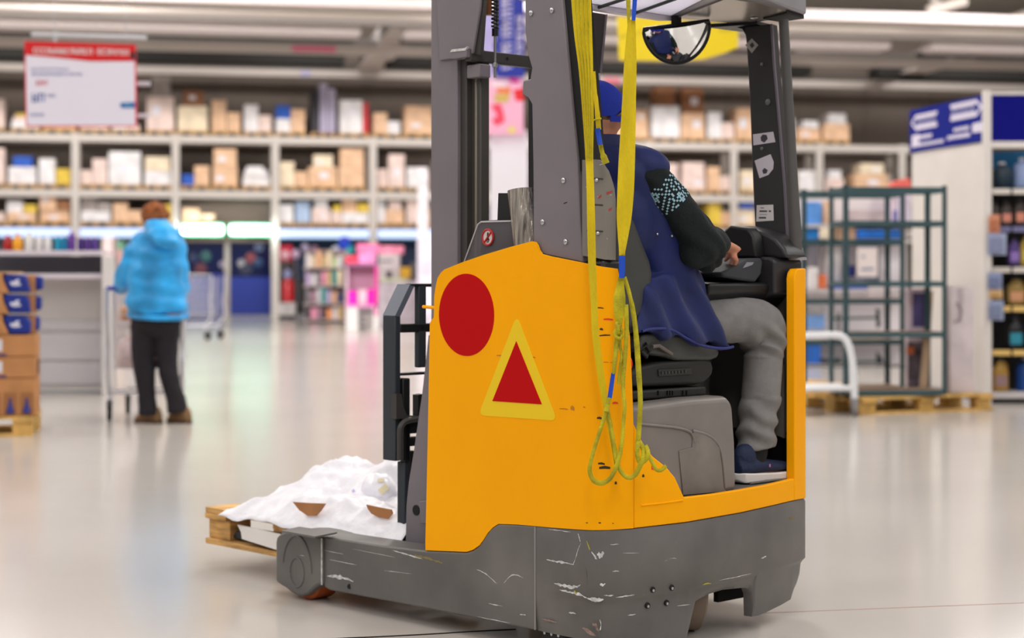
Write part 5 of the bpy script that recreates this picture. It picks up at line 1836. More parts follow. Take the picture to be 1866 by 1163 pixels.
def trolley(loc, rz, label, sc=1.0, items=False):
    """wire trolley: local y forward, handle at y=0"""
    t = empty('shopping_trolley', loc, rz, label, 'trolley')
    w0, w1, ln = .30 * sc, .24 * sc, .85 * sc
    zb, zt = .52 * sc, 1.06 * sc
    MB().tube([(-w0, 0, zt), (w0, 0, zt)], .017, 10).build('handle', M_HANDLE, t)
    wires = MB()
    for k in range(7):
        f = k / 6
        zr = .42 * sc + (zt - .42 * sc) * f
        a = w0 - .02 + 0 * f
        wires.tube([(-a * .92, .06, zr), (-w1 * .9, ln, zr + .02), (w1 * .9, ln, zr + .02), (a * .92, .06, zr)], .004, 5, closed=True)
    for k in range(15):
        f = k / 14
        y = .06 + (ln - .06) * f
        a = (w0 - .02) * .92 + ((w1 * .9) - (w0 - .02) * .92) * f
        for s_ in (-1, 1):
            wires.tube([(s_ * a * .92, y, .42 * sc), (s_ * a, y, zt)], .003, 5)
        wires.tube([(-a * .92, y, .42 * sc), (a * .92, y, .42 * sc)], .003, 5)
    for k in range(9):
        f = -1 + 2 * k / 8
        wires.tube([(f * w1 * .85, ln, .44 * sc), (f * w1 * .9, ln, zt)], .003, 5)
        wires.tube([(f * w0 * .85, .06, .42 * sc), (f * w0 * .85, .06, zt - .04)], .003, 5)
    wires.build('basket', M_CHROME, t, kind=None)
    for s_ in (-1, 1):
        MB().tube(spline([(s_ * w0, .0, zt), (s_ * w0, .0, .80 * sc), (s_ * w0 * .98, .02, .62 * sc), (s_ * w0 * .97, .0, .40 * sc), (s_ * w0 * .95, .12, .22 * sc), (s_ * w0 * .94, .10, .16 * sc)], 5), .02, 10).build('side_frame', M_CHROME, t)
        MB().tube(spline([(s_ * w0 * .95, .12, .23 * sc), (s_ * w0 * .8, .5, .22 * sc), (s_ * w1 * .8, ln - .1, .20 * sc), (s_ * w1 * .8, ln - .06, .14 * sc)], 4), .013, 10).build('base_rail', M_CHROME, t)
        for y, x in ((.08, s_ * w0 * .94), (ln - .06, s_ * w1 * .8)):
            cst = MB().box(x - .022, x + .022, y - .03, y + .03, .09 * sc, .16 * sc).build('castor_fork', mat('castor_grey', (70, 72, 74), .5), t, bevel=.004)
            MB().lathe((x - .016, y, .062 * sc), [(.02, 0), (.056 * sc, 0), (.062 * sc, .006), (.062 * sc, .026), (.056 * sc, .032), (.02, .032)], 18, 'x').build('castor_wheel', M_RUBBER, cst)
    MB().tube([(-w0 * .93, .14, .22 * sc), (w0 * .93, .14, .22 * sc)], .012, 8).build('cross_bar', M_CHROME, t)
    MB().tube([(-w1 * .8, ln - .12, .22 * sc), (w1 * .8, ln - .12, .22 * sc)], .012, 8).build('cross_bar', M_CHROME, t)
    return t


tr_loc = wp(264, 772, 13.98)
tr_rz = math.radians(8)
trolley((tr_loc.x, tr_loc.y, 0), tr_rz, 'wire shopping trolley with blue handle in front of the blue-jacketed shopper', 1.0)


def in_trolley(x, y, z):
    c, s = math.cos(tr_rz), math.sin(tr_rz)
    return Vector((tr_loc.x + x * c - y * s, tr_loc.y + x * s + y * c, z))


for (x, y, z, sz, c, cat, lab, nm) in ((-.15, .30, .54, (.16, .22, .22), (220, 196, 196), 'packet', 'pale pink packet standing in the shopper\'s trolley', 'food_packet'),
                                       (.02, .42, .53, (.15, .18, .20), (226, 224, 228), 'packet', 'white packet lying in the middle of the shopper\'s trolley', 'food_packet'),
                                       (-.10, .55, .54, (.20, .14, .22), (214, 110, 52), 'packet', 'orange packet at the front of the shopper\'s trolley', 'food_packet'),
                                       (-.14, .33, .86, (.14, .20, .12), (206, 150, 110), 'bag', 'tan shopping bag topmost in the trolley heap', 'shopping_bag'),
                                       (-.05, .50, .86, (.18, .16, .10), (90, 160, 90), 'bag', 'green-topped bag behind the tan bag in the trolley', 'shopping_bag'),
                                       (.12, .30, .56, (.12, .20, .22), (108, 84, 76), 'bag', 'dark brown handbag in the right of the shopper\'s trolley', 'handbag')):
    p = in_trolley(x, y, z)
    mb = MB().cbox((0, 0, 0), sz)
    mb2 = MB()
    mb2.loft([ring((0, 0, -sz[2] / 2), sz[0] * .48, sz[1] * .48, 20, 4), ring((0, 0, -sz[2] * .4), sz[0] * .52, sz[1] * .52, 20, 4), ring((0, 0, sz[2] * .2), sz[0] * .5, sz[1] * .5, 20, 3.4), ring((0, 0, sz[2] * .5), sz[0] * .42, sz[1] * .16, 20, 3)])
    o = mb2.build(nm, mat('trolley_item_%d' % (c[0] + c[1]), c, .5, var=.12, vscale=9), angle=1.2)
    o.location = p
    tag(o, lab, cat)
# empty trolley farther back
t2 = wfloor(388, 617)
trolley((t2.x + .15, t2.y - .3, 0), math.radians(78), 'empty shopping trolley standing alone before the dark blue doors', 1.12)

# ------------------------------------------------------------------ hanging promotion board
SD = 16.0
sg = empty('hanging_sign', (0, 0, 0), 0, 'white hanging price board with a red header, above the left gondola', 'sign')
M_SIGNW = mat('sign_white', (222, 218, 232), 0.5)
M_SIGNR = mat('sign_red', (206, 4, 10), 0.5)
M_SIGNB = mat('sign_blue_ink', (62, 92, 166), 0.5)


def flat(pts, D, th, name, m, parent, **kw):
    return MB().prism([wp(x, y, D) for x, y in pts], (0, th, 0)).build(name, m, parent, smooth=False, **kw)


flat([(44, 75), (247, 81), (249, 231), (47, 231)], SD, .02, 'board', mat('sign_edge', (222, 60, 84), .5), sg)
flat([(47, 100), (110, 106), (165, 112), (245, 112), (246.5, 228.5), (49.5, 228.5)], SD - .003, .003, 'sheet', M_SIGNW, sg)
flat([(45, 76), (246, 82), (247, 92), (240, 98), (236, 110), (165, 111.5), (110, 105.5), (46, 100)], SD - .006, .004, 'header', M_SIGNR, sg)
flat([(237, 97), (246, 94), (247, 108), (241, 109)], SD - .010, .004, 'clip', M_BLACK, sg)


def glyph_line(x0, x1, y, h, D, m, parent, seed, slope=0.0, name='lettering', gap=.28, words=None):
    """a run of small letter-like strokes, unreadable as in the photograph"""
    rnd = random.Random(seed)
    mb = MB()
    x = x0
    n = 0
    while x < x1 - h * .3:
        w = h * rnd.uniform(.5, .75)
        yy = y + (x - x0) * slope
        if words and n and n % words == 0:
            x += h * .5
        s = h * .16
        kind_ = rnd.randrange(5)
        strokes = [(x, yy - h / 2, x + s, yy + h / 2)]
        if kind_ in (0, 1, 3):
            strokes.append((x + w - s, yy - h / 2, x + w, yy + h / 2))
        if kind_ in (0, 2, 4):
            strokes.append((x, yy - h / 2, x + w, yy - h / 2 + s))
        if kind_ in (1, 2, 3):
            strokes.append((x, yy - s / 2, x + w, yy + s / 2))
        if kind_ in (2, 4, 3):
            strokes.append((x, yy + h / 2 - s, x + w, yy + h / 2))
        for a, b, c, d in strokes:
            p, q = wp(a, d, D), wp(c, b, D)
            mb.box(p.x, q.x, D, D + .002, p.z, q.z)
        x += w + h * gap * .6
        n += 1
    return mb.build(name, m, parent, smooth=False, kind='stuff')


M_SIGNT = mat('sign_white_ink', (246, 232, 234), .5)
glyph_line(61, 122, 92, 11, SD - .012, M_SIGNT, sg, 3, .03)
glyph_line(128, 172, 93, 11, SD - .012, M_SIGNT, sg, 4, .03)
glyph_line(177, 209, 94, 11, SD - .012, M_SIGNT, sg, 5, .02)
glyph_line(213, 236, 95, 10, SD - .012, M_SIGNT, sg, 6, .02)
glyph_line(57, 125, 126, 4.5, SD - .005, mat('ink_pale', (150, 156, 196), .5), sg, 7)
glyph_line(57, 150, 135, 4.5, SD - .005, mat('ink_mid', (124, 136, 186), .5), sg, 8)
glyph_line(66, 84, 151, 9, SD - .005, mat('ink_red', (204, 60, 84), .5), sg, 9)
glyph_line(58, 88, 178, 16, SD - .005, M_SIGNB, sg, 10)
glyph_line(86, 102, 174, 5, SD - .005, M_SIGNB, sg, 11)
glyph_line(54, 80, 209, 5, SD - .005, mat('ink_mid', (124, 136, 186), .5), sg, 12)
flat([(218, 191), (222, 187), (246, 186), (246, 197), (222, 197)], SD - .006, .003, 'logo', mat('logo_blue', (36, 96, 166), .5), sg)
glyph_line(226, 244, 191.5, 6, SD - .009, mat('logo_ink', (120, 190, 226), .5), sg, 13)
# rod, wires and side rods carrying the board
zr = wp(0, 68, SD)
MB().tube([wp(58, 63, SD), wp(267, 69, SD)], .020, 8).build('top_rod', mat('rod_grey', (198, 200, 206), .4), sg)
for x in (99, 229):
    MB().tube([wp(x, 66, SD), wp(x, 66, SD) + Vector((0, 0, 4.0))], .004, 6).build('wire', mat('wire_grey', (180, 182, 190), .4), sg)
MB().cyl(wp(100, 58, SD), wp(100, 76, SD), .014, 8).build('wire_clamp', MATS['rod_grey'], sg)
for y in (153, 211):
    MB().tube([wp(200, y, SD + .06), wp(273, y, SD + .06)], .020, 8).build('side_rod', mat('rod_lilac', (200, 196, 206), .4), sg)

# yellow hanging promotion board
yd = 21.0
ys = empty('hanging_sign', (0, 0, 0), 0, 'plain yellow hanging board seen behind the round mirror', 'sign')
flat([(1124, 30), (1200, 34), (1345, 46), (1345, 86), (1322, 96), (1282, 108), (1240, 111), (1128, 110)], yd, .02, 'board', mat('board_yellow', (244, 216, 20), .5), ys)
glyph_line(1128, 1170, 68, 3, yd - .004, mat('ink_olive', (196, 180, 60), .5), ys, 21, -.25)
glyph_line(1310, 1340, 56, 4, yd - .004, MATS['ink_olive'], ys, 22, -.05)
for x in (1150, 1320):
    MB().tube([wp(x, 40, yd), wp(x, 40, yd) + Vector((0, 0, 4.0))], .005, 6).build('wire', MATS['wire_grey'], ys)
# blue and pink banners behind the mast
bd_ = 30.0
bs = empty('hanging_banner', (0, 0, 0), 0, 'tall blue banner with white sideways lettering seen through the mast', 'banner')
flat([(903, -40), (956, -40), (956, 141), (903, 141)], bd_, .03, 'board', mat('banner_blue', (16, 38, 150), .5), bs)
for (xa, xb, y0, y1) in ((914, 934, -30, 72), (914, 934, 78, 128), (941, 952, 28, 118)):
    mb = MB()
    rnd = random.Random(int(y0 + 77))
    y = y0
    while y < y1 - 4:
        h_ = rnd.uniform(5, 8)
        for a, b, c, d in (((xa, y, xb, y + 2.4),) if rnd.random() < .3 else ((xa, y, xb, y + 2.4), (xa + rnd.uniform(0, 8), y, xa + rnd.uniform(9, 12), y + h_))):
            p, q = wp(a, d, bd_), wp(c, b, bd_)
            mb.box(p.x, q.x, bd_ - .004, bd_, p.z, q.z)
        p, q = wp(xa, min(y + h_, y1), bd_), wp(xa + 4, y, bd_)
        mb.box(p.x, q.x, bd_ - .004, bd_, p.z, q.z)
        y += h_ + 2
    mb.build('lettering', mat('banner_white', (216, 208, 236), .5), bs, smooth=False, kind='stuff')
ls = empty('hanging_banner', (0, 0, 0), 0, 'pale lilac banner hanging beside the blue banner behind the mast', 'banner')
flat([(868, 22), (900, 22), (900, 145), (868, 145)], bd_ + .3, .03, 'board', mat('banner_lilac', (178, 170, 214), .5, var=.08, vscale=3), ls)
ps_ = empty('hanging_banner', (0, 0, 0), 0, 'pink and red printed banner beneath the blue banner behind the mast', 'banner')
flat([(862, 142), (954, 142), (954, 246), (862, 246)], bd_ + .1, .03, 'board', mat('banner_pink', (236, 176, 206), .5), ps_)
for pts, c in (([(870, 145), (884, 148), (884, 172), (878, 200), (866, 200)], (236, 120, 110)), ([(928, 141), (946, 143), (946, 152), (930, 150)], (222, 20, 150)), ([(935, 164), (954, 160), (954, 184), (940, 184)], (226, 30, 40)),
               ([(905, 160), (930, 158), (930, 172), (905, 170)], (230, 130, 80)), ([(900, 172), (930, 172), (925, 187), (902, 186)], (206, 176, 96)), ([(894, 192), (912, 188), (918, 206), (920, 222), (905, 230), (896, 220), (906, 210)], (232, 70, 100)),
               ([(925, 232), (938, 230), (940, 243), (926, 243)], (226, 206, 120)), ([(893, 146), (925, 148), (922, 160), (895, 158)], (240, 214, 226))):
    flat(pts, bd_ + .094, .004, 'printed_patch', mat('patch_%d_%d' % (pts[0][0], pts[0][1]), c, .5), ps_)
for o_, xs_, yy_, dd_ in ((ls, (872, 896), 24, .3), (ps_, (866, 950), 144, .12), (bs, (908, 950), -38, 0)):
    for x in xs_:
        MB().tube([wp(x, yy_, bd_ + dd_ + .015), wp(x, yy_, bd_ + dd_ + .015) + Vector((0, 0, 4.5 if yy_ > 0 else 3.5))], .006, 6).build('wire', MATS['wire_grey'], o_)
wc_ = empty('display_column', (0, 0, 0), 0, 'plain white display column below the pink banner behind the mast', 'column')
a, b = wp(893, 246, bd_ + .3), wp(962, 246, bd_ + .3)
MB().box(a.x, b.x, bd_ + .3, bd_ + .9, 0, a.z).build('body', mat('column_white', (226, 222, 232), .5), wc_, bevel=.01)
MB().box(a.x - .28, b.x, bd_ + .28, bd_ + .92, a.z, a.z + .08).build('cap', mat('column_cap', (196, 188, 196), .5), wc_, bevel=.01)
for (x0, x1, yt, yb, c, lab) in ((872, 888, 262, 300, (92, 78, 66), 'dark brown carton uppermost of the pile beside the white column'), (872, 888, 300, 345, (226, 180, 156), 'peach carton below the dark brown one beside the white column'),
                                 (874, 889, 345, 375, (232, 216, 150), 'pale yellow carton in the pile beside the white column'), (870, 888, 375, 398, (40, 110, 200), 'small bright blue box in the pile beside the white column'),
                                 (870, 889, 398, 425, (226, 150, 190), 'pink box beneath the blue one beside the white column')):
    dd = bd_ + .35
    boxpx('carton', x0, x1, yt, yb + 2, dd, .3, mat('pile_%d' % yt, c, .6), None, label=lab, cat='carton')
zf = wp(880, 425, bd_ + .35).z
boxpx('display_plinth', 866, 889, 426, 642, bd_ + .3, .6, M_WHITE, None, label='white plinth under the small cartons beside the white column', cat='plinth')

# ------------------------------------------------------------------ right: dark green shelving units on a pallet
M_GRN = mat('shelf_green', (58, 84, 90), 0.45, 0.2, var=.05)
M_MDF = mat('shelf_board', (150, 122, 100), 0.7, var=.06)
c1 = wfloor(1572, 757)     # near corner
c2 = wfloor(1812, 748)     # right corner
dx = (c2 - c1).normalized()
rzp = math.atan2(dx.y, dx.x)
boards_pallet('pallet', (c1.x, c1.y, 0), rzp, 'wooden pallet under the dark green shelving at the right', L=(c2 - c1).length, Wd=1.0, m=mat('pallet_pale', (206, 166, 96), .8))
p3_ = wfloor(1480, 738)
boards_pallet('pallet', (p3_.x - .55, p3_.y + .25, 0), rzp, 'wooden pallet partly hidden behind the truck, beside the white platform trolley', L=1.2, Wd=.8, m=MATS['pallet_pale'])


def shelf_unit(x0, x1, yb, ytop, D, depth, levels, label, rz=0.0):
    """boltless steel shelving: posts with slots, shelf frames and boards"""
    t = empty('shelving_unit', (0, 0, 0), 0, label, 'shelving')
    a, b = wp(x0, yb, D), wp(x1, ytop, D)
    Wd = b.x - a.x
    base = a.copy()
    rot = Matrix.Translation(base) @ Matrix.Rotation(rz, 4, 'Z')
    Ht = b.z - a.z
    w = .042
    for (x, y) in ((0, 0), (Wd - w, 0), (0, depth), (Wd - w, depth)):
        mb = MB().box(x, x + w, y, y + .008, 0, Ht, rot)
        mb.box(x if x == 0 else x + w - .008, x + .008 if x == 0 else x + w, y - (.03 if y else 0), y + (.0 if y else .038), 0, Ht, rot)
        po = mb.build('post', M_GRN, t, smooth=False)
        if y == 0:
            sl_ = MB()
            n = int(Ht / .05)
            for i in range(n):
                sl_.box(x + .015, x + .027, -.002, -.0005, .02 + i * .05, .045 + i * .05, rot)
            sl_.build('post_slots', M_BLACK, po, smooth=False, kind='stuff')
    for lv in levels:
        z = H + (HY - lv) / F * D - a.z
        mb = MB()
        for y in (.0, depth):
            mb.box(w, Wd - w, y, y + .012, z - .045, z, rot)
        for x in (.0, Wd - .012):
            mb.box(x, x + .012, .01, depth, z - .045, z, rot)
        mb.build('shelf_frame', M_GRN, t, smooth=False)
        if lv != levels[0]:
            MB().box(.01, Wd - .01, .012, depth - .005, z - .012, z - .001, rot).build('shelf_board', M_MDF, t, smooth=False)
    return t


SDp = c1.y + .15
shelf_unit(1538, 1733, 718, 337, SDp, .42, [340, 402, 513, 606, 712], 'tall dark green steel shelving unit standing on the front pallet', rz=.12)
shelf_unit(1462, 1655, 712, 345, SDp + 1.0, .42, [348, 437, 545, 620, 706], 'second dark green shelving unit, behind and left of the first', rz=.12)
# long flat boxes and boards leaning at the right of the shelves
fb_ = empty('flat_carton', (0, 0, 0), 0, 'tall white flat carton standing upright at the right of the green shelving', 'carton')
boxpx('box', 1731, 1775, 521, 716, SDp + .45, .10, mat('carton_white', (212, 200, 204), .6, var=.04), fb_)
mb = MB()
rnd = random.Random(5)
for i in range(7):
    y = 528 + i * 9
    mb.box(wp(1745 + rnd.uniform(-2, 2), 0, SDp + .44).x, wp(1755 + rnd.uniform(-2, 2), 0, SDp + .44).x, SDp + .446, SDp + .449, wp(0, y + 5, SDp + .44).z, wp(0, y, SDp + .44).z)
mb.build('faint_print', mat('print_grey', (176, 166, 172), .6), fb_, smooth=False, kind='stuff')
MB().tube([wp(x, y, SDp + .44) for x, y in spline([(1738, 588), (1746, 584), (1752, 574), (1748, 556), (1742, 552)], 4)], .006, 6).build('printed_loop', mat('print_taupe', (140, 126, 130), .6), fb_)
fb_ = empty('flat_carton', (0, 0, 0), 0, 'dark blue printed tall carton inside the front green shelving unit', 'carton')
boxpx('box', 1654, 1692, 526, 712, SDp + .55, .08, mat('carton_lilac', (206, 190, 204), .6), fb_)
boxpx('blue_print', 1663, 1688, 534, 596, SDp + .545, .004, mat('carton_navy', (70, 62, 112), .5, var=.2, vscale=12), fb_)
boxpx('dark_picture', 1654, 1680, 624, 706, SDp + .545, .004, mat('carton_picture', (86, 76, 86), .6, var=.4, vscale=14), fb_)
boxpx('orange_picture', 1652, 1666, 632, 646, SDp + .54, .004, mat('carton_orange', (206, 110, 60), .6), fb_)
pk2 = MB().prism([wp(1676, 706, SDp + .4), wp(1690, 706, SDp + .4), wp(1701, 530, SDp + .62), wp(1690, 530, SDp + .62)], (0, .025, 0)).build('wooden_plank', mat('plank_tan', (172, 146, 118), .7, var=.06), None)
tag(pk2, 'tan wooden plank leaning upright inside the front green shelving', 'plank')

# white platform trolley in front of the shelves
pt = empty('platform_trolley', (0, 0, 0), 0, 'white tubular platform trolley end next to the truck\'s yellow post', 'trolley')
PD = c1.y - .1
M_TUBE = mat('tube_white', (222, 224, 228), 0.35)
MB().tube([wp(x, y, PD) for x, y in spline([(1400, 613), (1480, 612), (1520, 611), (1535, 614), (1545, 626), (1552, 650), (1556, 690), (1557, 728)], 5)], .030, 12).build('frame_tube', M_TUBE, pt)
MB().tube([wp(x, y, PD) for x, y in ((1400, 711), (1470, 709), (1556, 707))], .022, 10).build('lower_tube', M_TUBE, pt)
MB().box(wp(1400, 0, PD).x, wp(1556, 0, PD).x, PD, PD + .6, wp(0, 714, PD).z, wp(0, 706, PD).z).build('platform', M_WHITE, pt, bevel=.01)
cst = MB().cbox(wp(1557, 733, PD), (.05, .06, .07)).build('castor_fork', mat('castor_zinc', (134, 134, 138), .4), pt, bevel=.006)
cw = wp(1557, 745, PD)
MB().lathe((cw.x - .02, cw.y, .055), [(.02, 0), (.05, 0), (.055, .006), (.055, .034), (.05, .04), (.02, .04)], 18, 'x').build('castor_wheel', mat('wheel_grey', (120, 116, 118), .6), cst)
cst = MB().cbox(wp(1557, 733, PD) + Vector((-.62, .3, 0)), (.05, .06, .07)).build('castor_fork', MATS['castor_zinc'], pt, bevel=.006)
MB().lathe((cw.x - .64, cw.y + .3, .055), [(.02, 0), (.05, 0), (.055, .006), (.055, .034), (.05, .04), (.02, .04)], 18, 'x').build('castor_wheel', MATS['wheel_grey'], cst)

# ------------------------------------------------------------------ right: end of a shop shelf with sign and bottles
e0, e1 = wfloor(1664, 716), wfloor(1800, 738)
ED0, ED1 = 17.5, 15.95
pA, pB = wp(1662, 500, ED0), wp(1800, 500, ED1)
eu = empty('end_shelf_unit', (0, 0, 0), 0, 'tall white shop shelf end with a blue arrow sign, at the right edge', 'shelving')
dE = Vector((pB.x - pA.x, pB.y - pA.y, 0))
dn_ = dE.normalized()
nn_ = Vector((-dn_.y, dn_.x, 0))      # to the right, behind the panel
if nn_.x < 0:
    nn_ = -nn_
zE = wp(1800, 172, ED1).z
zlow = wp(1800, 258, ED1).z


def panel(name, a, b, za, zb, m, off=0.0, th=.04, parent=eu, **kw):
    A, Bq = pA + dE * a - nn_ * off, pA + dE * b - nn_ * off
    return MB().prism([Vector((A.x, A.y, za)), Vector((Bq.x, Bq.y, za)), Vector((Bq.x, Bq.y, zb)), Vector((A.x, A.y, zb))], nn_ * th).build(name, m, parent, smooth=False, **kw)


M_EW = mat('end_white', (222, 216, 212), 0.5, var=.02, vscale=2)
panel('end_panel', 0, .5, 0.10, zlow, M_EW)
panel('end_panel', .502, 1.0, 0.10, zlow, M_EW)
panel('kick_plate', 0, 1, 0, .10, mat('kick_white', (196, 192, 192), .5))
sgn = panel('arrow_sign', -.01, .99, zlow + .01, zE, mat('sign_deep_blue', (4, 26, 132), .6, spec=.15), off=.02, th=.05)
M_SW = mat('sign_letter_white', (232, 226, 244), .5)


def signpoly(pts, name='sign_mark', off=.024):
    """pts: fractions across and up the sign"""
    q = [pA + dE * a - nn_ * off + Vector((0, 0, zlow + .01 + (zE - zlow - .01) * b - pA.z)) for a, b in pts]
    return MB().prism(q, nn_ * .003).build(name, M_SW, sgn, smooth=False)


def arrow(c, w, sgnx, yb, yt):
    """outlined arrow with rows of lettering inside, pointing left or right"""
    a0, a1, a2 = c - w / 2 * sgnx, c + w * .32 * sgnx, c + w / 2 * sgnx
    ym = (yb + yt) / 2
    t = .07
    signpoly([(a0, yt), (a1, yt), (a1, yt - t), (a0, yt - t)], 'arrow_line')
    signpoly([(a0, yb), (a1, yb), (a1, yb + t), (a0, yb + t)], 'arrow_line')
    signpoly([(a1, yt), (a2, ym), (a1, yb), (a1, yb + t), (a2 - w * .07 * sgnx, ym), (a1, yt - t)], 'arrow_head')
    for k, yy in enumerate((ym + .05, ym - .13)):
        rnd = random.Random(int(c * 100) + k)
        lo, hi = sorted((a0, a1))
        x = lo + .01
        while x < hi - .02:
            ww = rnd.uniform(.012, .02)
            signpoly([(x, yy), (x + ww, yy), (x + ww, yy + .10), (x, yy + .10)], 'letter')
            x += ww + .010


arrow(.20, .36, -1, .50, .86)
arrow(.76, .40, 1, .56, .93)
for (x0, x1, y0, y1, sd) in ((.03, .10, .10, .40, 1), (.13, .30, .27, .37, 2), (.13, .46, .10, .19, 3), (.52, .80, .14, .24, 4), (.60, .80, .30, .39, 5), (.84, .97, .20, .42, 6)):
    rnd = random.Random(sd)
    x = x0
    while x < x1:
        ww = min(rnd.uniform(.012, .03), x1 - x + .005) if y1 - y0 < .2 else .045
        signpoly([(x, y0 + rnd.uniform(0, .02)), (x + ww, y0), (x + ww, y1), (x, y1 - rnd.uniform(0, .02))], 'letter')
        x += ww + .008
# white upright post at the corner
Pc = pB - nn_ * .02
MB().box(-.035, .035, -.03, .03, 0, zE + .03, Matrix.Translation((pB.x - .01, pB.y, 0))).build('corner_upright', M_EW, eu, bevel=.004)
# front of the shelf: header, boards, price rails
fx0 = pB.x + .03
fx1 = wp(1990, 500, ED1 + .25).x
fy = pB.y


def front(name, yt, yb, d0, d1, m, parent=eu, x0=None, x1=None, **kw):
    z1_, z0_ = wp(0, yt, ED1).z, wp(0, yb, ED1).z
    return MB().box(x0 if x0 is not None else fx0, x1 if x1 is not None else fx1, fy + d0, fy + d1, z0_, z1_).build(name, m, parent, bevel=.002, smooth=False, **kw)


front('header_board', 173, 258, 0, .03, mat('header_blue', (4, 8, 118), .6, spec=.15))
front('header_trim', 258, 270, -.01, .03, M_EW)
front('header_trim', 168, 173, -.01, .03, M_EW)
front('back_board', 270, 725, .42, .45, mat('shelf_back_dark', (52, 50, 48), .7))
front('blue_back', 271, 345, .40, .419, mat('shelf_back_blue', (24, 112, 156), .6))
M_BLK = mat('shelf_black', (34, 34, 38), .5)
LV_ = [(345, 'rail_white', (214, 208, 200)), (414, 'rail_violet', (112, 110, 150)), (488, 'rail_cream', (206, 198, 190)), (559, 'rail_yellow', (222, 186, 110)), (639, 'rail_yellow', (222, 186, 110))]
for y, nm, c in LV_:
    front('shelf', y, y + 6, .02, .42, M_BLK)
    for k in range(4):
        xa = fx0 + k * .185
        front('price_tag', y - 1, y + 9, -.012, -.002, mat(nm, c, .5), x0=xa + .01, x1=xa + .175)
front('plinth', 715, 726, -.02, .42, mat('plinth_white', (196, 190, 190), .5))
front('plinth_gap', 726, 740, .03, .42, M_BLK)


def jug(x, yt, yb, wpx, c, lc, label, kind='bottle', handle=True, dd=.12, capc=(40, 40, 44)):
    """motor-oil style bottle: body, neck, cap, label"""
    D = ED1 + dd
    a = wp(x, yb, D)
    hgt = wp(x, yt, D).z - a.z
    w = wpx * D / F
    t = empty('bottle', (0, 0, 0), 0, label, kind, 'bottles on the right shelf')
    mb = MB()
    rows = [((a.x, fy + dd, a.z + hgt * f), w / 2 * wf_, w / 3.2 * df) for f, wf_, df in ((0, .95, .95), (.03, 1, 1), (.55, 1, 1), (.70, .86, .95), (.82, .46, .6), (.9, .34, .45))]
    mb.loft([ring(p, rx, ry, 16, 3) for p, rx, ry in rows])
    cm = mat('jug_%d_%d_%d' % c, c, .3)
    mb.build('body', cm, t, angle=.9)
    MB().lathe((a.x, fy + dd, a.z + hgt * .9), [(w * .19, 0), (w * .19, hgt * .09), (w * .16, hgt * .1)], 10).build('cap', mat('cap_%d_%d_%d' % capc, capc, .4), t)
    MB().box(a.x - w * .36, a.x + w * .36, fy + dd - w / 3.2 - .004, fy + dd - w / 3.2 - .0005, a.z + hgt * .14, a.z + hgt * .48).build('label', mat('jl_%d_%d_%d' % lc, lc, .5), t)
    if handle:
        MB().tube([(a.x + w * .30, fy + dd, a.z + hgt * .60), (a.x + w * .44, fy + dd, a.z + hgt * .72), (a.x + w * .30, fy + dd, a.z + hgt * .86), (a.x + w * .16, fy + dd, a.z + hgt * .86)], w * .06, 8).build('handle', cm, t)
    return t


for args in ((1812, 368, 411, 20, (58, 48, 46), (204, 130, 110), 'dark bottle with salmon label, leftmost on the second shelf of the right unit'),
             (1833, 366, 411, 22, (62, 52, 50), (214, 140, 120), 'dark bottle with salmon label, middle of the right unit\'s second shelf'),
             (1858, 362, 411, 22, (60, 50, 50), (216, 140, 116), 'dark bottle with salmon label at the picture edge, second shelf'),
             (1847, 432, 484, 22, (86, 62, 132), (150, 120, 196), 'purple bottle with lilac label on the third shelf at right'),
             (1870, 425, 484, 24, (190, 160, 60), (210, 190, 90), 'yellow canister at the picture edge on the third shelf'),
             (1850, 505, 556, 34, (150, 122, 62), (206, 150, 110), 'large golden canister with orange label on the fourth shelf'),
             (1882, 505, 556, 30, (156, 126, 64), (206, 150, 110), 'second golden canister beyond the large one on the fourth shelf'),
             (1849, 575, 636, 30, (26, 26, 30), (40, 140, 164), 'black canister with teal label on the fifth shelf'),
             (1880, 577, 636, 28, (34, 34, 40), (60, 120, 150), 'black canister at the picture edge on the fifth shelf'),
             (1822, 652, 712, 30, (172, 132, 52), (150, 120, 120), 'golden canister on the bottom shelf of the right unit')):
    jug(*args)
# blue drum, dark drum on the top shelf and bottom shelf
for (x, yt, yb, wpx, c, lab) in ((1868, 655, 713, 34, (28, 74, 150), 'round blue drum on the bottom shelf at the picture edge'), (1826, 300, 342, 38, (20, 44, 62), 'dark canister on the top shelf of the right unit'),
                                 (1862, 292, 342, 30, (150, 170, 214), 'pale blue bottle on the top shelf at the picture edge')):
    t = empty('canister', (0, 0, 0), 0, lab, 'canister')
    D = ED1 + .2
    a = wp(x, yb, D)
    hgt = wp(x, yt, D).z - a.z
    r = wpx * D / F / 2
    MB().lathe((a.x, fy + .2, a.z), [(r * .95, 0), (r, .02), (r, hgt * .7), (r * .85, hgt * .85), (r * .3, hgt * .92), (r * .3, hgt)], 18).build('body', mat('drum_%d' % x, c, .35), t)
    MB().lathe((a.x, fy + .2, a.z + hgt), [(r * .34, 0), (r * .34, .02)], 12).build('cap', M_WHITE, t)
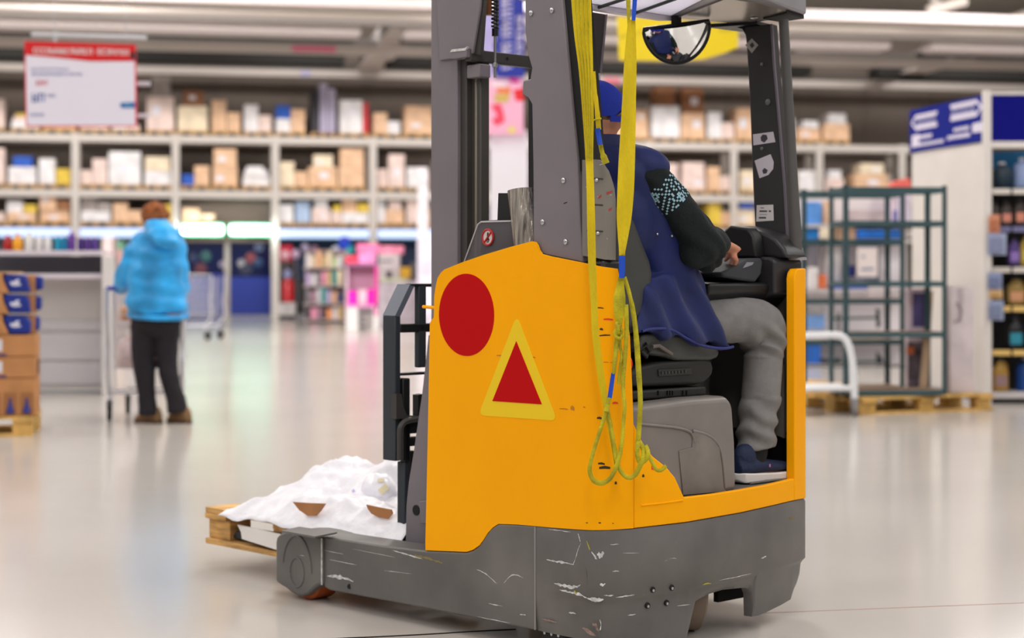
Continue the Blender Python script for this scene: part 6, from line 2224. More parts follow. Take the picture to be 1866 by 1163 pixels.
# hanging packs and price cards clipped along the corner
for (x, yt, yb, w, c, lab) in ((1812, 392, 425, 20, (206, 140, 110), 'salmon hang card, topmost on the shelf corner'), (1817, 425, 465, 34, (158, 166, 196), 'grey-blue blister pack clipped to the shelf corner, upper'),
                               (1813, 497, 528, 26, (140, 150, 184), 'grey-blue blister pack clipped to the shelf corner, middle'), (1815, 548, 584, 28, (150, 160, 190), 'grey-blue blister pack clipped to the shelf corner, lowest'),
                               (1815, 528, 545, 24, (206, 170, 120), 'tan and green card between the two lower blister packs')):
    t = empty('blister_pack', (0, 0, 0), 0, lab, 'blister pack')
    boxpx('card', x - w / 2, x + w / 2, yt, yb, ED1 - .06, .008, mat('card_%d_%d_%d' % c, c, .5), t, bevel=.001)
    boxpx('blister', x - w / 3, x + w / 3, yt + 8, yb - 4, ED1 - .085, .025, mat('blister_%d' % yt, tuple(max(0, k - 30) for k in c), .25), t, bevel=.006)
    MB().tube([wp(x, yt + 2, ED1 - .06), wp(x - 2, yt - 1, ED1 + .02)], .004, 6).build('hook', M_STEEL, t)
# ------------------------------------------------------------------ the hall
def concrete():
    m = mat('polished_concrete', (196, 190, 184), 0.2, var=.022, vscale=.5)
    nt = m.node_tree
    N, Lk = nt.nodes, nt.links
    b = N['Principled BSDF']
    src = b.inputs['Base Color'].links[0].from_socket
    tc = N.new('ShaderNodeTexCoord')
    nz = N.new('ShaderNodeTexNoise')
    nz.inputs['Scale'].default_value = 5
    nz.inputs['Detail'].default_value = 9
    nz.inputs['Roughness'].default_value = .7
    Lk.new(tc.outputs['Object'], nz.inputs['Vector'])
    rp = N.new('ShaderNodeMapRange')
    rp.inputs[1].default_value, rp.inputs[2].default_value = .5, .8
    rp.inputs[3].default_value, rp.inputs[4].default_value = 0, .07
    Lk.new(nz.outputs['Fac'], rp.inputs[0])
    mx = N.new('ShaderNodeMix')
    mx.data_type = 'RGBA'
    mx.inputs[7].default_value = rgb((150, 142, 134))
    Lk.new(rp.outputs[0], mx.inputs[0])
    Lk.new(src, mx.inputs[6])
    Lk.new(mx.outputs[2], b.inputs['Base Color'])
    r2 = N.new('ShaderNodeMapRange')
    r2.inputs[3].default_value, r2.inputs[4].default_value = .13, .19
    Lk.new(nz.outputs['Fac'], r2.inputs[0])
    Lk.new(r2.outputs[0], b.inputs['Roughness'])
    return m


fl = MB().box(-45, 45, -12, 78, -0.1, 0.0).build('floor', concrete(), kind='structure')
# saw-cut joint and a loose cable on the floor
a, b = wfloor(1440, 1116), wfloor(1900, 1098)
d = (b - a).normalized()
a2 = a - d * .1
jt = MB().prism([a2, b + d * 6, b + d * 6 + Vector((0, .006, 0)), a2 + Vector((0, .006, 0))], (0, 0, .0006)).build('trim_1', mat('joint_rust', (150, 112, 96), .8), kind='structure')
cbl = MB().tube([wfloor(x, y, .002) for x, y in spline([(560, 1166), (680, 1161), (780, 1156), (860, 1151), (940, 1147)], 5)], .002, 6).build('cable', M_RUBBER)
tag(cbl, 'thin dark cable lying on the floor under the truck\'s near side', 'cable')

AR_ = math.radians(10.5)
RE = Vector((math.cos(AR_), math.sin(AR_), 0))
RN = Vector((-math.sin(AR_), math.cos(AR_), 0))
RK0 = Vector(((137 - CX) / F * 52.0, 52.0, 0))


def rk(t, n=0.0, z=0.0):
    p = RK0 + RE * t + RN * n
    return Vector((p.x, p.y, z))


def rt(px, n=0.0):
    """position along the racking where a pixel column crosses the line n metres behind its front"""
    k = (px - CX) / F
    o = RK0 + RN * n
    return (k * o.y - o.x) / (RE.x - k * RE.y)


def rz_(px, py, n=0.0):
    p = rk(rt(px, n), n)
    return H + (HY - py) / F * p.y


def rbox(mb, t0, t1, n0, n1, z0, z1):
    mt = Matrix.Translation(RK0) @ Matrix.Rotation(AR_, 4, 'Z')
    return mb.box(t0, t1, n0, n1, z0, z1, mt)


ZL = [rz_(137, 412), rz_(137, 344), rz_(137, 243)]     # deck heights
tL, tR = rt(-60), rt(1700)
WALLM = mat('wall_taupe', (116, 105, 97), 0.8, var=.04, vscale=.4)
rbox(MB(), tL - 12, tR + 18, 2.6, 2.8, 0, 9.2).build('wall_back', WALLM, kind='structure')
MB().box(-27.2, -27, 16, 56, 0, 9.2).build('wall_left', WALLM, kind='structure')
MB().box(31, 31.2, 16, 66, 0, 9.2).build('wall_right', WALLM, kind='structure')
# ribs of the wall cladding
for k in range(18):
    t = tL + k * 2.4
    rbox(MB(), t, t + .05, 2.56, 2.6, 0, 9.0).build('trim_%d' % (2 + k), WALLM, kind='structure')

# racking
M_RACK = mat('rack_grey', (204, 196, 190), 0.5)
rack = empty('storage_rack', (0, 0, 0), 0, 'long grey pallet racking along the back of the hall', 'rack')
UPX = [-50, 137, 320, 502, 680, 854, 1022, 1182, 1338, 1494, 1645, 1795]
UT = [rt(x) for x in UPX]
for t in UT:
    for n in (0, 1.0):
        rbox(MB(), t - .11, t + .11, n, n + .12, 0, ZL[2] + .02).build('upright', M_RACK, rack, bevel=.01)
for i, (a, b) in enumerate(zip(UT, UT[1:])):
    for l, z in enumerate(ZL):
        for n in (-.02, 1.06):
            if l == 0 and n < 0 and i in (1, 2, 3, 4, 5, 6, 0):
                continue
            rbox(MB(), a + .11, b - .11, n, n + .07, z - .24 if l else z - .2, z - .03).build('beam', M_RACK, rack, bevel=.008)
        rbox(MB(), a + .02, b - .02, .05, 1.06, z - .03, z).build('deck', mat('rack_deck', (150, 142, 134), .7), rack)

# lit header strips of the bays and the two bright lamps over the doors
M_STRIP = mat('strip_light', (196, 214, 255), 0.4, emit=.75)
for i in (0, 1, 3, 4, 5):
    a, b = UT[i], UT[i + 1]
    s_ = rbox(MB(), a + .13, b - .13, -.08, -.03, ZL[0] - .33, ZL[0] - .06).build('light_strip', M_STRIP, None, bevel=.01)
    tag(s_, 'pale blue lit header strip over the %s rack bay' % {0: 'far left', 1: 'second', 3: 'fourth', 4: 'fifth', 5: 'sixth'}[i], 'light')
    e = s_.copy()
    rbox(MB(), a + .12, b - .12, -.075, -.028, ZL[0] - .37, ZL[0] - .33).build('strip_edge', mat('strip_teal', (20, 110, 140), .5), s_)
    bpy.data.objects.remove(e)
M_LAMP = mat('door_lamp', (210, 255, 230), 0.4, emit=5.5)
for k, (xa, xb) in enumerate(((331, 406), (419, 495))):
    lp_ = empty('door_lamp', (0, 0, 0), 0, 'glaring %s of two white-green lamps above the dark blue doors' % ['left', 'right'][k], 'lamp')
    za, zb_ = rz_(400, 427), rz_(400, 411)
    rbox(MB(), rt(xa), rt(xb), -.10, -.04, za, zb_).build('tube', M_LAMP, lp_, bevel=.05, seg=4)
    rbox(MB(), rt(xa) - .02, rt(xb) + .02, -.04, .02, za - .05, zb_ + .05).build('housing', mat('lamp_bloom_green', (70, 180, 130), .5), lp_)  # the green rim puts the lamp's bloom into the housing colour
    l = area('door_lamp_light', 0, 0, 0, 1.2, .25, 60, (.86, 1, .93))
    l.location = rk((rt(xa) + rt(xb)) / 2, -.2, (za + zb_) / 2)
    l.rotation_euler = (math.radians(80), 0, AR_)

# doors in the third bay
rbox(MB(), UT[2] + .12, UT[3] - .12, 1.2, 1.25, ZL[0], ZL[1] - .26).build('trim_34', mat('bay_panel_beige', (172, 160, 148), .7), kind='structure')
a, b = UT[2] + .11, UT[3] - .11
rbox(MB(), a, b, .5, .6, rz_(400, 441, .5), ZL[0] - .2).build('trim_30', mat('door_header', (150, 138, 126), .6), kind='structure')
rbox(MB(), UT[0], a, 1.3, 1.4, 0, ZL[0]).build('trim_32', mat('bay_wall', (110, 114, 122), .7), kind='structure')
rbox(MB(), b, UT[7], 1.3, 1.4, 0, ZL[0]).build('trim_33', mat('bay_wall_navy', (14, 34, 70), .6), kind='structure')
tm = rt(414, .5)
M_NAVY = mat('door_glass_navy', (8, 16, 52), 0.12, spec=.6)
M_DBLUE = mat('door_blue', (2, 34, 122), 0.4)
for k, (ta, tb) in enumerate(((a, tm - .08), (tm + .08, b))):
    ztop, zmid = rz_(400, 441, .5), rz_(400, 505, .5)
    dr = rbox(MB(), ta, tb, .55, .6, 0.02, zmid).build('door_%d' % (k + 1), M_DBLUE, kind='structure')
    rbox(MB(), ta, tb, .55, .58, zmid, ztop).build('door_pane', M_NAVY, dr)
    for j, (xx, yy, r, c) in enumerate((((375, 467, .16, (40, 110, 110)), (366, 490, .18, (120, 36, 60)), (405, 482, .10, (190, 170, 200)), (352, 470, .14, (24, 50, 110)))[:4],
                                         ((457, 470, .16, (170, 60, 70)), (440, 480, .12, (206, 196, 204)), (472, 450, .14, (120, 130, 180)), (470, 478, .14, (30, 80, 140)), (448, 490, .2, (40, 44, 84))))[k]):
        c_ = rk(rt(xx, .53), .53, rz_(xx, yy, .53))
        MB().lathe((0, 0, 0), [(r * .7, 0), (r, .005), (r, .012)], 18, 'y').build('pane_reflection', mat('decal_%d' % xx, tuple(int(k * .62) for k in c), .5), dr)  # coloured discs painting the blurred reflections and figures in the glass
        dr.children[-1].location = c_
        dr.children[-1].rotation_euler = (0, 0, AR_)
rbox(MB(), tm - .08, tm + .08, .5, .6, 0, rz_(400, 441, .5)).build('trim_31', mat('door_mullion', (150, 140, 134), .5), kind='structure')

# goods on the racking ------------------------------------------------------
CLR = {'t': ((226, 186, 152), 'tan'), 'p': ((230, 206, 198), 'pale pink'), 'w': ((232, 228, 230), 'white'), 'b': ((150, 100, 66), 'brown'), 'c': ((234, 216, 188), 'cream'), 'g': ((160, 150, 146), 'grey'),
       'u': ((36, 90, 190), 'blue'), 'y': ((222, 190, 70), 'yellow'), 'r': ((214, 60, 66), 'red'), 'v': ((176, 168, 194), 'lilac'), 'k': ((52, 50, 58), 'dark'), 'l': ((170, 190, 220), 'pale blue')}
LVN = ['lowest', 'middle', 'top']
pal_me = MB()
pal_me.box(-.5, .5, -.4, .4, .10, .144)
for x in (-.43, 0, .43):
    pal_me.box(x - .07, x + .07, -.4, .4, 0, .10)
PAL = pal_me.mesh('rack_pallet', False)
PAL.materials.append(mat('rack_pallet_wood', (196, 156, 104), .8))
UNIT = MB().box(-.5, .5, -.5, .5, 0, 1).mesh('rack_carton', False)
CARTS = {}
LABEL = MB().box(-.16, .16, -.006, 0, 0, .3).mesh('paper_label', False)
LABEL.materials.append(mat('goods_label', (236, 232, 240), .6))
for k, (c, n) in CLR.items():
    me = UNIT.copy()
    me.materials.append(mat('goods_' + n.replace(' ', '_'), c, .6, var=.09, vscale=2.2))
    CARTS[k] = me
PATT = {   # boxes of a load: x0, x1, z0, z1 (fractions), position word
    '1': [(0, 1, 0, 1, 'sole')],
    '2': [(0, 1, 0, .5, 'lower'), (.04, .96, .5, 1, 'upper')],
    'L': [(0, .52, 0, 1, 'tall left'), (.53, 1, 0, .6, 'low right')],
    'R': [(0, .45, 0, .55, 'low left'), (.46, 1, 0, 1, 'tall right')],
    '3': [(0, 1, 0, .42, 'bottom'), (0, .55, .42, 1, 'upper left'), (.56, 1, .42, .8, 'upper right')],
    'S': [(0, 1, 0, .5, 'bottom'), (.06, .9, .5, .8, 'middle'), (.15, .75, .8, 1, 'small top')],
    'T': [(.0, 1, 0, .62, 'lower'), (.18, .86, .62, 1, 'upper')],
    'Q': [(0, .5, 0, .5, 'lower left'), (.5, 1, 0, .5, 'lower right'), (0, .5, .5, 1, 'upper left'), (.5, 1, .5, .86, 'upper right')],
    'V': [(0, .80, 0, 1, 'broad left'), (.81, 1, 0, .93, 'narrow right')],
    'N': [(0, .3, 0, .85, 'left'), (.34, .66, 0, 1, 'central'), (.7, 1, 0, .9, 'right')]}
LOADS = [
    # level, x0, x1, ytop, pattern, colours
    (2, -20, 8, 180, '1', 'p'), (2, 20, 72, 207, 'S', 'wpy'), (2, 78, 138, 228, '1', 't'), (2, 146, 198, 226, '1', 'p'), (2, 204, 254, 222, 'L', 'wp'), (2, 267, 318, 138, 'T', 'pg'), (2, 323, 379, 165, 'T', 'cb'),
    (2, 386, 438, 182, 'L', 'tt'), (2, 445, 495, 190, 'L', 'wp'), (2, 503, 556, 192, 'Q', 'wtut'), (2, 567, 611, 152, 'N', 'kvv'), (2, 619, 672, 182, 'V', 'wr'), (2, 680, 729, 206, 'L', 'tw'), (2, 735, 790, 193, '2', 'tt'),
    (2, 800, 850, 200, '2', 'pt'), (2, 1095, 1145, 200, '1', 't'), (2, 1150, 1182, 200, '2', 'tt'), (2, 1186, 1238, 158, 'T', 'wb'), (2, 1241, 1285, 160, '2', 'tb'), (2, 1290, 1338, 204, 'L', 'wp'), (2, 1341, 1385, 196, '1', 't'),
    (2, 1410, 1448, 215, '1', 'w'), (2, 1455, 1497, 220, 'T', 'tw'), (2, 1500, 1548, 207, 'T', 'tw'),
    (1, -30, 9, 270, '1', 'p'), (1, 14, 66, 285, 'T', 'wu'), (1, 71, 128, 289, 'L', 'wy'), (1, 144, 195, 289, 'R', 'pp'), (1, 197, 257, 276, '1', 'w'), (1, 262, 313, 286, '2', 'wc'), (1, 331, 382, 302, 'R', 'ut'),
    (1, 387, 433, 271, '2', 'tt'), (1, 442, 493, 303, 'S', 'www'), (1, 510, 561, 295, 'L', 'ct'), (1, 562, 615, 282, 'T', 'tc'), (1, 617, 665, 270, '2', 'tt'), (1, 683, 738, 281, 'R', 'pp'), (1, 742, 763, 305, '1', 'w'), (1, 790, 840, 290, '2', 'tp'),
    (1, 1100, 1160, 290, '1', 't'), (1, 1192, 1236, 298, '1', 'p'), (1, 1242, 1286, 296, '2', 'pp'), (1, 1290, 1334, 304, 'L', 'tp'), (1, 1349, 1388, 310, '1', 'c'), (1, 1410, 1450, 305, '1', 't'), (1, 1455, 1486, 311, '1', 'w'),
    (1, 1505, 1540, 310, 'T', 'pw'), (1, 1556, 1620, 298, 'T', 'tc'),
    (0, -30, 9, 388, '1', 'p'), (0, 12, 66, 366, '3', 'twy'), (0, 72, 128, 354, '3', 'ttb'), (0, 147, 202, 360, '3', 'wgg'), (0, 205, 259, 369, 'L', 'tt'), (0, 264, 315, 372, 'R', 'ty'), (0, 332, 391, 380, 'L', 'tt'),
    (0, 509, 535, 372, '1', 'w'), (0, 538, 565, 367, '1', 'l'), (0, 568, 602, 364, 'T', 'pw'), (0, 604, 624, 374, 'T', 'py'), (0, 624, 673, 362, '3', 'wty'), (0, 679, 702, 352, '1', 'w'), (0, 703, 737, 366, 'T', 'tp'), (0, 741, 785, 358, 'L', 'pt'),
    (0, 800, 850, 365, '2', 'tt'), (0, 1195, 1250, 365, '1', 't'), (0, 1290, 1336, 370, 'L', 'yt'), (0, 1341, 1378, 362, 'T', 'cu'), (0, 1400, 1450, 366, '1', 't'), (0, 1505, 1545, 360, 'T', 'pb'), (0, 1550, 1600, 365, 'L', 'bt'), (0, 1605, 1650, 368, '1', 'w')]
cnt = [0, 0, 0]
rnd = random.Random(12)
for (lv, x0, x1, yt, pat, cs) in LOADS:
    cnt[lv] += 1
    o_ = ORD[cnt[lv]]
    t0, t1 = rt(x0, .15), rt(x1, .15)
    z0 = ZL[lv]
    xm = (x0 + x1) / 2
    zt = rz_(xm, yt, .15)
    q = bpy.data.objects.new('pallet', PAL)
    COL.objects.link(q)
    q.location = rk((t0 + t1) / 2, .55, z0)
    q.rotation_euler = (0, 0, AR_)
    q.scale = (max(.35, t1 - t0) * 1.02, 1.0, 1.0)
    tag(q, 'small wooden pallet beneath the %s load from left, %s shelf of back rack' % (o_, LVN[lv]), 'pallet', 'pallets on the back rack')
    zb = z0 + .146
    hh = max(.25, zt - zb)
    for (fx0, fx1, fz0, fz1, wd), ck in zip(PATT[pat], cs):
        c = bpy.data.objects.new('carton', CARTS[ck])
        COL.objects.link(c)
        ww, hz = (fx1 - fx0) * (t1 - t0), (fz1 - fz0) * hh
        c.location = rk(t0 + (fx0 + fx1) / 2 * (t1 - t0), .52 + rnd.uniform(-.05, .05), zb + fz0 * hh + .001)
        c.rotation_euler = (0, 0, AR_ + rnd.uniform(-.03, .03))
        c.scale = (ww * .97, rnd.uniform(.62, .76), hz * .99)
        if ck in 'tpwcyb' and rnd.random() < .55 and ww > .45:
            q2 = bpy.data.objects.new('paper_label', LABEL)
            COL.objects.link(q2)
            q2.parent = c
            q2.location = (rnd.uniform(-.22, .2), -.502, rnd.uniform(.2, .5))
        tag(c, '%s carton, %s in %s load from left, %s shelf of back rack' % (CLR[ck][1], wd, o_, LVN[lv]), 'carton', 'goods on the %s shelf of the back rack' % LVN[lv])
# ------------------------------------------------------------------ roof
TN = [40]


def roofbar(py0, py1, n, depth, m, px0=None, px1=None, px=400, bevel=.02):
    """bar along the racking whose near face spans py0..py1 (photo pixels, measured at column px), n metres behind the rack front"""
    za, zb_ = rz_(px, py1, n), rz_(px, py0, n)
    t0 = tL - 14 if px0 is None else rt(px0, n)
    t1 = tR + 20 if px1 is None else rt(px1, n)
    TN[0] += 1
    return rbox(MB(), t0, t1, n, n + depth, za, zb_).build('trim_%d' % TN[0], m, None, bevel=bevel, kind='structure')


M_RAIL = mat('rail_beige', (206, 196, 190), 0.5)
M_PANEL = mat('roof_panel_white', (222, 212, 212), 0.6)
M_RDARK = mat('roof_shade_black', (24, 22, 20), 0.9)  # solid black bars stand in for the shade between roof members
M_DECK = mat('roof_deck_taupe', (150, 141, 130), 0.8, var=.05, vscale=.3)
M_RAFT = mat('rafter_grey', (150, 143, 140), 0.6)
rbox(MB(), tL - 16, tR + 22, -46, 3, 10.1, 10.3).build('ceiling', M_DECK, kind='structure')
roofbar(123, 137, .9, .25, M_RAIL)
roofbar(112, 124, 2.2, .2, mat('wall_top_grey', (112, 104, 98), .8))
roofbar(93, 114, -2.2, .8, M_RDARK, None, 628)
roofbar(95, 114, -2.2, .8, M_RDARK, 706, 1480)
roofbar(95, 114, -2.2, .8, M_RDARK, 1600, None)
roofbar(78, 93, -6.5, .3, M_RAIL)
roofbar(66, 79, -5.5, .2, M_RAFT)
roofbar(58, 66, -9.5, .8, M_RDARK, None, 648)
roofbar(58, 66, -9.5, .8, M_RDARK, 735, 1460)
roofbar(58, 66, -9.5, .8, M_RDARK, 1690, None)
roofbar(38, 59, -11.0, .9, M_PANEL, None, 660, bevel=.12)
roofbar(38, 59, -11.0, .9, M_PANEL, 737, 1080, bevel=.12)
roofbar(38, 59, -11.0, .9, M_PANEL, 1090, 1628, bevel=.12)
roofbar(38, 59, -11.0, .9, M_PANEL, 1700, None, bevel=.12)
roofbar(27, 38, -12.2, .3, M_RAFT)
roofbar(14, 27, -15.5, .3, M_RAIL)
roofbar(4, 12, -17.0, .5, mat('roof_olive', (132, 124, 104), .8))
roofbar(-14, 4, -18.2, .6, M_PANEL)


def rafter(px, py, n, w=.8, h=.55):
    """rafter across the racking direction, through a point seen at px, py"""
    t = rt(px, n)
    z = rz_(px, py, n)
    TN[0] += 1
    mb = rbox(MB(), t - w / 2 + .1, t - .06, -40, n, z, z + h)
    r_ = mb.build('trim_%d' % TN[0], mat('rafter_dark_grey', (112, 106, 104), .6), kind='structure')  # web in a darker grey than the flanges
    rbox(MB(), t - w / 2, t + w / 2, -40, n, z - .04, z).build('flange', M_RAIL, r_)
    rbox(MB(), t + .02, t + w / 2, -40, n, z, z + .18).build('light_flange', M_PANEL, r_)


rafter(672, 128, .6)
rafter(1600, 150, .6)
rafter(-260, 122, .6)
# bracing struts high up at the right
for (xa, ya, xb, yb, n) in ((1690, 20, 1760, 2, -17), (1700, -6, 1728, 46, -15), (1800, 52, 1880, 22, -14)):
    a, b = rk(rt(xa, n), n, rz_(xa, ya, n)), rk(rt(xb, n), n, rz_(xb, yb, n))
    TN[0] += 1
    MB().tube([a, b], .11, 8).build('trim_%d' % TN[0], M_RAIL, kind='structure')
# small pink and blue reminder flags taped on the rails
for (xa, xb, ya, yb, n, c, lab) in ((532, 612, 84, 95, -6.5, (230, 120, 150), 'pink strip hanging on the ceiling rail left of the mast'), (548, 565, 130, 138, .9, (186, 180, 226), 'small lilac tag on the lower ceiling rail'),
                                    (1100, 1130, 142, 153, .9, (236, 130, 150), 'pink tag on the lower ceiling rail above the driver')):
    px_ = (xa + xb) / 2
    o = rbox(MB(), rt(xa, n), rt(xb, n), n - .03, n + .005, rz_(px_, yb, n), rz_(px_, ya, n)).build('rail_tag', mat('tag_%d' % xa, c, .6))
    tag(o, lab, 'tag')

# ------------------------------------------------------------------ goods under the racking, middle
def stock(name, x0, x1, yt, yb, D, dp, c, label, cat, par=None, group=None, bevel=.01):
    m = mat('stock_%d_%d_%d' % c, c, .5, var=.10, vscale=5)
    a, b = wp(x0, yb, D), wp(x1, yt, D)
    return MB().box(a.x, b.x, D, D + dp, max(a.z, .002), b.z).build(name, m, par, bevel=bevel, label=label, cat=cat, group=group)


fe = empty('fire_extinguisher', (0, 0, 0), 0, 'red fire extinguisher standing by the rack upright right of the doors', 'extinguisher')
q = wp(523, 551, 47)
MB().lathe((q.x, 47.2, q.z), [(.14, 0), (.155, .03), (.155, .50), (.11, .60), (.05, .64)], 18).build('cylinder', mat('ext_red', (214, 8, 26), .35), fe)
MB().lathe((q.x, 47.2, q.z + .64), [(.04, 0), (.07, .02), (.07, .10), (.04, .12)], 10).build('valve', mat('valve_pale', (206, 170, 190), .4), fe)
stock('bin', 508, 537, 552, 575, 47, .6, (200, 196, 196), 'low grey plinth under the red fire extinguisher', 'plinth')
stock('cabinet', 537, 553, 508, 573, 47.3, .5, (26, 24, 28), 'narrow black cabinet right of the fire extinguisher', 'cabinet')
stock('cabinet', 509, 536, 476, 581, 48, .4, (44, 30, 32), 'dark brown cabinet over the fire extinguisher', 'cabinet')
stock('sale_poster', 510, 532, 447, 476, 48.1, .03, (204, 20, 60), 'crimson poster right of the door upright', 'poster')
for (x, y, r, c, lab) in ((520, 465, .11, (232, 190, 206), 'pale pink balloon in front of the crimson poster'), (539, 463, .11, (206, 180, 214), 'lilac balloon beside the pale pink balloon under the light strip'), (556, 451, .10, (170, 160, 196), 'dull lilac balloon hanging near the light strip'),
                          (524, 500, .11, (150, 160, 210), 'blue-grey balloon above the fire extinguisher'), (573, 455, .10, (150, 110, 140), 'mauve balloon over the toy display'), (612, 458, .13, (206, 216, 230), 'pale balloon over the middle of the toy display'),
                          (628, 444, .18, (30, 70, 214), 'large bright blue balloon over the pink stand'), (636, 456, .14, (40, 170, 180), 'teal balloon below the bright blue balloon')):
    q = wp(x, y, 46.5)
    o = MB().ell((0, 0, 0), (r, r, r * 1.1), 14, 10).build('balloon', mat('ball_%d' % x, c, .3))
    o.location = q
    MB().tube([(0, 0, -r), (.02, 0, -q.z * .5), (0, 0, -q.z + .005)], .006, 5).build('ribbon', mat('ribbon_grey', (180, 170, 180), .5), o)
    tag(o, lab, 'balloon')
# toy display: three shelves of bright boxes
td = empty('toy_display', (0, 0, 0), 0, 'display stand crammed with bright toy boxes below the light strip', 'display')
TDD = 44.0
a, b = wp(553, 588, TDD), wp(628, 455, TDD)
MB().box(a.x, b.x, TDD + .55, TDD + .6, 0, b.z).build('back_panel', mat('toy_back', (150, 128, 130), .6), td)
for k, yy in enumerate((487, 520, 553, 582)):
    z = wp(0, yy, TDD).z
    MB().box(a.x, b.x, TDD, TDD + .55, max(.02, z - .03), z).build('shelf', mat('toy_shelf', (200, 186, 186), .5), td)
for x in (a.x, b.x - .04):
    MB().box(x, x + .04, TDD + .5, TDD + .56, 0, b.z).build('post', mat('toy_shelf', (200, 186, 186), .5), td)
PALT = {'cream': (230, 210, 180), 'peach': (236, 180, 140), 'white': (228, 222, 226), 'lilac': (190, 170, 206), 'pale green': (190, 206, 160), 'teal': (40, 140, 140), 'orange': (236, 150, 90), 'grey': (130, 122, 128), 'pink': (236, 150, 176),
        'navy': (60, 64, 110), 'sand': (206, 176, 130), 'charcoal': (66, 56, 64), 'mauve': (170, 130, 150)}
for k, (yy, seq) in enumerate(((487, ['white', 'cream', 'peach', 'sand', 'cream', 'pale green', 'white']), (520, ['lilac', 'white', 'grey', 'pink', 'sand', 'teal', 'cream']),
                               (553, ['grey', 'mauve', 'white', 'teal', 'lilac', 'peach', 'navy']), (582, ['charcoal', 'pink', 'mauve', 'charcoal', 'orange', 'white', 'sand']))):
    x = 556.0
    z = wp(0, yy, TDD).z
    rnd = random.Random(40 + k)
    for j, cn in enumerate(seq):
        w = 9.6
        hgt = rnd.uniform(.26, .42)
        A, Bq = wp(x, yy, TDD), wp(x + w - .8, yy, TDD)
        dd = rnd.uniform(.05, .2)
        o = MB().box(A.x, Bq.x, TDD + dd, TDD + dd + .3, z + .002, z + hgt).build('toy_box', mat('toy_' + cn.replace(' ', '_'), PALT[cn], .45, var=.12, vscale=6), None, bevel=.012)
        tag(o, '%s toy box, %s from left on the %s shelf of the toy display' % (cn, ORD[j + 1], ['top', 'second', 'third', 'bottom'][k]), 'toy box', 'boxes on the toy display')
        x += w
# pink toy stand
PD_ = 39.0
ps = empty('toy_stand', (0, 0, 0), 0, 'pink and lilac toy stand with white feet right of the toy display', 'display')
a, b = wp(629, 600, PD_), wp(687, 485, PD_)
MB().box(a.x, b.x, PD_ + .45, PD_ + .5, .3, b.z).build('back_panel', mat('stand_mauve', (196, 150, 176), .5), ps)
MB().box(b.x - .05, b.x, PD_, PD_ + .5, .3, b.z).build('side_panel', mat('stand_magenta', (232, 60, 160), .5), ps)
MB().box(a.x, a.x + .05, PD_ + .1, PD_ + .5, .3, b.z).build('side_panel', mat('stand_lilac', (216, 190, 206), .5), ps)
MB().box(a.x, b.x, PD_, PD_ + .5, b.z, b.z + .06).build('top', mat('stand_mauve2', (150, 96, 140), .5), ps)
MB().box(a.x, b.x, PD_, PD_ + .5, wp(0, 556, PD_).z - .05, wp(0, 556, PD_).z).build('base_shelf', mat('stand_pink', (240, 160, 214), .5), ps)
for x0, x1 in ((630, 652), (680, 689)):
    A, Bq = wp(x0, 600, PD_), wp(x1, 560, PD_)
    MB().box(A.x, Bq.x, PD_ + .02, PD_ + .4, 0, wp(0, 556, PD_).z - .05).build('foot', M_WHITE, ps)
for i in range(4):
    A, Bq = wp(654, 0, PD_), wp(679, 0, PD_)
    z = wp(0, 594 - i * 9, PD_).z
    MB().box(A.x, Bq.x, PD_ + .04, PD_ + .1, z, z + .06).build('base_slat', mat('slat_grey', (150, 140, 142), .5), ps)
for (x0, x1, yt, yb, c, lab) in ((634, 650, 530, 555, (240, 20, 180), 'magenta box at the left of the pink stand\'s base shelf'), (652, 668, 528, 555, (232, 190, 206), 'pale box between the two magenta boxes on the pink stand'), (669, 686, 527, 555, (240, 10, 176), 'magenta box at the right of the pink stand\'s base shelf'),
                                 (630, 652, 466, 483, (236, 60, 90), 'coral red box on top of the pink stand'), (653, 684, 462, 483, (230, 140, 196), 'pink box beside the coral one on the pink stand'), (650, 690, 444, 462, (240, 120, 170), 'long pink box topmost on the pink stand')):
    stock('toy_box', x0, x1, yt, yb, PD_ + .05, .3, c, lab, 'toy box')
# counter with a printer
CD = 40.5
stock('counter', 689, 760, 512, 597, CD, .6, (206, 196, 206), 'pale counter under the grey printer right of the pink stand', 'counter')
stock('counter_edge', 689, 742, 508, 513, CD - .05, .5, (214, 222, 190), 'pale green board lying on the counter beneath the printer', 'board')
prn = empty('printer', (0, 0, 0), 0, 'grey printer on the pale counter right of the pink stand', 'printer')
for (x0, x1, yt, yb, c, d, nm) in ((690, 728, 463, 508, (196, 186, 190), 0, 'body'), (692, 716, 474, 478, (120, 116, 120), -.02, 'slot'), (704, 714, 494, 507, (70, 56, 66), -.02, 'tray_gap')):
    A, Bq = wp(x0, yb, CD + .1), wp(x1, yt, CD + .1)
    MB().box(A.x, Bq.x, CD + .1 + d, CD + .5, A.z, Bq.z).build(nm, mat('prn_' + nm, c, .5), prn, bevel=.01)
stock('yellow_box', 729, 748, 487, 508, CD + .1, .3, (214, 166, 40), 'mustard yellow box beside the grey printer', 'box')
stock('dark_bottle', 748, 757, 478, 511, CD + .1, .2, (90, 84, 80), 'dark upright pack right of the mustard box', 'pack')
stock('long_pink_box', 690, 735, 448, 463, CD + .12, .3, (236, 140, 170), 'long rosy box lying on top of the grey printer', 'box')
stock('column', 760, 800, 433, 592, CD - .6, .4, (218, 212, 226), 'white square column left of the mast under the light strip', 'column')
stock('roll', 761, 780, 305, 433, CD - .5, .3, (222, 216, 222), 'tall narrow white parcel standing on the square column left of the mast', 'parcel')
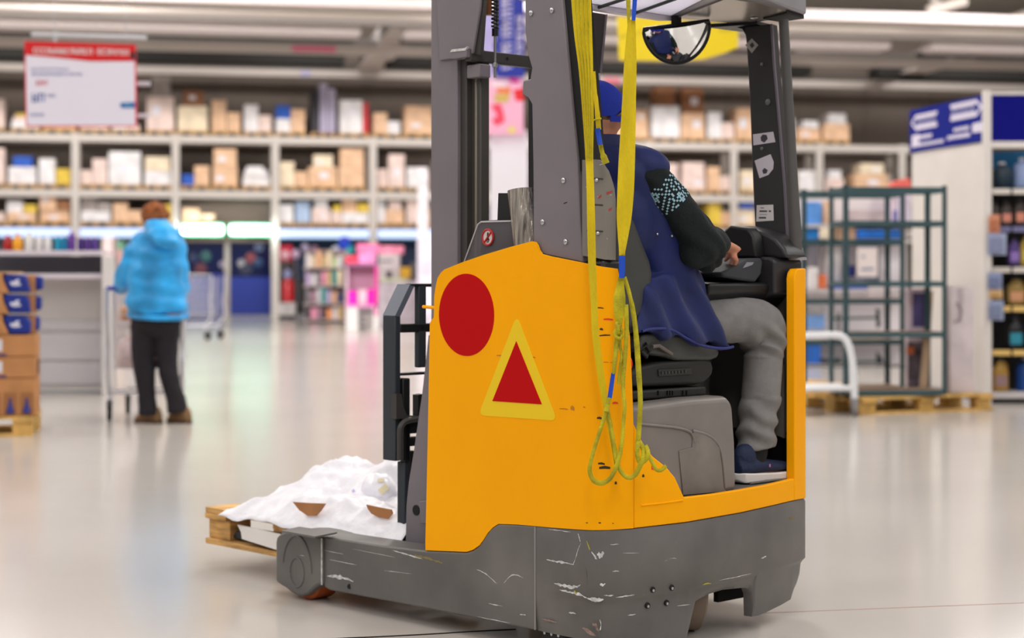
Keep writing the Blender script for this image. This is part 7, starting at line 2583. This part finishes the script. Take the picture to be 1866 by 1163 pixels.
# merchandise behind the trolley, second bay
for (x0, x1, yt, yb, D, c, lab) in ((186, 205, 432, 520, 40, (226, 206, 206), 'pale pink carton tower behind the gondola end'), (205, 222, 455, 520, 41, (222, 176, 170), 'rose carton beside the pale pink tower'), (206, 222, 440, 455, 41, (110, 170, 140), 'small green box on the rose carton'),
                                   (190, 222, 520, 600, 39.5, (206, 190, 190), 'grey-pink pallet box beneath the carton tower')):
    stock('carton', x0, x1, yt, yb, D, .5 if D != 39.5 else 2.2, c, lab, 'carton')

# ------------------------------------------------------------------ goods behind the green shelving, right
WG = 22.5
wg = empty('shop_gondola', (0, 0, 0), 0, 'white gondola with mixed goods behind the green shelving', 'shelving')
a, b = wp(1445, 670, WG), wp(1668, 360, WG)
MB().box(a.x, b.x, WG + .5, WG + .54, 0, b.z).build('back_panel', mat('wg_back', (238, 232, 236), .6), wg)
for y in (409, 437, 527, 616, 664):
    z = wp(0, y, WG).z
    MB().box(a.x, b.x, WG, WG + .5, max(.02, z - .04), z).build('shelf', mat('wg_shelf', (196, 190, 190), .5), wg)
for x in (a.x, b.x - .04):
    MB().box(x, x + .04, WG + .46, WG + .55, 0, b.z).build('upright', mat('wg_shelf', (196, 190, 190), .5), wg)
for (x0, x1, yt, yb, c, nm, cat, lab, dd) in (
        (1469, 1497, 368, 414, (90, 150, 226), 'lamp_box', 'box', 'sky blue picture box on the top shelf behind the green shelving', .1), (1470, 1492, 416, 437, (20, 130, 214), 'blue_box', 'box', 'bright cyan-blue box under the sky blue picture box', .1),
        (1499, 1519, 366, 437, (222, 184, 154), 'tan_box', 'carton', 'tall tan carton beside the sky blue picture box', .15), (1494, 1521, 412, 436, (236, 220, 196), 'cream_sack', 'sack', 'cream sack leaning on the tall tan carton', .02),
        (1524, 1560, 412, 437, (206, 170, 140), 'tan_box', 'carton', 'low tan carton in the middle of the top shelf behind the green unit', .1), (1550, 1620, 382, 408, (196, 180, 184), 'grey_box', 'carton', 'long grey-pink carton high behind the green shelving', .1),
        (1562, 1648, 418, 436, (20, 104, 196), 'blue_tray', 'tray', 'long blue tray on the top shelf behind the green shelving', .05), (1600, 1640, 383, 416, (120, 126, 190), 'violet_box', 'box', 'violet-blue box above the long blue tray', .12),
        (1473, 1492, 446, 487.3, (110, 106, 116), 'grey_bin', 'bin', 'dark grey bin stacked on the white canister behind the green shelving', .06), (1474, 1491, 487, 526, (226, 220, 222), 'white_canister', 'canister', 'white canister beneath the dark grey bin', .06),
        (1493, 1506, 500, 526, (224, 112, 60), 'orange_bottle', 'bottle', 'orange bottle right of the white canister', .04), (1505, 1533, 444, 526, (216, 212, 212), 'white_board', 'board', 'white upright panel left of the framed poster', .24),
        (1542, 1560, 484, 505, (14, 24, 100), 'navy_box', 'box', 'small navy box left of the white poster', .1), (1603, 1640, 440, 526, (214, 210, 216), 'white_board', 'board', 'white upright panel right of the framed poster', .24),
        (1519, 1580, 516, 527, (30, 70, 196), 'blue_tray_cover', 'tray', 'flat bright blue lid below the white poster', .0), (1582, 1630, 514, 540, (214, 200, 206), 'pink_box', 'carton', 'pale pinkish carton right of the flat blue lid', .02),
        (1472, 1503, 556, 574, (150, 148, 150), 'grey_box', 'box', 'grey box on the third shelf beside the truck post', .1), (1472, 1503, 575, 600, (110, 150, 206), 'pale_blue_box', 'box', 'pale blue box under the grey box by the truck post', .1),
        (1472, 1496, 624, 664, (40, 104, 196), 'blue_box', 'box', 'royal blue box on the bottom shelf by the truck post', .1), (1500, 1530, 655, 664, (60, 60, 70), 'dark_tray', 'tray', 'flat dark tray on the bottom shelf beside the royal blue box', .05)):
    stock(nm, x0, x1, yt, yb - .4, WG + dd, .22, c, lab, cat)
po = empty('poster', (0, 0, 0), 0, 'white poster with a navy top band behind the green shelving', 'poster')
flat([(1562, 441), (1599, 441), (1599, 507), (1562, 507)], WG + .02, .02, 'sheet', mat('poster_cream', (226, 214, 212), .6), po)
flat([(1562, 439), (1599, 439), (1599, 450), (1562, 450)], WG + .012, .006, 'band', mat('poster_navy', (30, 48, 110), .6), po)
flat([(1569, 489), (1592, 488), (1592, 492), (1569, 493)], WG + .014, .004, 'text_bar', mat('poster_ink', (120, 130, 170), .6), po)
flat([(1570, 466), (1576, 466), (1576, 470), (1570, 470)], WG + .014, .004, 'text_bar', MATS['poster_ink'], po)
flat([(1561, 505), (1600, 505), (1600, 510), (1561, 510)], WG + .010, .02, 'foot_rail', mat('poster_foot', (70, 84, 110), .5), po)
for k, y in enumerate((580, 660)):
    st = empty('clamp_stand', (0, 0, 0), 0, 'dark T-shaped clamp stand on the %s shelf behind the green unit' % ['third', 'lowest'][k], 'clamp')
    D = WG + .06
    MB().tube([wp(1510, y + 1, D), wp(1598, y - 1, D)], .018, 8).build('bar', mat('clamp_green', (40, 64, 62), .5), st)
    MB().prism([wp(x, yy, D - .02) for x, yy in ((1597, y - 18), (1603, y - 16), (1605, y + 16), (1598, y + 18))], (0, .04, 0)).build('jaw', mat('clamp_dark', (44, 50, 54), .5), st)
    MB().cyl(wp(1528, y - 10, D), wp(1528, 615 if not k else 663, D), .02, 8).build('slide', MATS['clamp_dark'], st)
    if k:
        MB().tube([wp(1604, y - 10, D), wp(1609, y + 8, D), wp(1607, y + 34, D)], .022, 8).build('leg', MATS['clamp_dark'], st)
for i, (x, c) in enumerate(((1622, (226, 206, 226)), (1642, (214, 206, 226)), (1656, (216, 206, 222)))):
    t = stock('white_tube', x - 5, x + 5, 347 if i else 350, 408, WG + .05, .12, c, 'pale tube pack standing behind the green shelving, %s of three' % ['first', 'second', 'third'][i], 'pack')
o = MB().prism([wp(x, y, WG + .12) for x, y in ((1620, 346), (1630, 330), (1656, 324), (1660, 330), (1662, 346))], (0, .3, 0)).build('red_bundle', mat('bundle_coral', (236, 110, 100), .6), bevel=.02)
tag(o, 'coral red bundle lying on top of the gondola behind the green shelving', 'bundle')
# ------------------------------------------------------------------ origins at each thing's base
bpy.context.view_layer.update()
def descend(o):
    for c in o.children:
        yield c
        yield from descend(c)
for r in ROOTS:
    lo = Vector((1e9, 1e9, 1e9)); hi = -lo
    for c in descend(r):
        if c.type == 'MESH':
            for k in c.bound_box:
                w = c.matrix_world @ Vector(k)
                lo = Vector(map(min, lo, w)); hi = Vector(map(max, hi, w))
    if lo.x > 1e8:
        continue
    new = Vector(((lo.x + hi.x) / 2, (lo.y + hi.y) / 2, lo.z))
    inv = r.matrix_world.to_3x3().inverted()
    d = inv @ (r.location - new)
    r.location = new
    for c in r.children:
        c.location = c.location + d
